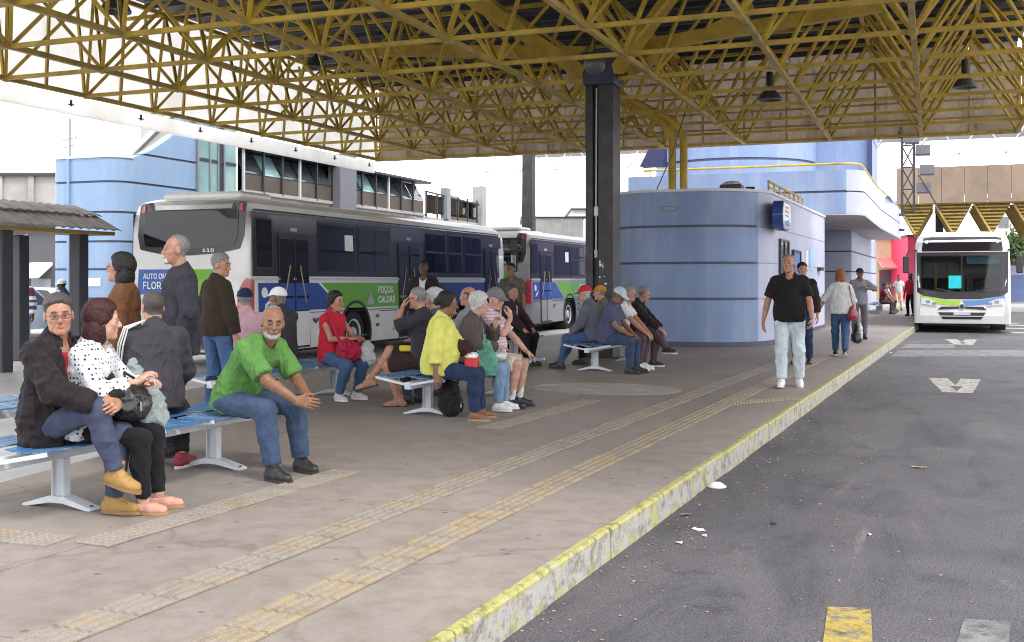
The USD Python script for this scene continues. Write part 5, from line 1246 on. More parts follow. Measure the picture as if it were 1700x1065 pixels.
sg = lambda v, p: math.copysign(abs(v) ** p, v)
def make_head(T, C, Rh, neck_to, L, res, sk):
    """head centred at C with axes Rh (columns: right, forward, up); returns the skin surface, adds hair, eyes, hat..."""
    def Wp(p): return C + Rh @ np.array(p, float)
    Wd = lambda p: Rh @ np.array(p, float)
    sc = L.get('head', .95)
    lo, hi = C - .21, C + .21
    lo = np.minimum(lo, np.array(neck_to) - .08)
    hd = Field(lo, hi, res)
    e = lambda p, r, k=.02, op='add': hd.ell(Wp(np.array(p) * sc), np.array(r) * sc, Rh, k, op)
    c_ = lambda a, b, r1, r2, k=.012, op='add': hd.cone(Wp(np.array(a) * sc), Wp(np.array(b) * sc), r1 * sc, r2 * sc, k, op)
    wide = L.get('face', 1.06)
    e((0, -.018, .042), (.079, .097, .086)); e((0, .022, -.018), (.064 * wide, .070, .092), .03); e((0, .034, -.074), (.050 * wide, .050, .042), .03)
    c_((-.012, .074, -.1), (.012, .074, -.1), .019, .019, .02)
    for s in (-1, 1):
        e((s * .044, .056, -.018), (.022, .024, .02), .02)
        e((s * .079 * (1 + (wide - 1) * .5), -.008, -.006), (.010, .021, .033), .008)
        e((s * .031, .099, .006), (.017, .016, .012), .012, 'sub')
    c_((-.04, .077, .026), (.04, .077, .026), .012, .012, .014)
    c_((0, .085, .016), (0, .108, -.028), .008, .0135, .012)
    for s in (-1, 1): c_((s * .011, .095, -.034), (s * .006, .1, -.034), .0085, .008, .006)
    for s in (-1, 1):
        c_((s * .021, .094, -.030), (s * .035, .076, -.074), .0032, .0026, .010, 'sub'); c_((s * .018, .088, -.010), (s * .045, .078, -.014), .003, .002, .010, 'sub')
    c_((-.02, .084, -.060), (.02, .084, -.060), .0075, .0075, .008); c_((-.017, .083, -.072), (.017, .083, -.072), .0078, .0078, .008)
    hd.cone(Wp((0, -.022, -.05)), np.array(neck_to), .054 * sc, .060 * sc * L.get('neck', 1.0), .03)
    F = hd.F; P = (hd.pts() - C) @ Rh / sc                       # head coordinates of the grid
    x, y, z = P[..., 0], P[..., 1], P[..., 2]
    out = surface_nets(F, hd.org, res)
    HN = meshkit.noise(np.stack([x, y, z], -1) * 70, 9) * .6 + meshkit.noise(np.stack([x, y, z], -1) * 30, 4) * .8
    def shell(off, mask, mat, nm, wr=0.0, parent=T, extra=None):
        mk = mask + (.006 * (HN - .5) if nm in ('hair', 'beard') else 0)
        G = np.maximum(F - off * (np.clip(.12 - mk / .03, .12, 1) * (np.clip(.55 + z * 6, .45, 1.3) if nm == 'hair' else 1) if nm in ('hair', 'beard') else 1), mk)
        if extra is not None: G = np.minimum(G, extra)
        v, f = surface_nets(G.astype(np.float32), hd.org, res)
        if len(f) < 8: return None
        if wr:
            n = np.zeros_like(v); fn = np.cross(v[f[:, 1]] - v[f[:, 0]], v[f[:, 2]] - v[f[:, 0]])
            for k in range(3): np.add.at(n, f[:, k], fn)
            n /= np.linalg.norm(n, axis=1, keepdims=True) + 1e-9
            v = v + n * ((meshkit.fbm(v * 55, 3, 3) - .5) * wr)[:, None]
        return part(parent, nm, (v, f), mat, True)
    el = lambda c, r: (np.sqrt(((x - c[0]) / r[0]) ** 2 + ((y - c[1]) / r[1]) ** 2 + ((z - c[2]) / r[2]) ** 2) - 1) * min(r)
    hm = hair_mat(L.get('hair', 'black'))
    st = L.get('style', 'short')
    rec = L.get('hairline', .012) - .012                          # receding
    line = y - np.interp(z, [-.095, -.078, -.04, -.015, .012, .04, .066, .082, .1, .13], [-.3, -.075, -.028, .012, .030, .036 - rec * .5, .050 - rec * 1.6, .074 - rec * 2.2, .10 - rec * 2.6, .2 - rec * 3]) + .004 * np.abs(np.sin(x * 60))
    ears = -el((0.082, 0, -.01), (.02, .028, .04)); ears = np.maximum(ears, -el((-.082, 0, -.01), (.02, .028, .04)))
    if st == 'short':
        shell(.015, np.maximum(line, ears), hm, 'hair', .012)
    elif st == 'crop':
        shell(.006, np.maximum(line, ears), hm, 'hair', .003)
    elif st == 'bald':
        shell(.007, np.maximum(np.maximum(line, ears), z - .062 + np.maximum(-y - .03, 0) * .8), hm, 'hair', .004)
    elif st == 'full':                                           # thick, over the ears
        shell(.024, np.maximum(line - .010, -z - .09), hm, 'hair', .018)
    elif st in ('bob', 'long', 'tail', 'bun'):
        face = -el((0, .115, -.03), (.066, .085, .098))
        if st == 'bun':
            b_ = el((0, -.125, .01), (.04, .036, .045))
            shell(.013, np.maximum(line - .008, -z - .08), hm, 'hair', .008, extra=b_)
        elif st == 'tail':
            t_ = np.minimum(el((.0, -.10, -.09), (.035, .04, .1)), 9)
            shell(.014, np.maximum(np.maximum(line - .010, face), -z - .08), hm, 'hair', .008, extra=t_)
        else:
            low = -.14 + .012 * np.sin(x * 55) if st == 'bob' else -.19 + .016 * np.sin(x * 45 + 1)
            vol = np.minimum(el((0, -.03, .03), (.096, .108, .1)), el((0, -.045, -.07), (.1, .082, .12)))
            vol = np.maximum(np.maximum(vol, face), low - z)
            shell(.016, np.maximum(np.maximum(line - .014, face), -z - .06), hm, 'hair', .01, extra=vol)
    if L.get('hat'):
        kind, hmname, hcol = L['hat'][:3]
        hmat = cloth(hmname, hcol, folds=.25)
        if kind == 'cap':
            dome = np.maximum(np.minimum(F - .016, el((0, -.012, .055), (.088, .106, .082))), .038 - z - .12 * np.maximum(-y, 0))
            yb = y - .1
            brim = np.maximum(np.abs(z - .046 + .22 * np.maximum(y - .07, 0) + 5.0 * x * x * .35) - .005, np.maximum(np.sqrt((x / .078) ** 2 + (np.maximum(yb, 0) / .085) ** 2) * .078 - .078, .045 - y))
            if L.get('capback'): pass
            v, f = surface_nets(np.minimum(dome, brim).astype(np.float32), hd.org, res)
            cp = part(T, 'cap', (v, f), hmat, True)
            if len(L['hat']) > 3:
                b_ = el((0, -.112, .04), (.03, .02, .012))
                v, f = surface_nets(b_.astype(np.float32), hd.org, res)
                if len(f): part(cp, 'strap', (v, f), cloth('cap_patch_' + hmname, L['hat'][3]), True)
        else:                                                    # brimmed hat
            dome = np.maximum(el((0, -.012, .07), (.086, .1, .085)), .04 - z)
            brim = np.maximum(np.abs(z - .046 + .1 * np.abs(x)) - .006, np.sqrt((x / .15) ** 2 + ((y + .01) / .165) ** 2) * .15 - .15)
            v, f = surface_nets(np.minimum(dome, brim).astype(np.float32), hd.org, res)
            part(T, 'hat', (v, f), hmat, True)
    if L.get('beard'):
        kind, bc = L['beard']
        bm = hair_mat(bc)
        mouth = np.minimum(-el((0, .09, -.066), (.024, .05, .0105)), 9)
        if kind == 'goatee': m = np.maximum(np.minimum(np.minimum(el((0, .08, -.102), (.036, .05, .030)), el((0, .1, -.0505), (.034, .03, .0075))), np.minimum(el((.031, .08, -.072), (.0085, .04, .026)), el((-.031, .08, -.072), (.0085, .04, .026)))), mouth)
        elif kind == 'jaw':
            hole = -el((0, .10, -.064), (.024, .06, .0125))
            m = np.maximum(np.maximum(np.maximum(z + .076 + .5 * np.maximum(.055 - y, 0) * (np.abs(x) < .03) - .55 * np.maximum(np.abs(x) - .025, 0), .012 - y), hole), -.13 - z)
        elif kind == 'moustache': m = el((0, .1, -.05), (.036, .03, .0095))
        else: m = np.maximum(np.maximum(np.maximum(z + .038 + .25 * np.maximum(.03 - y, 0), -.02 - y), mouth), -.13 - z)
        if kind in ('jaw',): shell(.004, np.maximum(el((0, .1, -.052), (.036, .03, .010)), -9), hair_mat('grey'), 'moustache', .003)
        shell((.0065 if kind == 'goatee' else .0045) if kind != 'stubble' else .0025, m, bm, 'beard', .006)
    if res < .0085:
        lip = tuple(np.array(SKIN[L.get('skin', 'tan')]) * np.array([.85, .5, .5])) if not L.get('lips') else L['lips']
        ln = 'lips_%s_%d' % (L.get('skin', 'tan'), int(bool(L.get('lips'))))
        if not (L.get('beard') and L['beard'][0] == 'goatee' and res > .008):
            shell(.0016, el((0, .095, -.066), (.023, .03, .0125)), paint(ln, lip, rough=.4, var=.1), 'lips')
        bcol = L.get('brow', L.get('hair', 'black'))
        for s in (-1, 1):
            shell(.0035, el((s * .032, .085, .030), (.021, .03, .0065)), hair_mat(bcol), 'eyebrow')
            ec = Wp(np.array((s * .031, .0835, .006)) * sc)
            m = trimesh.creation.icosphere(2, .0118 * sc)
            flat_ = np.array([1.0, 1.0, .42])
            E1 = part(T, 'eye', ((np.array(m.vertices) * flat_) @ Rh.T + ec, np.array(m.faces)), eye_white, True)
            gx, gy = L.get('gaze', (0, 0))
            ic = ec + Wd(unit((gx, 1, gy))) * .0078 * sc
            m = trimesh.creation.icosphere(1, .0068 * sc)
            part(E1, 'iris', ((np.array(m.vertices) * np.array([1, 1, .85])) @ Rh.T + ic, np.array(m.faces)), eye_dark, True)
            shell(.0022, np.maximum(el((s * .031, .088, .0125), (.020, .03, .0048)), -9), sk, 'eyelid')
    if L.get('glasses'):
        dark = L['glasses'] == 'sun'
        gm = paint('glasses_frame', (.03, .028, .03), rough=.3, metal=.2)
        fr = []
        for s in (-1, 1):
            rr = [Wp(np.array((s * .033 + .024 * sg(math.cos(t), .6), .109 - .012 * abs(math.cos(t)) * (1 if math.cos(t) * s > 0 else 0), .003 + .0155 * sg(math.sin(t), .7))) * sc) for t in np.linspace(0, 2 * PI, 17)]
            fr.append(tube(rr, (.0015 if not dark else .003), 5, False))
            fr.append(tube([Wp(np.array((s * .057, .1, .008)) * sc), Wp(np.array((s * .084, .05, .008)) * sc), Wp(np.array((s * .086, -.005, .006)) * sc)], .0015 if not dark else .003, 5))
        fr.append(tube([Wp(np.array((-.01, .113, .008)) * sc), Wp(np.array((.01, .113, .008)) * sc)], .0022, 5))
        G_ = part(T, 'glasses', cat_m(fr), gm)
        if dark:
            for s in (-1, 1):
                pl_ = np.array([Wp(np.array((s * .033 + .024 * sg(math.cos(t), .6), .1095 - .012 * abs(math.cos(t)) * (1 if math.cos(t) * s > 0 else 0), .003 + .0155 * sg(math.sin(t), .7))) * sc) for t in np.linspace(0, 2 * PI, 17)[:-1]])
                v = np.vstack([pl_, pl_ - Wd((0, .003, 0)), pl_.mean(0)[None], (pl_ - Wd((0, .003, 0))).mean(0)[None]])
                f = [[32, j, (j + 1) % 16] for j in range(16)] + [[33, 16 + (j + 1) % 16, 16 + j] for j in range(16)] + [[j, 16 + j, (j + 1) % 16] for j in range(16)] + [[(j + 1) % 16, 16 + j, 16 + (j + 1) % 16] for j in range(16)]
                part(G_, 'lens', (v, np.array(f)), glass_dark('sun_lens', (.008, .008, .01), .05))
    if L.get('headphones'):
        hp = [Wp(np.array((.092 * math.cos(t), -.02, .035 + .1 * math.sin(t))) * sc) for t in np.linspace(-.1, PI + .1, 14)]
        part(T, 'headphones', cat_m([tube(hp, .009, 6)] + [moved(lathe([(0, -.02), (.035, -.02), (.035, .02), (0, .02)], 10), hp[k]) for k in (0, -1)]), dark_metal)
    return out

def make_hand(wr, d, n, side, res, curl=.5, s=1.0, spread=.12, thumb=.5):
    """hand from the wrist; d along the fingers, n out of the palm; side +1 right hand, -1 left"""
    d = unit(d); n = unit(np.array(n) - d * (np.array(n) @ d)); lat = np.cross(d, n) * side       # towards the thumb
    lo, hi = wr - .21 * s, wr + .21 * s
    H = Field(lo, hi, res)
    kn = []
    for k, (o, l, fl) in enumerate(((.030, .088, .072), (.010, .093, .080), (-.010, .089, .075), (-.028, .080, .058))):
        kp = wr + (d * l + lat * o + n * (-.004)) * s
        H.cone(wr + (lat * o * .7 + d * .012) * s, kp, .0155 * s, .0125 * s, .014)
        base = kp; ang = curl * (20 + 6 * k); dr = unit(d + lat * spread * (1.5 - k) * .6)
        for m, (fr, rr) in enumerate(((.46, .0095), (.31, .0085), (.23, .0075))):
            a = np.radians(ang); v = dr * math.cos(a) + n * math.sin(a)
            tip = base + v * fl * fr * s * 1.05
            H.cone(base, tip, rr * s, (rr - .001) * s, .004)
            base = tip; ang += curl * 38
    H.cone(wr - d * .02 * s, wr + d * .03 * s, .026 * s, .027 * s, .02, flat=(n, .7))
    tb = wr + (lat * .024 + d * .026) * s
    t1 = tb + unit(lat * .75 + d * .65 + n * .35) * .04 * s
    t2 = t1 + unit(lat * (.5 - .5 * thumb) + d * .85 + n * .5 * thumb) * .032 * s
    t3 = t2 + unit(lat * (.3 - .5 * thumb) + d * .9 + n * .6 * thumb) * .026 * s
    H.cone(tb, t1, .015 * s, .012 * s, .012); H.cone(t1, t2, .011 * s, .0095 * s, .004); H.cone(t2, t3, .0095 * s, .0078 * s, .004)
    return surface_nets(H.F, H.org, res)

_pid = [0]
def person(label, x, y, heading, L, z=0.0, group=None):
    """L: look and pose. Local axes: x to the person's right, y forward, z up; heading in degrees turns y away from world +Y (counter-clockwise)."""
    _pid[0] += 1; seed = _pid[0]
    T = thing('person', label, 'person', (x, y, z), heading, group)
    q = L.get('q', 1)                                 # quality: 0 far, 1 middle, 2 near
    res, hres, fres = ((.026, .012, .010), (.017, .0078, .0065), (.0125, .0055, .0045))[q]
    H = L.get('h', 1.72); s = H / 1.75; w = L.get('w', 1.0); fem = L.get('fem', False); belly = L.get('belly', 0.0)
    sit = L.get('sit', False)
    hipz = (L.get('seat', .45) + .085 * s) if sit else L.get('hipz', .925 * s)
    hip = np.array([L.get('hx', 0.0), L.get('hy', 0.0), hipz])
    lean, tw, sl = L.get('lean', 6 if sit else 2), L.get('twist', 0.0), L.get('side', 0.0)
    def spine(f): return rot('z', tw * f) @ rot('y', sl * f) @ rot('x', -lean * (.55 + .55 * f))
    S1, S2, S3 = spine(.2), spine(.6), spine(1.0)
    P0 = hip + np.array([0, 0, .02])
    P1 = P0 + S1 @ np.array([0, -.005, .16 * s]); P2 = P1 + S2 @ np.array([0, .0, .20 * s]); P3 = P2 + S3 @ np.array([0, -.01, .165 * s])
    sw = (.166 if not fem else .148) * s * (.5 + .5 * w)
    sh = {1: P3 + S3 @ np.array([sw, 0, -.068 * s]), -1: P3 + S3 @ np.array([-sw, 0, -.068 * s])}
    hy, hp, hr = L.get('look', (0, 0, 0))             # yaw to the left, pitch up, roll: of the head against the body's heading
    Rh = rot('z', hy) @ rot('x', hp) @ rot('y', hr)
    nt = P3 + (S3 @ np.array([0, .012, .05 * s]) + np.array([0, .0, .015 * s]))
    hc = nt + Rh @ np.array([0, .03 * s, .098 * s])
    hw = {1: .088 * s, -1: .088 * s}
    legs, arms = {}, {}
    for k in (1, -1):
        hj = hip + np.array([k * .09 * s, 0, 0])
        dflt = (k * .12, .36 if sit else .0, .085)
        ank = np.array(L.get('foot', {}).get(k, dflt), float)
        kn, ank = ik(hj, ank, .43 * s, .42 * s, L.get('kneeh', {}).get(k, (k * .12, 1, .9 if sit else .05)))
        legs[k] = (hj, kn, ank)
        ha = np.array(L.get('hand', {}).get(k, (k * .27, .05, .80 * s) if not sit else (k * .14, .38, .60)), float)
        el_, wr = ik(sh[k], ha, .285 * s, .255 * s, L.get('elbh', {}).get(k, (k * .8, -.6, -.5)))
        arms[k] = (sh[k], el_, wr)
    allp = np.array([p for d in (legs, arms) for t in d.values() for p in t] + [hc, P0])
    lo, hi = allp.min(0) - .26, allp.max(0) + .26; lo[2] = max(lo[2], -.01)
    sk = skin_mat('skin_' + L.get('skin', 'tan'), SKIN[L.get('skin', 'tan')])
    aw = .92 if fem else 1.0
    # ---------------- bare body
    B = Field(lo, hi, res)
    B.ell(P0 + S1 @ np.array([0, 0, .02]), (.15 * s, .10 * s, .11 * s), S1, .05); B.ell(P1, (.13 * s, .095 * s, .13 * s), S2, .05); B.ell(P2 + S3 @ np.array([0, 0, .02]), (.15 * s, .10 * s, .15 * s), S3, .05)
    B.cone(P3 - S3 @ np.array([0, 0, .03]), nt + Rh @ np.array([0, -.0, .02]), .062 * s, .056 * s, .03)
    B.cone(sh[-1], sh[1], .05 * s, .05 * s, .04)
    for k in (1, -1):
        a, b, c = arms[k]
        B.cone(a, b, .048 * s * aw, .040 * s * aw, .02); B.cone(b, b + (c - b) * .35, .040 * s * aw, .041 * s * aw, .02); B.cone(b + (c - b) * .35, c, .041 * s * aw, .0275 * s * aw, .015)
        a, b, c = legs[k]
        cd = unit(c - b); back = np.array([0, -1, 0]) - cd * (np.array([0, -1, 0]) @ cd)
        B.cone(a, b, .078 * s, .055 * s, .03); B.cone(b, b + (c - b) * .35 + back * .012, .055 * s, .055 * s, .02); B.cone(b + (c - b) * .35 + back * .012, c, .055 * s, .036 * s, .02)
    meshes = [B.mesh()]
    # ---------------- hands
    for k in (1, -1):
        a, b, c = arms[k]
        fd = unit(c - b)
        hd = L.get('hdir', {}).get(k, fd)
        pn = L.get('palm', {}).get(k, (-k * .9, .1, -.2) if not sit else (-k * .2, .1, -1))
        if k in L.get('nohand', ()): continue
        meshes.append(make_hand(c + fd * .005, hd, pn, k, fres, L.get('curl', {}).get(k, .55), s * (.93 if fem else 1.02)))
    # ---------------- head
    meshes.append(make_head(T, hc, Rh, P3 - S3 @ np.array([0, 0, .02]), L, hres, sk))
    body = part(T, 'body', cat_m([m for m in meshes if len(m[1])]), sk, True)
    # ---------------- trousers, skirt or shorts
    pm = L['pants']; loose = L.get('loose', 1.0)
    pf = Field(lo, hi, res)
    pf.ell(P0 + S1 @ np.array([0, -.01, .0]), (.158 * s * w, .122 * s * (.6 + .4 * w), .125 * s), S1, .05)
    short = L.get('shorts')
    for k in (1, -1):
        a, b, c = legs[k]
        t = .93 if not short else 0
        if short:
            e = a + (b - a) * .92; n = unit(b - a)
            pf.cone(a, b, .096 * s * loose, .082 * s * loose, .035, clips=[(e, n)])
        else:
            e = b + (c - b) * t; n = unit(c - b)
            pf.cone(a, b, .094 * s * (.4 + .6 * w) * loose, .070 * s * loose, .035)
            cd = unit(c - b); back = np.array([0, -1, 0]) - cd * (np.array([0, -1, 0]) @ cd)
            m_ = b + (c - b) * .4 + back * .010
            pf.cone(b, m_, .070 * s * loose, .066 * s * loose, .03); pf.cone(m_, c, .066 * s * loose, .054 * s * loose ** 1.6, .03, clips=[(e, n)])
    part(T, 'shorts' if short else 'trousers', pf.mesh(L.get('pwr', .008), 16, seed), pm, True)
    # ---------------- shirt / jacket
    def top(nm, mat, off, sleeve, hem, wr, neck=.0, fr=12, open_=False, parent=T):
        f = Field(lo, hi, res)
        bl = belly
        f.ell(P0 + S1 @ np.array([0, 0, .03]), ((.158 * w + off) * s, (.118 * w + off + bl * .5) * s, (.13 + off) * s), S1, .06)
        f.ell(P1 + S2 @ np.array([0, .02 + bl * .6, .0]), ((.146 * w + off) * s, (.108 * w + off + bl) * s, (.16 + off) * s), S2, .06)
        f.ell(P2 + S3 @ np.array([0, 0, .0]), ((.165 * (.4 + .6 * w) + off) * s, (.112 * (.5 + .5 * w) + off) * s, (.17 + off) * s), S3, .06)
        bot = P0 + S1 @ np.array([0, 0, hem - .06]); wx = (.159 * w + off) * s * (1.03 if fem else 1); fr_ = (.105 * w + off + bl * .45) / (.159 * w + off)
        f.cone(P1 + S2 @ np.array([0, bl * .35, 0]), bot, wx * .97, wx, .05, flat=(S1[:, 1], min(fr_, 1.0)))
        if fem:
            for k in (1, -1): f.ell(P2 + S3 @ np.array([k * .07 * s, .085 * s, .0]), np.array((.068, .062, .07)) * s, S3, .03)
        f.cone(sh[-1] * .88 + sh[1] * .12, sh[1] * .88 + sh[-1] * .12, (.047 + off * .8) * s, (.047 + off * .8) * s, .05)
        f.cone(P3 - S3 @ np.array([0, .01, .05]), P3 + S3 @ np.array([0, 0, .012 + neck]), (.085 + off * .5) * s, (.062 + off * .6) * s, .05)
        for k in (1, -1):
            a, b, c = arms[k]
            e1 = (.053 + off * .85) * s * aw; e2 = (.048 + off) * s * aw; e3 = (.036 + off) * s * aw
            if sleeve <= 0: continue
            if sleeve <= 1:
                e = a + (b - a) * sleeve; f.cone(a, b, e1, e2 * 1.08, .035, clips=[(e, unit(b - a))])
            else:
                t = sleeve - 1; e = b + (c - b) * t
                f.cone(a, b, e1, e2, .035); f.cone(b, c, e2, e3, .025, clips=[(e, unit(c - b))])
        # neck opening, hem
        f.cone(P3 + S3 @ np.array([0, .012, .015 + neck]), nt + S3 @ np.array([0, .05, .10]), .060 * s, .075 * s, .012, 'sub')
        if neck == 0: f.ell(P3 + S3 @ np.array([0, .075 * s, -.005]), np.array((.055, .06, .05)) * s, S3, .015, 'sub')
        hp_ = P0 + S1 @ np.array([0, 0, hem]); f.cut(hp_, S1 @ np.array([0, 0, -1.0]))
        if open_:                                               # open front
            ax = S3 @ np.array([1.0, 0, 0]); fw = S3 @ np.array([0, 1.0, 0])
            Q = f.pts() - P2
            u, d = Q @ ax, Q @ fw
            wz = np.clip((Q @ (S3 @ np.array([0, 0, 1.0]))) + .25, 0, .5)
            f.F = np.maximum(f.F, -np.maximum(np.abs(u) - (.018 + .09 * wz) * open_, .04 - d)).astype(np.float32)
        return part(parent, nm, f.mesh(wr, fr, seed), mat, True)
    hem0 = -.075 if not sit else -.085
    for spec in L['tops']:
        k = dict(off=.012, sleeve=.62, hem=hem0, wr=.007, neck=0.0, fr=13, open_=False); k.update(spec[2])
        top(spec[0], spec[1], k['off'], k['sleeve'], k['hem'], k['wr'], k['neck'], k['fr'], k['open_'])
    # ---------------- trimmings
    for tr in L.get('trim', ()):
        kind, tm_ = tr[0], tr[1]
        X_, Y_, Z_ = S3[:, 0], S3[:, 1], S3[:, 2]
        if kind == 'collar':                                  # folded collar round the neck, open at the throat
            r_, h_ = (.068 + (tr[2] if len(tr) > 2 else 0)) * s, .034 * s
            c0 = P3 + Z_ * .012 * s + Y_ * .008
            ang = np.linspace(PI * .5 + .55, PI * 2.5 - .55, 22)
            inn = [c0 + X_ * r_ * math.cos(t) + Y_ * r_ * math.sin(t) + Z_ * h_ * (1 - .45 * max(math.sin(t), 0)) for t in ang]
            out_ = [c0 + X_ * (r_ + .022) * math.cos(t) + Y_ * (r_ + .026) * math.sin(t) - Z_ * (.004 + .03 * max(math.sin(t), 0) ** 2) for t in ang]
            n_ = len(ang); v = np.array(inn + out_ + [p - Z_ * .004 - (p - c0) * .06 for p in inn] + [p - Z_ * .004 - (p - c0) * .06 for p in out_])
            f = []
            for j in range(n_ - 1): f += [[j, j + 1, n_ + j + 1], [j, n_ + j + 1, n_ + j], [2 * n_ + j, 3 * n_ + j + 1, 2 * n_ + j + 1], [2 * n_ + j, 3 * n_ + j, 3 * n_ + j + 1], [n_ + j, n_ + j + 1, 3 * n_ + j + 1], [n_ + j, 3 * n_ + j + 1, 3 * n_ + j], [j, 2 * n_ + j + 1, j + 1], [j, 2 * n_ + j, 2 * n_ + j + 1]]
            part(T, 'collar', (v, np.array(f)), tm_, True)
    # ---------------- shoes
    for k in (1, -1):
        a, b, c = legs[k]
        yaw, pit = L.get('toe', {}).get(k, (-k * 8, 0))
        Rf = rot('z', yaw) @ rot('x', pit)
        so = L.get('shoe', ('shoe', black_rubber, black_rubber))
        fs_ = s * (.92 if fem else 1.0)
        def fp(p): return c + Rf @ ((np.array(p, float) - np.array([0, 0, .085])) * fs_)
        sres = res * .62
        ff = Field(c - .26, c + .26, sres)
        bare = so[0] in ('sandal', 'flipflop')
        ff.cone(fp((0, -.045, .045)), fp((0, .06, .045)), .040 * fs_, .042 * fs_, .02); ff.cone(fp((0, .06, .042)), fp((.0, .145, .034)), .043 * fs_, .034 * fs_, .02)
        ff.cone(fp((0, -.02, .06)), fp((0, .03, .075)), .04 * fs_, .036 * fs_, .02)
        top_ = {'boot': .15, 'shoe': .105, 'flat': .07, 'sandal': .12, 'flipflop': .12}[so[0]]
        if so[0] != 'flat': ff.cone(fp((0, -.012, .08)), fp((0, -.012, top_)), .041 * fs_, .043 * fs_, .02)
        up = Rf @ np.array([0, 0, 1.0])
        ff.cut(fp((0, 0, .018)), -up)
        if so[0] == 'flat': ff.ell(fp((0, .0, .10)), (.032, .07, .03), Rf, .01, 'sub')
        if not bare: ff.cut(fp((0, 0, top_ + .012)), up)
        shp = part(T, 'foot' if bare else 'shoe', ff.mesh(.004, 30, seed), sk if bare else so[1], True)
        oz = [(.040 * math.sin(t) * (1.12 if math.cos(t) > 0 else .92), .048 + .130 * math.cos(t)) for t in np.linspace(0, 2 * PI, 20)[:-1]]
        v, f = prism(np.array(oz) * 1.08, 0, .022)
        v = np.array([fp((p[0], p[1], p[2] - .0)) for p in v])
        part(shp, 'sole', (v, f), so[2])
        if bare:
            part(shp, 'strap', tube([fp((-.045, .06, .03)), fp((-.03, .075, .078)), fp((0, .085, .09)), fp((.03, .075, .078)), fp((.045, .06, .03))], .008, 6), so[1])
        if so[0] == 'boot' or (so[0] == 'shoe' and q == 2):
            lc = so[3] if len(so) > 3 else dark_metal
            part(shp, 'laces', cat_m([tube([fp((-.022, .04 + .022 * j, .095 - .008 * j)), fp((0, .045 + .022 * j, .102 - .010 * j)), fp((.022, .04 + .022 * j, .095 - .008 * j))], .0035, 5) for j in range(4)]), lc)
        if L.get('socks') and not bare:
            sfm = Field(c - .2, c + .26, res); a0 = c; 
            sfm.cone(c - unit(c - b) * .13, c, .042 * s, .040 * s, .02)
            part(T, 'sock', sfm.mesh(), L['socks'], True)
    return T, dict(elb={k: arms[k][1] for k in arms}, hand={k: arms[k][2] for k in arms}, knee={k: legs[k][1] for k in legs}, chest=P2, head=hc, hip=P0, sh=sh)
def to_world(x, y, heading, p, z=0.0):
    a = math.radians(heading); c, s = math.cos(a), math.sin(a)
    return np.array([x + c * p[0] - s * p[1], y + s * p[0] + c * p[1], z + p[2]])
# ================================================================ benches
seat_blue = paint('seat_blue', (.035, .12, .26), rough=.4, var=.2, dirt=(.25, .3, .35), dirt_amt=.6, dirt_scale=8)
def bench(label, X, y0, y1, legs, nseat):
    T = thing('bench', label, 'bench', (X, 0, 0), 0, 'grey steel benches with blue seats on the platform')
    part(T, 'beam', rbx(-.035, .035, y0, y1, .31, .385, .008), pale_metal)
    for yl in legs:
        Lg = part(T, 'leg', cat_m([bx(-.042, .042, yl - .006, yl + .006, .03, .31), bx(-.048, -.040, yl - .03, yl + .03, .03, .31), bx(.040, .048, yl - .03, yl + .03, .03, .31)]), pale_metal)
        part(Lg, 'foot', cat_m([prism_y([(-.27, .002), (-.23, .002), (-.05, .035), (.05, .035), (.23, .002), (.27, .002), (.27, .016), (.06, .075), (-.06, .075), (-.27, .016)], yl - .045, yl + .045)]), pale_metal)
        for s in (-1, 1): part(Lg, 'bolt', lathe([(0, .03), (.012, .03), (.014, .014), (.014, .005)], 8, (s * .24, yl, 0)), dark_metal)
    ends = np.linspace(y0 + .03, y1 - .03, nseat + 1)
    for ye in ends:
        for s in (-1, 1):
            part(T, 'support_arm', beam((s * .03, ye, .36), (s * .375, ye, .425), .03, .025), pale_metal)
    for k in range(nseat):
        a, b = ends[k] + .025, ends[k + 1] - .025
        for s in (-1, 1):
            # a shallow dished seat of slats
            for j in range(5):
                xa, xb = .05 + j * .066, .05 + j * .066 + .055
                za, zb = .43 - .012 * math.sin(PI * j / 5), .43 - .012 * math.sin(PI * (j + 1) / 5)
                q = [(s * xa, za), (s * xb, zb), (s * xb, zb + .010), (s * xa, za + .010)]
                if s < 0: q = q[::-1]
                part(T, 'seat_slat', prism_y(q, a, b), seat_blue)
    return T
bench('grey steel bench with blue seats nearest the camera at lower left', -5.1, 4.78, 7.42, (5.32, 6.87), 5)
bench('grey steel bench with blue seats behind the man in green', -6.96, 9.3, 12.3, (9.9, 11.81), 6)
bench('grey steel bench with blue seats under the woman in yellow', -5.0, 9.93, 13.1, (10.42, 12.5), 6)
bench('grey steel bench with blue seats under the man in the red cap', -4.98, 16.0, 19.1, (16.47, 18.6), 6)
bench('grey steel bench with blue seats under the man in dark brown by the second bus', -6.96, 15.9, 18.6, (16.4, 18.1), 5)
bench('grey steel bench with blue seats at the left edge of the picture', -7.0, 5.6, 8.2, (6.1, 7.7), 5)
bench('grey steel bench far down the platform behind the walking people', -2.25, 49.0, 55.0, (50, 52, 54), 10)

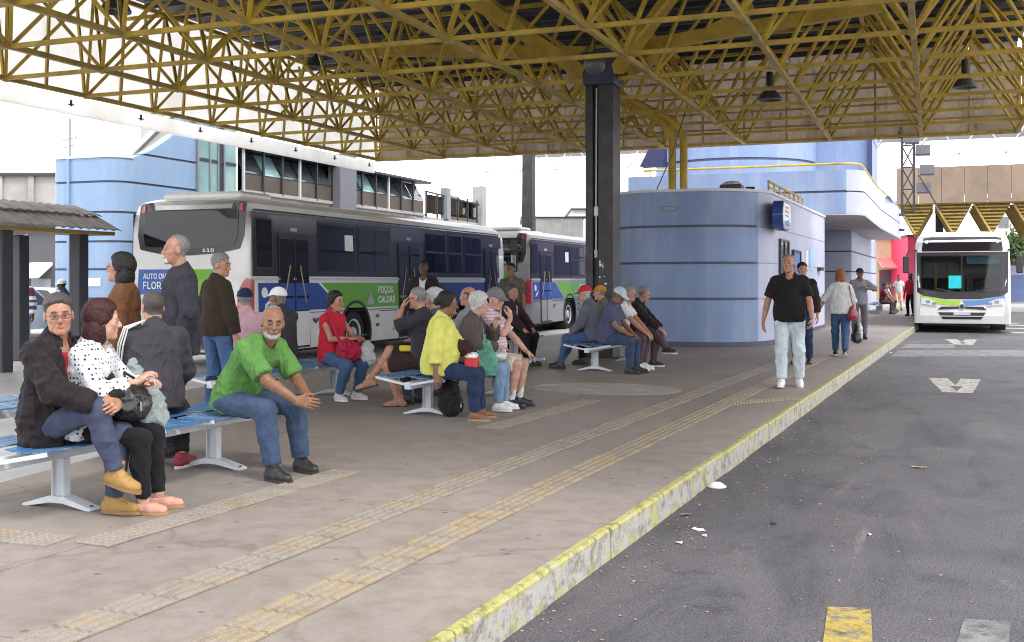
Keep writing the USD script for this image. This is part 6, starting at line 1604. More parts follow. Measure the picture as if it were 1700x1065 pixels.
# ================================================================ clothes
denim = cloth('denim_blue', (.042, .065, .115)); denim_d = cloth('denim_navy', (.022, .034, .075)); denim_l = cloth('denim_light', (.17, .25, .36)); denim_m = cloth('denim_mid', (.05, .095, .19))
denim_w = cloth('denim_bleached', (.46, .52, .56), folds=.8); slate = cloth('slate_trousers', (.05, .06, .10))
black_c = cloth('black_cloth', (.012, .011, .013)); jacket_b = cloth('black_jacket', (.02, .016, .018), folds=.75); track = cloth('tracksuit_grey', (.045, .042, .048), folds=.6)
red_c = cloth('red_cloth', (.42, .02, .035)); darkshirt = cloth('charcoal_shirt', (.034, .032, .042), folds=.5); brown_j = cloth('brown_jacket', (.12, .052, .025)); cream = cloth('cream_cloth', (.6, .5, .3))
brown_s = cloth('brown_sweater', (.03, .022, .016)); pink_c = cloth('pink_cloth', (.50, .31, .35)); greyvest = cloth('grey_vest', (.045, .045, .052)); green_c = cloth('green_tee', (.085, .20, .05), folds=.8)
yellow_c = cloth('yellow_knit', (.56, .55, .13), folds=.55); lilac = cloth('lilac_cloth', (.42, .27, .38)); slatev = cloth('slate_vest', (.10, .10, .15)); cardigan = cloth('taupe_cardigan', (.085, .068, .062)); white_c = cloth('white_cloth', (.55, .55, .55))
beige_sh = cloth('beige_shorts', (.5, .45, .36)); plum = cloth('plum_jacket', (.03, .018, .02)); khaki = cloth('khaki_tee', (.09, .085, .065)); greysw = cloth('grey_sweater', (.115, .12, .15)); bluetee = cloth('slateblue_tee', (.065, .075, .13)); plumtr = cloth('plum_trousers', (.09, .055, .07))
brown_sh = cloth('brown_shorts', (.035, .02, .02)); maroon = cloth('maroon_cloth', (.13, .02, .035)); blue_c = cloth('blue_cloth', (.06, .12, .25)); grey_c = cloth('grey_cloth', (.22, .23, .25)); orange_c = (.45, .2, .03)
def pattern(name, nodes, links, colour):
    nodes = dict(nodes); nodes['g'] = ('geometry', {}); nodes['p'] = ('principled_bsdf', {'roughness': .9, 'specular_ior_level': .2, 'sheen_weight': .1})
    nodes['n4'] = ('noise_texture', {'scale': 11.0, 'detail': 3.0}); nodes['bp'] = ('bump', {'strength': .5, 'distance': .03})
    return usdkit.material(stage, '/World/Looks/' + name, nodes, list(links) + [(colour, 'p.base_color'), ('g.position', 'n4.vector'), ('n4.fac', 'bp.height'), ('bp.normal', 'p.normal')], surface='p.BSDF')
polka = pattern('polka_blouse', {'v': ('voronoi_texture', {'scale': 36.0, 'randomness': .3}), 'r': ('rgb_ramp', {'ramp': [(.25, (.03, .03, .04)), (.32, (.50, .51, .53))]})}, [('g.position', 'v.vector'), ('v.distance', 'r.fac')], 'r.color')
plaid = pattern('plaid_shirt', {'w1': ('wave_texture', {'wave_type': 'bands', 'bands_direction': 'z', 'scale': 9.0}), 'w2': ('wave_texture', {'wave_type': 'bands', 'bands_direction': 'y', 'scale': 9.0}), 'a': ('math', {'math_type': 'add'}), 'm': ('math', {'math_type': 'multiply', 'value2': .5}),
    'r': ('rgb_ramp', {'ramp': [(.25, (.42, .25, .31)), (.7, (.62, .5, .54))]})}, [('g.position', 'w1.vector'), ('g.position', 'w2.vector'), ('w1.fac', 'a.value1'), ('w2.fac', 'a.value2'), ('a.value', 'm.value1'), ('m.value', 'r.fac')], 'r.color')
striped = pattern('striped_sweater', {'s': ('separate_xyz', {}), 'm': ('map_range', {'from_min': .70, 'from_max': 1.42, 'clamp': True}), 'r': ('rgb_ramp', {'interpolate': False, 'ramp': [(0, (.55, .55, .58)), (.12, (.05, .06, .15)), (.24, (.5, .5, .55)), (.34, (.05, .06, .15)), (.42, (.6, .6, .62)), (.53, (.16, .03, .07)), (.72, (.07, .08, .18)), (.8, (.5, .5, .55)), (.9, (.06, .07, .16))]})},
    [('g.position', 's.vector'), ('s.z', 'm.value'), ('m.result', 'r.fac')], 'r.color')
boot_y = paint('boot_tan', (.30, .17, .045), rough=.7, var=.15, scale=12); boot_sole = paint('boot_sole', (.22, .13, .05), rough=.8)
shoe_w = paint('shoe_white', (.62, .6, .58), rough=.6, var=.1, scale=20); shoe_b = paint('shoe_black', (.018, .017, .018), rough=.5, var=.2, scale=20); sole_w = paint('sole_white', (.6, .6, .6), rough=.6)
shoe_p = paint('shoe_pink', (.46, .23, .17), rough=.6); shoe_r = paint('shoe_red', (.22, .012, .03), rough=.6); sandal_b = paint('sandal_brown', (.12, .06, .035), rough=.6); sole_d = paint('sole_dark', (.03, .025, .02), rough=.8)
SHB, SHW = ('shoe', shoe_b, sole_d), ('shoe', shoe_w, sole_w)
tee = lambda m, sl=.66, **k: ('t_shirt', m, dict(sleeve=sl, **k))
longs = lambda nm, m, **k: (nm, m, dict({'sleeve': 1.9, 'off': .02}, **k))
def seated(label, X, u, heading, L, group=None, Y=None):
    Y = y_on_x(u, X) if Y is None else Y
    L = dict(L); L['sit'] = True
    T, J = person(label, X, Y, heading, L, group=group)
    return T, J, X, Y, heading
def standing(label, pos, heading, L, z=0.0):
    T, J = person(label, pos[0], pos[1], heading, L, z=z)
    return T, J, pos[0], pos[1], heading

# ---------------------------------------------------------------- first bench
P1 = seated('man in black jacket and red polo with glasses and yellow boots, legs crossed', -5.0, 80, -88, dict(q=2, h=1.70, w=1.02, belly=.03, skin='tan', hair='darkgrey', brow='darkgrey', style='short', glasses='clear', face=1.08, look=(-44, -3, 4), lean=10, trim=(('collar', red_c, -.012), ('collar', jacket_b, .02)),
    pants=slate, tops=[('polo_shirt', red_c, dict(sleeve=0, off=-.004, wr=.004)), ('jacket', jacket_b, dict(sleeve=1.92, off=.027, neck=.012, open_=.95, wr=.02, fr=15, hem=-.12))], shoe=('boot', boot_y, boot_sole, paint('laces_dark', (.1, .06, .03))),
    foot={1: (-.05, .47, .275), -1: (-.15, .36, .09)}, toe={1: (0, -12), -1: (4, 0)}, kneeh={1: (.1, .6, 1)}, hand={1: (.075, .42, .69), -1: (-.075, .45, .69)}, hdir={1: (-.85, .45, -.05), -1: (.85, .35, -.1)}, palm={1: (-.4, -.9, -.4), -1: (.3, -.9, -.5)}, elbh={1: (1, -.5, -.4), -1: (-1, -.4, -.4)}, curl={1: .9, -1: 1.0}))
pin = to_world(*P1[2:5], P1[1]['chest'] + np.array([.10, .155, -.02]))
part(P1[0], 'badge', (lambda m: (m[0][:, [0, 2, 1]] + np.array([.115, .165, P1[1]['chest'][2] - .05]), m[1]))(lathe([(0, .004), (.022, .003), (.024, 0), (0, 0)], 14)), pale_metal)
P2 = seated('woman in dotted white blouse and black leggings with wine-red hair', -4.87, 140, -72, dict(q=2, h=1.62, fem=True, w=1.02, skin='fair', hair='wine', style='long', look=(28, -4, 0), lean=10, pants=black_c, loose=.9, tops=[('blouse', polka, dict(sleeve=1.7, off=.028, wr=.011, neck=.0))],
    shoe=('flat', shoe_p, paint('sole_tan', (.3, .17, .09))), foot={1: (.06, .40, .075), -1: (-.12, .42, .075)}, hand={1: (.0, .33, .80), -1: (-.08, .36, .78)}, hdir={1: (-.5, .6, .5), -1: (.4, .7, .2)}, curl={1: .9, -1: .9}))
P3 = seated('man in dark grey tracksuit top with white sleeve stripes, seen from behind', -5.36, 259, 44, dict(q=2, h=1.74, w=1.04, belly=.02, skin='tan', hair='darkgrey', style='crop', look=(14, -6, 0), lean=16, trim=(('collar', track, .004),), pants=black_c, tops=[('track_top', track, dict(sleeve=1.9, off=.026, neck=.01, wr=.011))], shoe=('shoe', shoe_r, sole_w),
    foot={1: (.2, .16, .085), -1: (-.08, .14, .085)}, toe={1: (-40, 0), -1: (20, 0)}, hand={1: (.14, .36, .58), -1: (-.12, .38, .58)}))
a3, e3, n3 = P3[1]['sh'][-1], P3[1]['elb'][-1], P3[1]['chest']
ax3 = unit(e3 - a3)
for k in range(3):
    th = math.radians(-14 + 14 * k)
    o3 = unit(np.array([-.8, -.9, .2]) - ax3 * (np.array([-.8, -.9, .2]) @ ax3)); o3 = o3 * math.cos(th) + np.cross(ax3, o3) * math.sin(th)
    neck = a3 * .45 + (n3 + np.array([0, .02, .24])) * .55
    pts_ = [neck + np.array([.0, -.075 + .014 * (k - 1), .05])] + [a3 * .85 + neck * .15 + o3 * .075 + np.array([0, -.01, .075])] + [a3 + (e3 - a3) * t + o3 * rr for t, rr in ((.12, .098), (.35, .094), (.6, .090), (.85, .086), (1.0, .080))]
    part(P3[0], 'sleeve_stripe', tube(pts_, .0065, 6), white_c)
standing('woman with black bobbed hair in a brown jacket standing behind the dotted blouse', _w(207, 8.9), 118, dict(q=2, h=1.63, fem=True, skin='tan', hair='black', style='bob', glasses='clear', look=(-6, 4, 0), pants=denim_d, tops=[('blouse', cream, dict(sleeve=.6)), ('jacket', brown_j, dict(sleeve=1.9, off=.026, open_=.8, neck=.01))], shoe=SHB), z=0.0)
standing('tall man with white goatee in charcoal shirt standing behind the nearest bench', (-5.74, 7.3), 138, dict(q=2, h=1.79, w=1.06, belly=.02, skin='tan', hair='grey', brow='grey', style='crop', hairline=.045, beard=('goatee', 'white'), trim=(('collar', darkshirt),), look=(2, 2, 0), pants=denim_d, tops=[('shirt', darkshirt, dict(sleeve=1.93, off=.022, neck=.004, wr=.011, hem=-.15))],
    shoe=SHB, hand={1: (.24, .10, .86), -1: (-.20, .06, .92)}, elbh={-1: (-1, -.7, -.2), 1: (.9, -.6, -.4)}, foot={1: (.12, .02, .085), -1: (-.11, .1, .085)}))
standing('grey-haired man in dark brown sweater and jeans turning to look right', _w(360, 11.4), -12, dict(q=2, h=1.70, w=1.02, skin='tan', hair='grey', brow='darkgrey', style='short', look=(-72, -6, 0), twist=-12, pants=denim_m, tops=[('sweater', brown_s, dict(sleeve=1.9, off=.024, neck=.012))], shoe=SHB,
    hand={1: (.24, .06, .80), -1: (-.27, .02, .80)}))
P9 = seated('man with white goatee in a green T-shirt leaning on his knees', -4.83, 372, -99, dict(q=2, h=1.76, w=1.0, skin='brown', hair='grey', brow='black', style='crop', hairline=.06, beard=('jaw', 'pale'), trim=(), look=(-40, -5, -5), lean=43, pants=denim, loose=1.08, tops=[('t_shirt', green_c, dict(sleeve=.86, off=.024, wr=.009, neck=-.006))], shoe=('shoe', shoe_b, sole_d),
    foot={1: (.13, .50, .085), -1: (-.26, .42, .085)}, toe={1: (-6, 0), -1: (-10, 0)}, hand={1: (.05, .64, .575), -1: (-.09, .62, .60)}, hdir={1: (-.3, .85, -.15), -1: (.35, .75, -.35)}, palm={1: (-.9, .1, -.2), -1: (.8, .1, -.4)}, elbh={1: (1, -.3, -.9), -1: (-1, -.3, -.9)}, curl={1: .6, -1: .9}), Y=6.76)
# ---------------------------------------------------------------- second bench
seated('man in pink shirt and navy cap sitting with his back to the camera', -7.2, 409, 42, dict(q=2, h=1.70, w=1.05, skin='tan', hair='grey', style='crop', trim=(('collar', pink_c),), hat=('cap', 'navy_cap', (.02, .025, .06), (.5, .5, .52)), look=(0, -4, 0), lean=12, pants=denim_d, tops=[('polo_shirt', pink_c, dict(sleeve=.8, neck=.02, off=.022))], shoe=SHB, hand={1: (.26, .2, .55), -1: (-.26, .15, .56)}))
seated('man in white cap and dark grey vest in profile behind the man in green', -7.2, 470, 70, dict(q=2, h=1.70, w=1.0, skin='brown', hair='grey', style='crop', beard=('stubble', 'grey'), hat=('cap', 'white_cap', (.68, .68, .7)), look=(22, -2, 0), lean=8, pants=denim_d, tops=[('vest', greyvest, dict(sleeve=1.8, off=.026, neck=.02))], shoe=SHB))
P10 = seated('woman with dark hair in a sleeveless red top looking to the right', -6.67, 553, -104, dict(q=2, h=1.60, fem=True, w=1.05, skin='tan', hair='black', style='tail', look=(8, -4, 0), lean=5, pants=denim_m, tops=[('top', red_c, dict(sleeve=.14, off=.022, neck=.012))], shoe=('shoe', paint('shoe_grey', (.5, .45, .46), rough=.6), sole_w),
    foot={1: (.10, .22, .085), -1: (-.16, .26, .085)}, hand={1: (.0, .32, .74), -1: (-.08, .36, .74)}, hdir={1: (-.5, .8, .1), -1: (.2, .9, .2)}, curl={1: .9, -1: .9}), Y=11.25)
# ---------------------------------------------------------------- third bench
P11 = seated('man in sunglasses and brown shorts raising a hand to his face', -5.32, 0, 104, dict(q=2, h=1.72, skin='tan', hair='grey', style='crop', glasses='sun', look=(-6, -4, 0), lean=6, pants=brown_sh, shorts=True, tops=[('shirt', darkshirt, dict(sleeve=1.0, off=.022))], shoe=('flipflop', sandal_b, sole_d),
    foot={1: (-.06, .62, .30), -1: (.02, .30, .075)}, toe={1: (0, -15)}, kneeh={1: (.1, .7, 1)}, hand={-1: (-.03, .25, 1.11), 1: (.12, .36, .62)}, hdir={-1: (.1, -.35, .9)}, palm={-1: (.3, -.9, .1)}, elbh={-1: (-.7, .6, -1)}, curl={-1: 1.0}), Y=11.0)
P12 = seated('woman in a bright yellow top and navy jeans with dark tied hair', -4.74, 716, -76, dict(q=2, h=1.64, fem=True, w=1.2, belly=.03, skin='brown', hair='black', style='bun', glasses='clear', look=(18, -6, 0), lean=8, pants=denim_d, loose=1.04, tops=[('top', yellow_c, dict(sleeve=1.6, off=.034, wr=.009))], shoe=('sandal', sandal_b, paint('sole_cork', (.3, .2, .12))),
    foot={1: (.10, .40, .075), -1: (-.16, .42, .075)}, hand={1: (.30, .03, .47), -1: (-.10, .34, .62)}, hdir={1: (.05, .25, -1), -1: (.5, .7, -.3)}, curl={1: .6, -1: .8}, elbh={1: (.8, -.5, -.2), -1: (-1, -.3, -.4)}), Y=10.12)
seated('white-haired person in lilac shirt and slate vest behind the woman in yellow', -5.25, 730, 84, dict(q=1, h=1.66, skin='fair', hair='white', style='full', look=(18, 0, 0), lean=6, pants=slate, tops=[('shirt', lilac, dict(sleeve=1.8, off=.014, neck=.012)), ('vest', slatev, dict(sleeve=.1, off=.032))], shoe=SHB))
P14 = seated('white-haired woman in taupe cardigan and light jeans talking to her neighbour', -4.75, 776, -78, dict(q=2, h=1.60, fem=True, w=1.05, skin='fair', hair='white', style='full', look=(30, -8, 0), lean=12, pants=denim_l, tops=[('blouse', white_c, dict(sleeve=.6)), ('cardigan', cardigan, dict(sleeve=1.92, off=.032, open_=.8, wr=.010))], shoe=SHW,
    foot={1: (.10, .36, .085), -1: (-.10, .40, .085)}, hand={1: (.02, .34, .70), -1: (-.06, .30, .93)}, hdir={-1: (.3, .3, .9)}, elbh={-1: (-1, .2, -.8)}, curl={-1: .9}))
P15 = seated('man in grey cap, pink checked shirt and beige shorts with hand at his chin', -4.72, 806, -86, dict(q=2, h=1.72, w=1.08, belly=.05, skin='fair', hair='grey', style='crop', trim=(('collar', plaid),), hat=('cap', 'grey_cap', (.14, .14, .15)), look=(-20, -12, 0), lean=10, pants=beige_sh, shorts=True, loose=1.1, tops=[('shirt', plaid, dict(sleeve=.85, off=.026, neck=.016))], shoe=('shoe', shoe_b, sole_d), socks=white_c,
    foot={1: (.12, .34, .085), -1: (-.12, .36, .085)}, hand={1: (.02, .30, 1.0), -1: (-.16, .46, .60)}, hdir={1: (-.2, -.2, .95), -1: (0, .8, -.6)}, palm={1: (-.2, -.9, 0)}, elbh={1: (.8, .5, -1), -1: (-1, .1, -.2)}, curl={1: .9}))
seated('balding man half hidden behind the grey cap', -5.25, 786, 80, dict(q=1, h=1.72, skin='tan', hair='brown', style='bald', look=(12, 0, 0), pants=denim_d, tops=[('shirt', grey_c, dict(sleeve=1.8, off=.02, neck=.01))], shoe=SHB))
# ---------------------------------------------------------------- fourth and fifth benches
seated('man in dark plum jacket and black trousers beside the second bus', -6.66, 846, -100, dict(q=1, h=1.72, skin='tan', hair='darkgrey', style='short', look=(-26, 0, 0), lean=6, pants=black_c, tops=[('shirt', white_c, dict(sleeve=.4)), ('jacket', plum, dict(sleeve=1.9, off=.028, open_=.5, neck=.012))], shoe=SHB))
seated('man in red cap and grey sweater stretching his legs', -5.08, 0, 88, dict(q=2, h=1.74, w=1.04, skin='fair', hair='white', style='crop', hat=('cap', 'red_cap', (.5, .025, .04)), look=(4, -10, 0), lean=13, pants=denim_m, tops=[('sweater', greysw, dict(sleeve=1.9, off=.026, neck=.014))], shoe=SHB,
    foot={1: (.05, .62, .085), -1: (-.15, .52, .085)}, hand={1: (.14, .36, .60), -1: (-.14, .34, .60)}), Y=16.75)
seated('man in orange cap behind the red cap', -5.2, 0, 100, dict(q=1, h=1.70, skin='fair', hair='grey', style='crop', hat=('cap', 'orange_cap', orange_c), look=(0, -4, 0), lean=6, pants=black_c, tops=[('jacket', cloth('olive_jacket', (.12, .125, .1)), dict(sleeve=1.9, off=.026, neck=.012))], shoe=SHB), Y=17.75)
seated('man in slate blue T-shirt and pale cap bowing his head', -4.7, 1008, -94, dict(q=2, h=1.74, w=1.08, belly=.03, skin='brown', hair='darkgrey', style='crop', hat=('cap', 'pale_cap', (.42, .48, .55), (.5, .03, .05)), look=(-12, -28, 0), lean=16, pants=cloth('slate_jeans', (.04, .06, .11)), tops=[('t_shirt', bluetee, dict(sleeve=.72, off=.024))], shoe=SHB,
    foot={1: (.1, .40, .085), -1: (-.12, .44, .085)}, hand={1: (.04, .36, .60), -1: (-.06, .40, .60)}, hdir={1: (-.6, .6, -.2), -1: (.6, .6, -.2)}))
seated('grey-haired man in white T-shirt between the pale cap and the headphones', -4.7, 1028, -92, dict(q=1, h=1.74, skin='tan', hair='grey', style='short', look=(-8, -6, 0), lean=16, pants=plumtr, tops=[tee(white_c)], shoe=SHW, hand={1: (.10, .46, .60), -1: (-.08, .46, .60)}))
seated('person in black jacket wearing headphones, legs crossed', -4.7, 1048, -92, dict(q=1, h=1.72, skin='tan', hair='grey', style='short', headphones=True, look=(0, -14, 0), lean=20, pants=plumtr, tops=[('jacket', jacket_b, dict(sleeve=1.92, off=.03, neck=.016))], shoe=('shoe', shoe_b, sole_w),
    foot={1: (-.04, .60, .30), -1: (.0, .38, .085)}, kneeh={1: (.1, .7, 1)}, hand={1: (.05, .5, .62), -1: (-.06, .5, .62)}))
# ---------------------------------------------------------------- standing and walking
standing('man in khaki T-shirt standing in the shade by the second bus', _w(850, 20.0), 176, dict(q=1, h=1.74, w=1.08, skin='brown', hair='black', style='crop', look=(4, 0, 0), pants=black_c, tops=[tee(khaki, .75, off=.024)], shoe=SHB))
standing('dark-skinned man in black jacket over a white T-shirt near the bus door', _w(704, 18.5), 190, dict(q=1, h=1.76, skin='dark', hair='black', style='crop', look=(0, 0, 0), pants=black_c, tops=[tee(white_c), ('jacket', jacket_b, dict(sleeve=1.9, off=.03, open_=1.2, neck=.01))], shoe=SHB))
standing('man in black T-shirt and bleached jeans walking along the kerb', (-1.79, 14.9), 186, dict(q=2, h=1.77, w=1.1, belly=.055, skin='tan', hair='grey', style='crop', hairline=.03, look=(-14, 0, 0), pants=denim_w, loose=1.12, tops=[('t_shirt', black_c, dict(sleeve=.8, off=.026, neck=.0, wr=.010))], shoe=SHW,
    foot={1: (.10, .16, .085), -1: (-.13, -.10, .10)}, toe={1: (-6, 4), -1: (8, -10)}, hand={1: (.36, .04, .82), -1: (-.30, .17, .90)}, hdir={1: (.05, .1, -1), -1: (.2, .5, -.85)}, curl={1: .6, -1: .9}, elbh={1: (1, -.6, -.3), -1: (-1, -.7, -.3)}))
standing('man in dark jacket walking just behind the man in the black T-shirt', _w(1332, 18.5), 176, dict(q=1, h=1.72, skin='tan', hair='black', style='short', look=(20, 0, 0), pants=denim_d, tops=[('jacket', plum, dict(sleeve=1.9, off=.024)), ('vest', black_c, dict(sleeve=.1, off=.034))], shoe=SHB))
P27 = standing('woman with ginger hair in white blouse walking away from the camera', _w(1395, 20.3), 6, dict(q=2, h=1.62, fem=True, w=1.12, skin='fair', hair='ginger', style='long', look=(-12, -4, 0), lean=4, pants=denim_m, loose=1.06, tops=[('blouse', white_c, dict(sleeve=1.1, off=.03, wr=.011))], shoe=('shoe', shoe_b, sole_w),
    foot={1: (.08, -.22, .12), -1: (-.08, .18, .085)}, toe={1: (0, -25)}, hand={1: (.27, .05, .80), -1: (-.38, .14, .86)}, elbh={1: (1, -.4, -.2), -1: (-1, -.5, -.2)}, curl={1: 1.1}))
standing('man in dark cap and grey shirt farther along the wall', _w(1427, 26.5), 190, dict(q=1, h=1.72, skin='brown', hair='black', style='crop', hat=('cap', 'dark_cap', (.03, .03, .035)), look=(10, 0, 0), pants=cloth('mauve_trousers', (.13, .11, .14)), tops=[('shirt', grey_c, dict(sleeve=1.0, off=.024))], shoe=SHB, hand={-1: (-.16, .22, 1.25), 1: (.26, .1, .82)}, elbh={-1: (-1, 0, -.6)}))
standing('man in striped sweater and light jeans at the far left', _w(38, 24), 196, dict(q=1, h=1.80, skin='dark', hair='black', style='crop', look=(0, 0, 0), pants=denim_l, tops=[('sweater', striped, dict(sleeve=1.9, off=.03))], shoe=SHB), z=RZ)
standing('person in white sun hat and navy jacket by the blue building', _w(106, 25.5), 120, dict(q=1, h=1.66, skin='dark', hair='black', style='crop', hat=('brim', 'white_sunhat', (.6, .58, .5)), look=(0, -6, 0), pants=denim_d, tops=[tee(white_c), ('jacket', denim_d, dict(sleeve=1.9, off=.03, open_=.9))], shoe=SHB, hand={-1: (-.08, .24, 1.2)}), z=RZ)
standing('person in a red shirt standing beside the oncoming bus door', _w(1512, 44), 150, dict(q=0, h=1.72, skin='brown', hair='black', style='crop', pants=black_c, tops=[tee(red_c, .8)], shoe=SHB))
standing('person in a white shirt standing beyond the far bench', _w(1492, 52), 180, dict(q=0, h=1.70, skin='brown', hair='black', style='crop', pants=cream, tops=[tee(white_c, .8)], shoe=SHB))
far = [(49.3, maroon, 'maroon', plumtr), (50.2, cloth('tan_far', (.3, .2, .13)), 'tan', maroon), (51.3, blue_c, 'blue', black_c), (52.4, black_c, 'black', denim_m), (53.4, cream, 'cream', denim_d), (54.4, darkshirt, 'charcoal', cream)]
for k, (yy, m, cn, pm) in enumerate(far):
    seated('small far-off person in %s sitting on the distant bench' % cn, -2.02, 0, -92 + 6 * (k % 3), dict(q=0, h=1.66 + .03 * (k % 3), skin=('brown', 'tan', 'dark')[k % 3], hair=('black', 'darkgrey')[k % 2], style='short', look=(-20 + 15 * (k % 3), -8, 0), lean=8 + 3 * k % 9, pants=pm, tops=[tee(m, .9)], shoe=SHB), Y=yy)

# ================================================================ bags and things in hand
def lump(res, prims, wr=.0, freq=20, seed=1, cuts=()):
    pts_ = np.array([p[1] for p in prims] + [p[2] for p in prims if p[0] == 'c'])
    R_ = max(max(np.atleast_1d(p[-1])) if p[0] == 'e' else max(p[3], p[4]) for p in prims)
    f = Field(pts_.min(0) - R_ - .02, pts_.max(0) + R_ + .02, res)
    for p in prims:
        if p[0] == 'e': f.ell(p[1], p[2], None, .03)
        else: f.cone(p[1], p[2], p[3], p[4], .02)
    for c, n in cuts: f.cut(c, n)
    return f.mesh(wr, freq, seed)
def prime(*a):                                        # ellipsoid entry with its radii kept last
    return ('e', a[0], a[1], a[1])
def lump_e(res, ells, wr, freq, seed):
    lo = np.min([np.array(c) - np.array(r) for c, r in ells], 0) - .03; hi = np.max([np.array(c) + np.array(r) for c, r in ells], 0) + .03
    f = Field(lo, hi, res)
    for c, r in ells: f.ell(c, r, None, .04)
    return f.mesh(wr, freq, seed)
leather = paint('black_leather', (.014, .013, .014), rough=.3, var=.2, scale=8, bump=.3, bscale=30, bdist=.01, spec=.6)
red_leather = paint('red_leather', (.25, .035, .05), rough=.45, var=.15, scale=8, bump=.3, bscale=25, bdist=.01)
def plastic(name, col, tr):
    return usdkit.material(stage, '/World/Looks/' + name, {'g': ('geometry', {}), 'n': ('noise_texture', {'scale': 16.0, 'detail': 4.0, 'distortion': 2.0}), 'bp': ('bump', {'strength': .9, 'distance': .03}), 'p': ('principled_bsdf', {'base_color': col, 'roughness': .25}), 't': ('translucent_bsdf', {'color': col}), 'c': ('transparent_bsdf', {'color': (.9, .93, .92)}), 'm': ('mix_closure', {'fac': .4}), 'm2': ('mix_closure', {'fac': tr})},
        [('g.position', 'n.vector'), ('n.fac', 'bp.height'), ('bp.normal', 'p.normal'), ('p.BSDF', 'm.closure1'), ('t.BSDF', 'm.closure2'), ('m.closure', 'm2.closure1'), ('c.BSDF', 'm2.closure2')], surface='m2.closure')
pl_clear, pl_white, pl_green = plastic('plastic_clear', (.42, .46, .46), .3), plastic('plastic_white', (.7, .72, .74), .04), plastic('plastic_green', (.16, .42, .30), .15)
def held(name, label, cat, P, p):
    w = to_world(*P[2:5], p)
    return thing(name, label, cat, w, P[4])
B = held('handbag', 'glossy black handbag on the lap of the woman in the dotted blouse', 'handbag', P2, (.02, .31, .66))
part(B, 'bag_body', lump_e(.008, [((0, 0, 0), (.15, .10, .095)), ((.02, .02, .03), (.11, .07, .085))], .02, 16, 2), leather, True)
part(B, 'strap', tube([(-.10, .0, .06), (-.07, -.02, .16), (.0, -.05, .20), (.06, -.02, .15), (.10, .0, .06)], .009, 6), leather, True)
part(B, 'buckle', rbx(.04, .10, .085, .10, -.03, .03, .006), chrome)
B = held('plastic_bag', 'bulging clear plastic bag beside the black handbag', 'plastic bag', P2, (-.26, .22, .66))
part(B, 'bag_body', lump_e(.009, [((0, 0, 0), (.14, .15, .16)), ((.02, .06, -.09), (.12, .13, .12)), ((0, -.02, .12), (.07, .07, .08))], .04, 15, 3), pl_clear, True)
part(B, 'bag_neck', lump_e(.007, [((0, -.02, .2), (.03, .03, .06))], .02, 40, 4), pl_clear, True)
B = held('handbag', 'soft red shoulder bag on the lap of the woman in red', 'handbag', P10, (-.02, .27, .62))
part(B, 'bag_body', lump_e(.009, [((0, 0, 0), (.17, .10, .13)), ((-.03, .03, -.04), (.15, .1, .1))], .025, 14, 5), cloth('red_bag', (.36, .02, .05), folds=.8), True)
part(B, 'strap', tube([(.13, 0, .05), (.16, -.12, .3), (.12, -.2, .46), (.05, -.22, .5)], .018, 6), cloth('red_bag', (.36, .02, .05)), True)
B = held('plastic_bag', 'white plastic bag hanging on the knee of the woman in red', 'plastic bag', P10, (-.20, .36, .57))
part(B, 'bag_body', lump_e(.009, [((0, 0, 0), (.08, .11, .13)), ((0, .03, -.08), (.09, .1, .1))], .035, 16, 6), pl_white, True)
B = held('phone', 'dark phone held by the woman in red', 'phone', P10, (-.03, .46, .79))
part(B, 'phone_case', rbx(-.035, .035, -.07, .07, -.004, .006, .003), dark_metal); part(B, 'screen', bx(-.031, .031, -.064, .064, .0065, .0075), glass_dark('phone_glass', (.05, .06, .08)))
B = held('handbag', 'dark brown bag on the lap of the woman in yellow', 'handbag', P12, (-.10, .25, .72))
part(B, 'bag_body', lump_e(.009, [((0, 0, 0), (.16, .10, .06)), ((.06, .02, .02), (.09, .08, .06))], .02, 18, 7), cloth('brown_bag', (.04, .02, .015)), True)
part(B, 'strap', tube([(-.12, 0, .03), (-.05, -.04, .09), (.05, -.04, .09), (.13, 0, .03)], .01, 6), leather, True)
B = held('parcel', 'red and white package held under the brown bag by the woman in yellow', 'package', P12, (-.06, .34, .61))
part(B, 'box', rbx(-.11, .11, -.06, .07, -.08, .02, .012), paint('parcel_red', (.5, .02, .03), rough=.4)); part(B, 'flap', lump_e(.008, [((0, .0, .04), (.1, .065, .03))], .015, 25, 8), paint('parcel_white', (.7, .7, .7), rough=.5), True)
wx, wy = on_ground(738, 693)
B = thing('backpack', 'black backpack standing on the floor under the yellow woman\'s bench', 'backpack', (wx, wy + .12, 0), -80)
part(B, 'bag_body', lump_e(.010, [((0, 0, .17), (.15, .11, .17)), ((0, .06, .12), (.12, .08, .1)), ((0, 0, .28), (.11, .08, .09))], .02, 14, 9), cloth('black_nylon', (.014, .014, .016), rough=.6), True)
part(B, 'strap', tube([(-.05, -.02, .36), (0, -.03, .42), (.05, -.02, .36)], .01, 6), black_c, True)
part(B, 'print', rbx(-.05, .05, .125, .14, .10, .16, .004), pale_metal)
B = held('plastic_bag', 'green plastic bag on the arm of the white-haired woman', 'plastic bag', P14, (.16, .22, .58))
part(B, 'bag_body', lump_e(.009, [((0, 0, -.02), (.10, .12, .14)), ((0, .02, -.1), (.11, .12, .1)), ((0, 0, .12), (.05, .06, .1))], .04, 15, 10), pl_green, True)
part(B, 'bag_handles', tube([(-.03, 0, .18), (-.02, 0, .26), (.02, 0, .26), (.03, 0, .18)], .012, 6), pl_green, True)
B = held('cloth_bundle', 'white bundle on the lap of the white-haired woman', 'bundle', P14, (-.06, .30, .60))
part(B, 'bundle', lump_e(.010, [((0, 0, 0), (.15, .12, .045))], .02, 16, 11), white_c, True); part(B, 'knot', lump_e(.009, [((-.1, .06, .03), (.04, .04, .03))], .012, 30, 12), white_c, True)
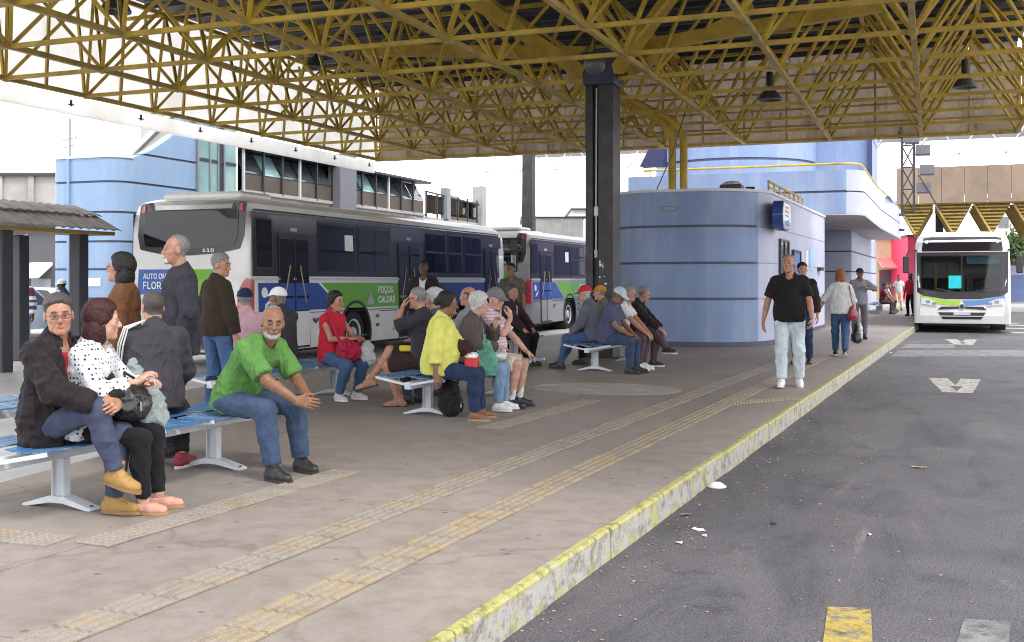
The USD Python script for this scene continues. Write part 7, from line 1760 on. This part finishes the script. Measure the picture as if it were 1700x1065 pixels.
B = held('waist_bag', 'yellow and black bag on the lap of the man in sunglasses', 'bag', P11, (.06, .20, .68))
part(B, 'bag_body', rbx(-.12, .12, -.07, .08, -.05, .02, .015), paint('bag_yellow', (.5, .42, .03), rough=.5)); part(B, 'lid', rbx(-.125, .125, -.075, .085, .021, .05, .012), black_c)
hw_ = P27[1]['hand'][1]
B = held('shoulder_bag', 'dark red shoulder bag of the woman with ginger hair', 'handbag', P27, P27[1]['sh'][1] + np.array([.06, -.06, -.48]))
part(B, 'bag_body', lump_e(.010, [((0, 0, 0), (.08, .15, .13)), ((0, 0, -.05), (.09, .17, .08))], .02, 14, 13), red_leather, True)
for k in (-1, 1): part(B, 'strap', tube([(.02, .1 * k, .1), (-.02, .06 * k, .32), (-.05, .02 * k, .52)], .011, 6), red_leather, True)
B = held('shopping_bag', 'black and white shopping bag carried by the woman with ginger hair', 'bag', P27, hw_ + np.array([.03, .05, -.36]))
part(B, 'bag_body', lump_e(.010, [((0, 0, 0), (.07, .16, .19)), ((0, 0, -.1), (.09, .17, .1))], .025, 12, 14), leather, True)
part(B, 'white_side', lump_e(.010, [((.05, .03, 0), (.055, .13, .17))], .02, 14, 15), pl_white, True)
for k in (-1, 1): part(B, 'handle', tube([(0, .07 * k, .17), (-.01, .03 * k, .27), (-.02, 0, .30)], .009, 6), leather, True)

# ================================================================ litter on the road
litter_w = paint('litter_white', (.68, .67, .64), rough=.6); litter_t = paint('litter_tan', (.3, .24, .17), rough=.8); litter_d = paint('litter_dark', (.03, .02, .02), rough=.8)
B = thing('cup_lid', 'white plastic lid lying on the asphalt beside the kerb', 'litter', (*on_ground(1190, 808, RR), RR), 20)
part(B, 'lid', lathe([(0, .036), (.036, .034), (.055, .022), (.062, .006), (.07, .003), (.07, .0)], 20), litter_w, 40); part(B, 'rim', lathe([(.064, .002), (.074, .002), (.074, .009), (.064, .009)], 20), litter_w)
for k, (u, v, w_, m, t) in enumerate(((1160, 881, .05, litter_w, 'white paper strip on the asphalt below the kerb'), (1140, 856, .09, litter_t, 'tan leaf scrap on the asphalt near the plastic lid'), (1127, 903, .05, litter_w, 'crumpled white scrap on the asphalt near the kerb foot'), (1284, 871, .05, litter_d, 'dark dried leaf on the asphalt in the middle of the road'), (1527, 777, .08, litter_t, 'pale orange scrap on the road ahead of the letter A'), (1170, 891, .03, litter_w, 'tiny white scrap beside the paper strip'), (1258, 725, .06, litter_w, 'white scrap lying against the kerb farther along'), (1444, 889, .03, litter_w, 'curl of white paper in the middle of the road'), (1479, 586, .08, litter_w, 'white scrap by the kerb near the far stripe'))):
    x, y = on_ground(u, v, RR)
    rg = np.random.default_rng(k); n = 9
    a = np.sort(rg.uniform(0, 2 * PI, n)); r = w_ * rg.uniform(.25, .5, n); ex = 2.0 if k in (0, 4) else 1.2
    top_ = np.c_[r * np.cos(a) * ex, r * np.sin(a), rg.uniform(.004, .02, n)]
    v_ = np.vstack([top_, top_ - [0, 0, .003], [[0, 0, .012]], [[0, 0, .009]]])
    f_ = [[2 * n, j, (j + 1) % n] for j in range(n)] + [[2 * n + 1, n + (j + 1) % n, n + j] for j in range(n)] + [[j, n + j, (j + 1) % n] for j in range(n)] + [[(j + 1) % n, n + j, n + (j + 1) % n] for j in range(n)]
    p_ = part('/World', 'litter_scrap', moved((v_, np.array(f_)), (x, y, RR + .001), rg.uniform(0, 3)), m)
    tag(p_, t, 'litter')
rg = np.random.default_rng(5)
vs, fs2 = [], []
for k in range(900):
    yy = 3.4 + 18 * rg.random() ** 1.6
    xx = kx(yy) + .02 + abs(rg.normal(0, .9 if k % 3 else .22))
    s_ = rg.uniform(.003, .010); a = rg.uniform(0, PI)
    q = np.array([(s_ * 1.6, 0, .004), (0, s_, .002), (-s_ * 1.4, 0, .005), (0, -s_, .002), (0, 0, .004 + s_ * .5)])
    c_, s2 = math.cos(a), math.sin(a)
    q = q @ np.array([[c_, s2, 0], [-s2, c_, 0], [0, 0, 1]]) + np.array([xx, yy, RR])
    n0 = len(vs) * 5; vs.append(q); fs2 += [[n0, n0 + 1, n0 + 4], [n0 + 1, n0 + 2, n0 + 4], [n0 + 2, n0 + 3, n0 + 4], [n0 + 3, n0, n0 + 4]]
p_ = part('/World', 'road_grit', (np.vstack(vs), np.array(fs2)), worn_paint('grit', (.36, .32, .25), (.13, .1, .08), wear=.5, scale=30))
tag(p_, 'small crumbs of leaf and stone along the foot of the kerb', 'grit', None, 'stuff')
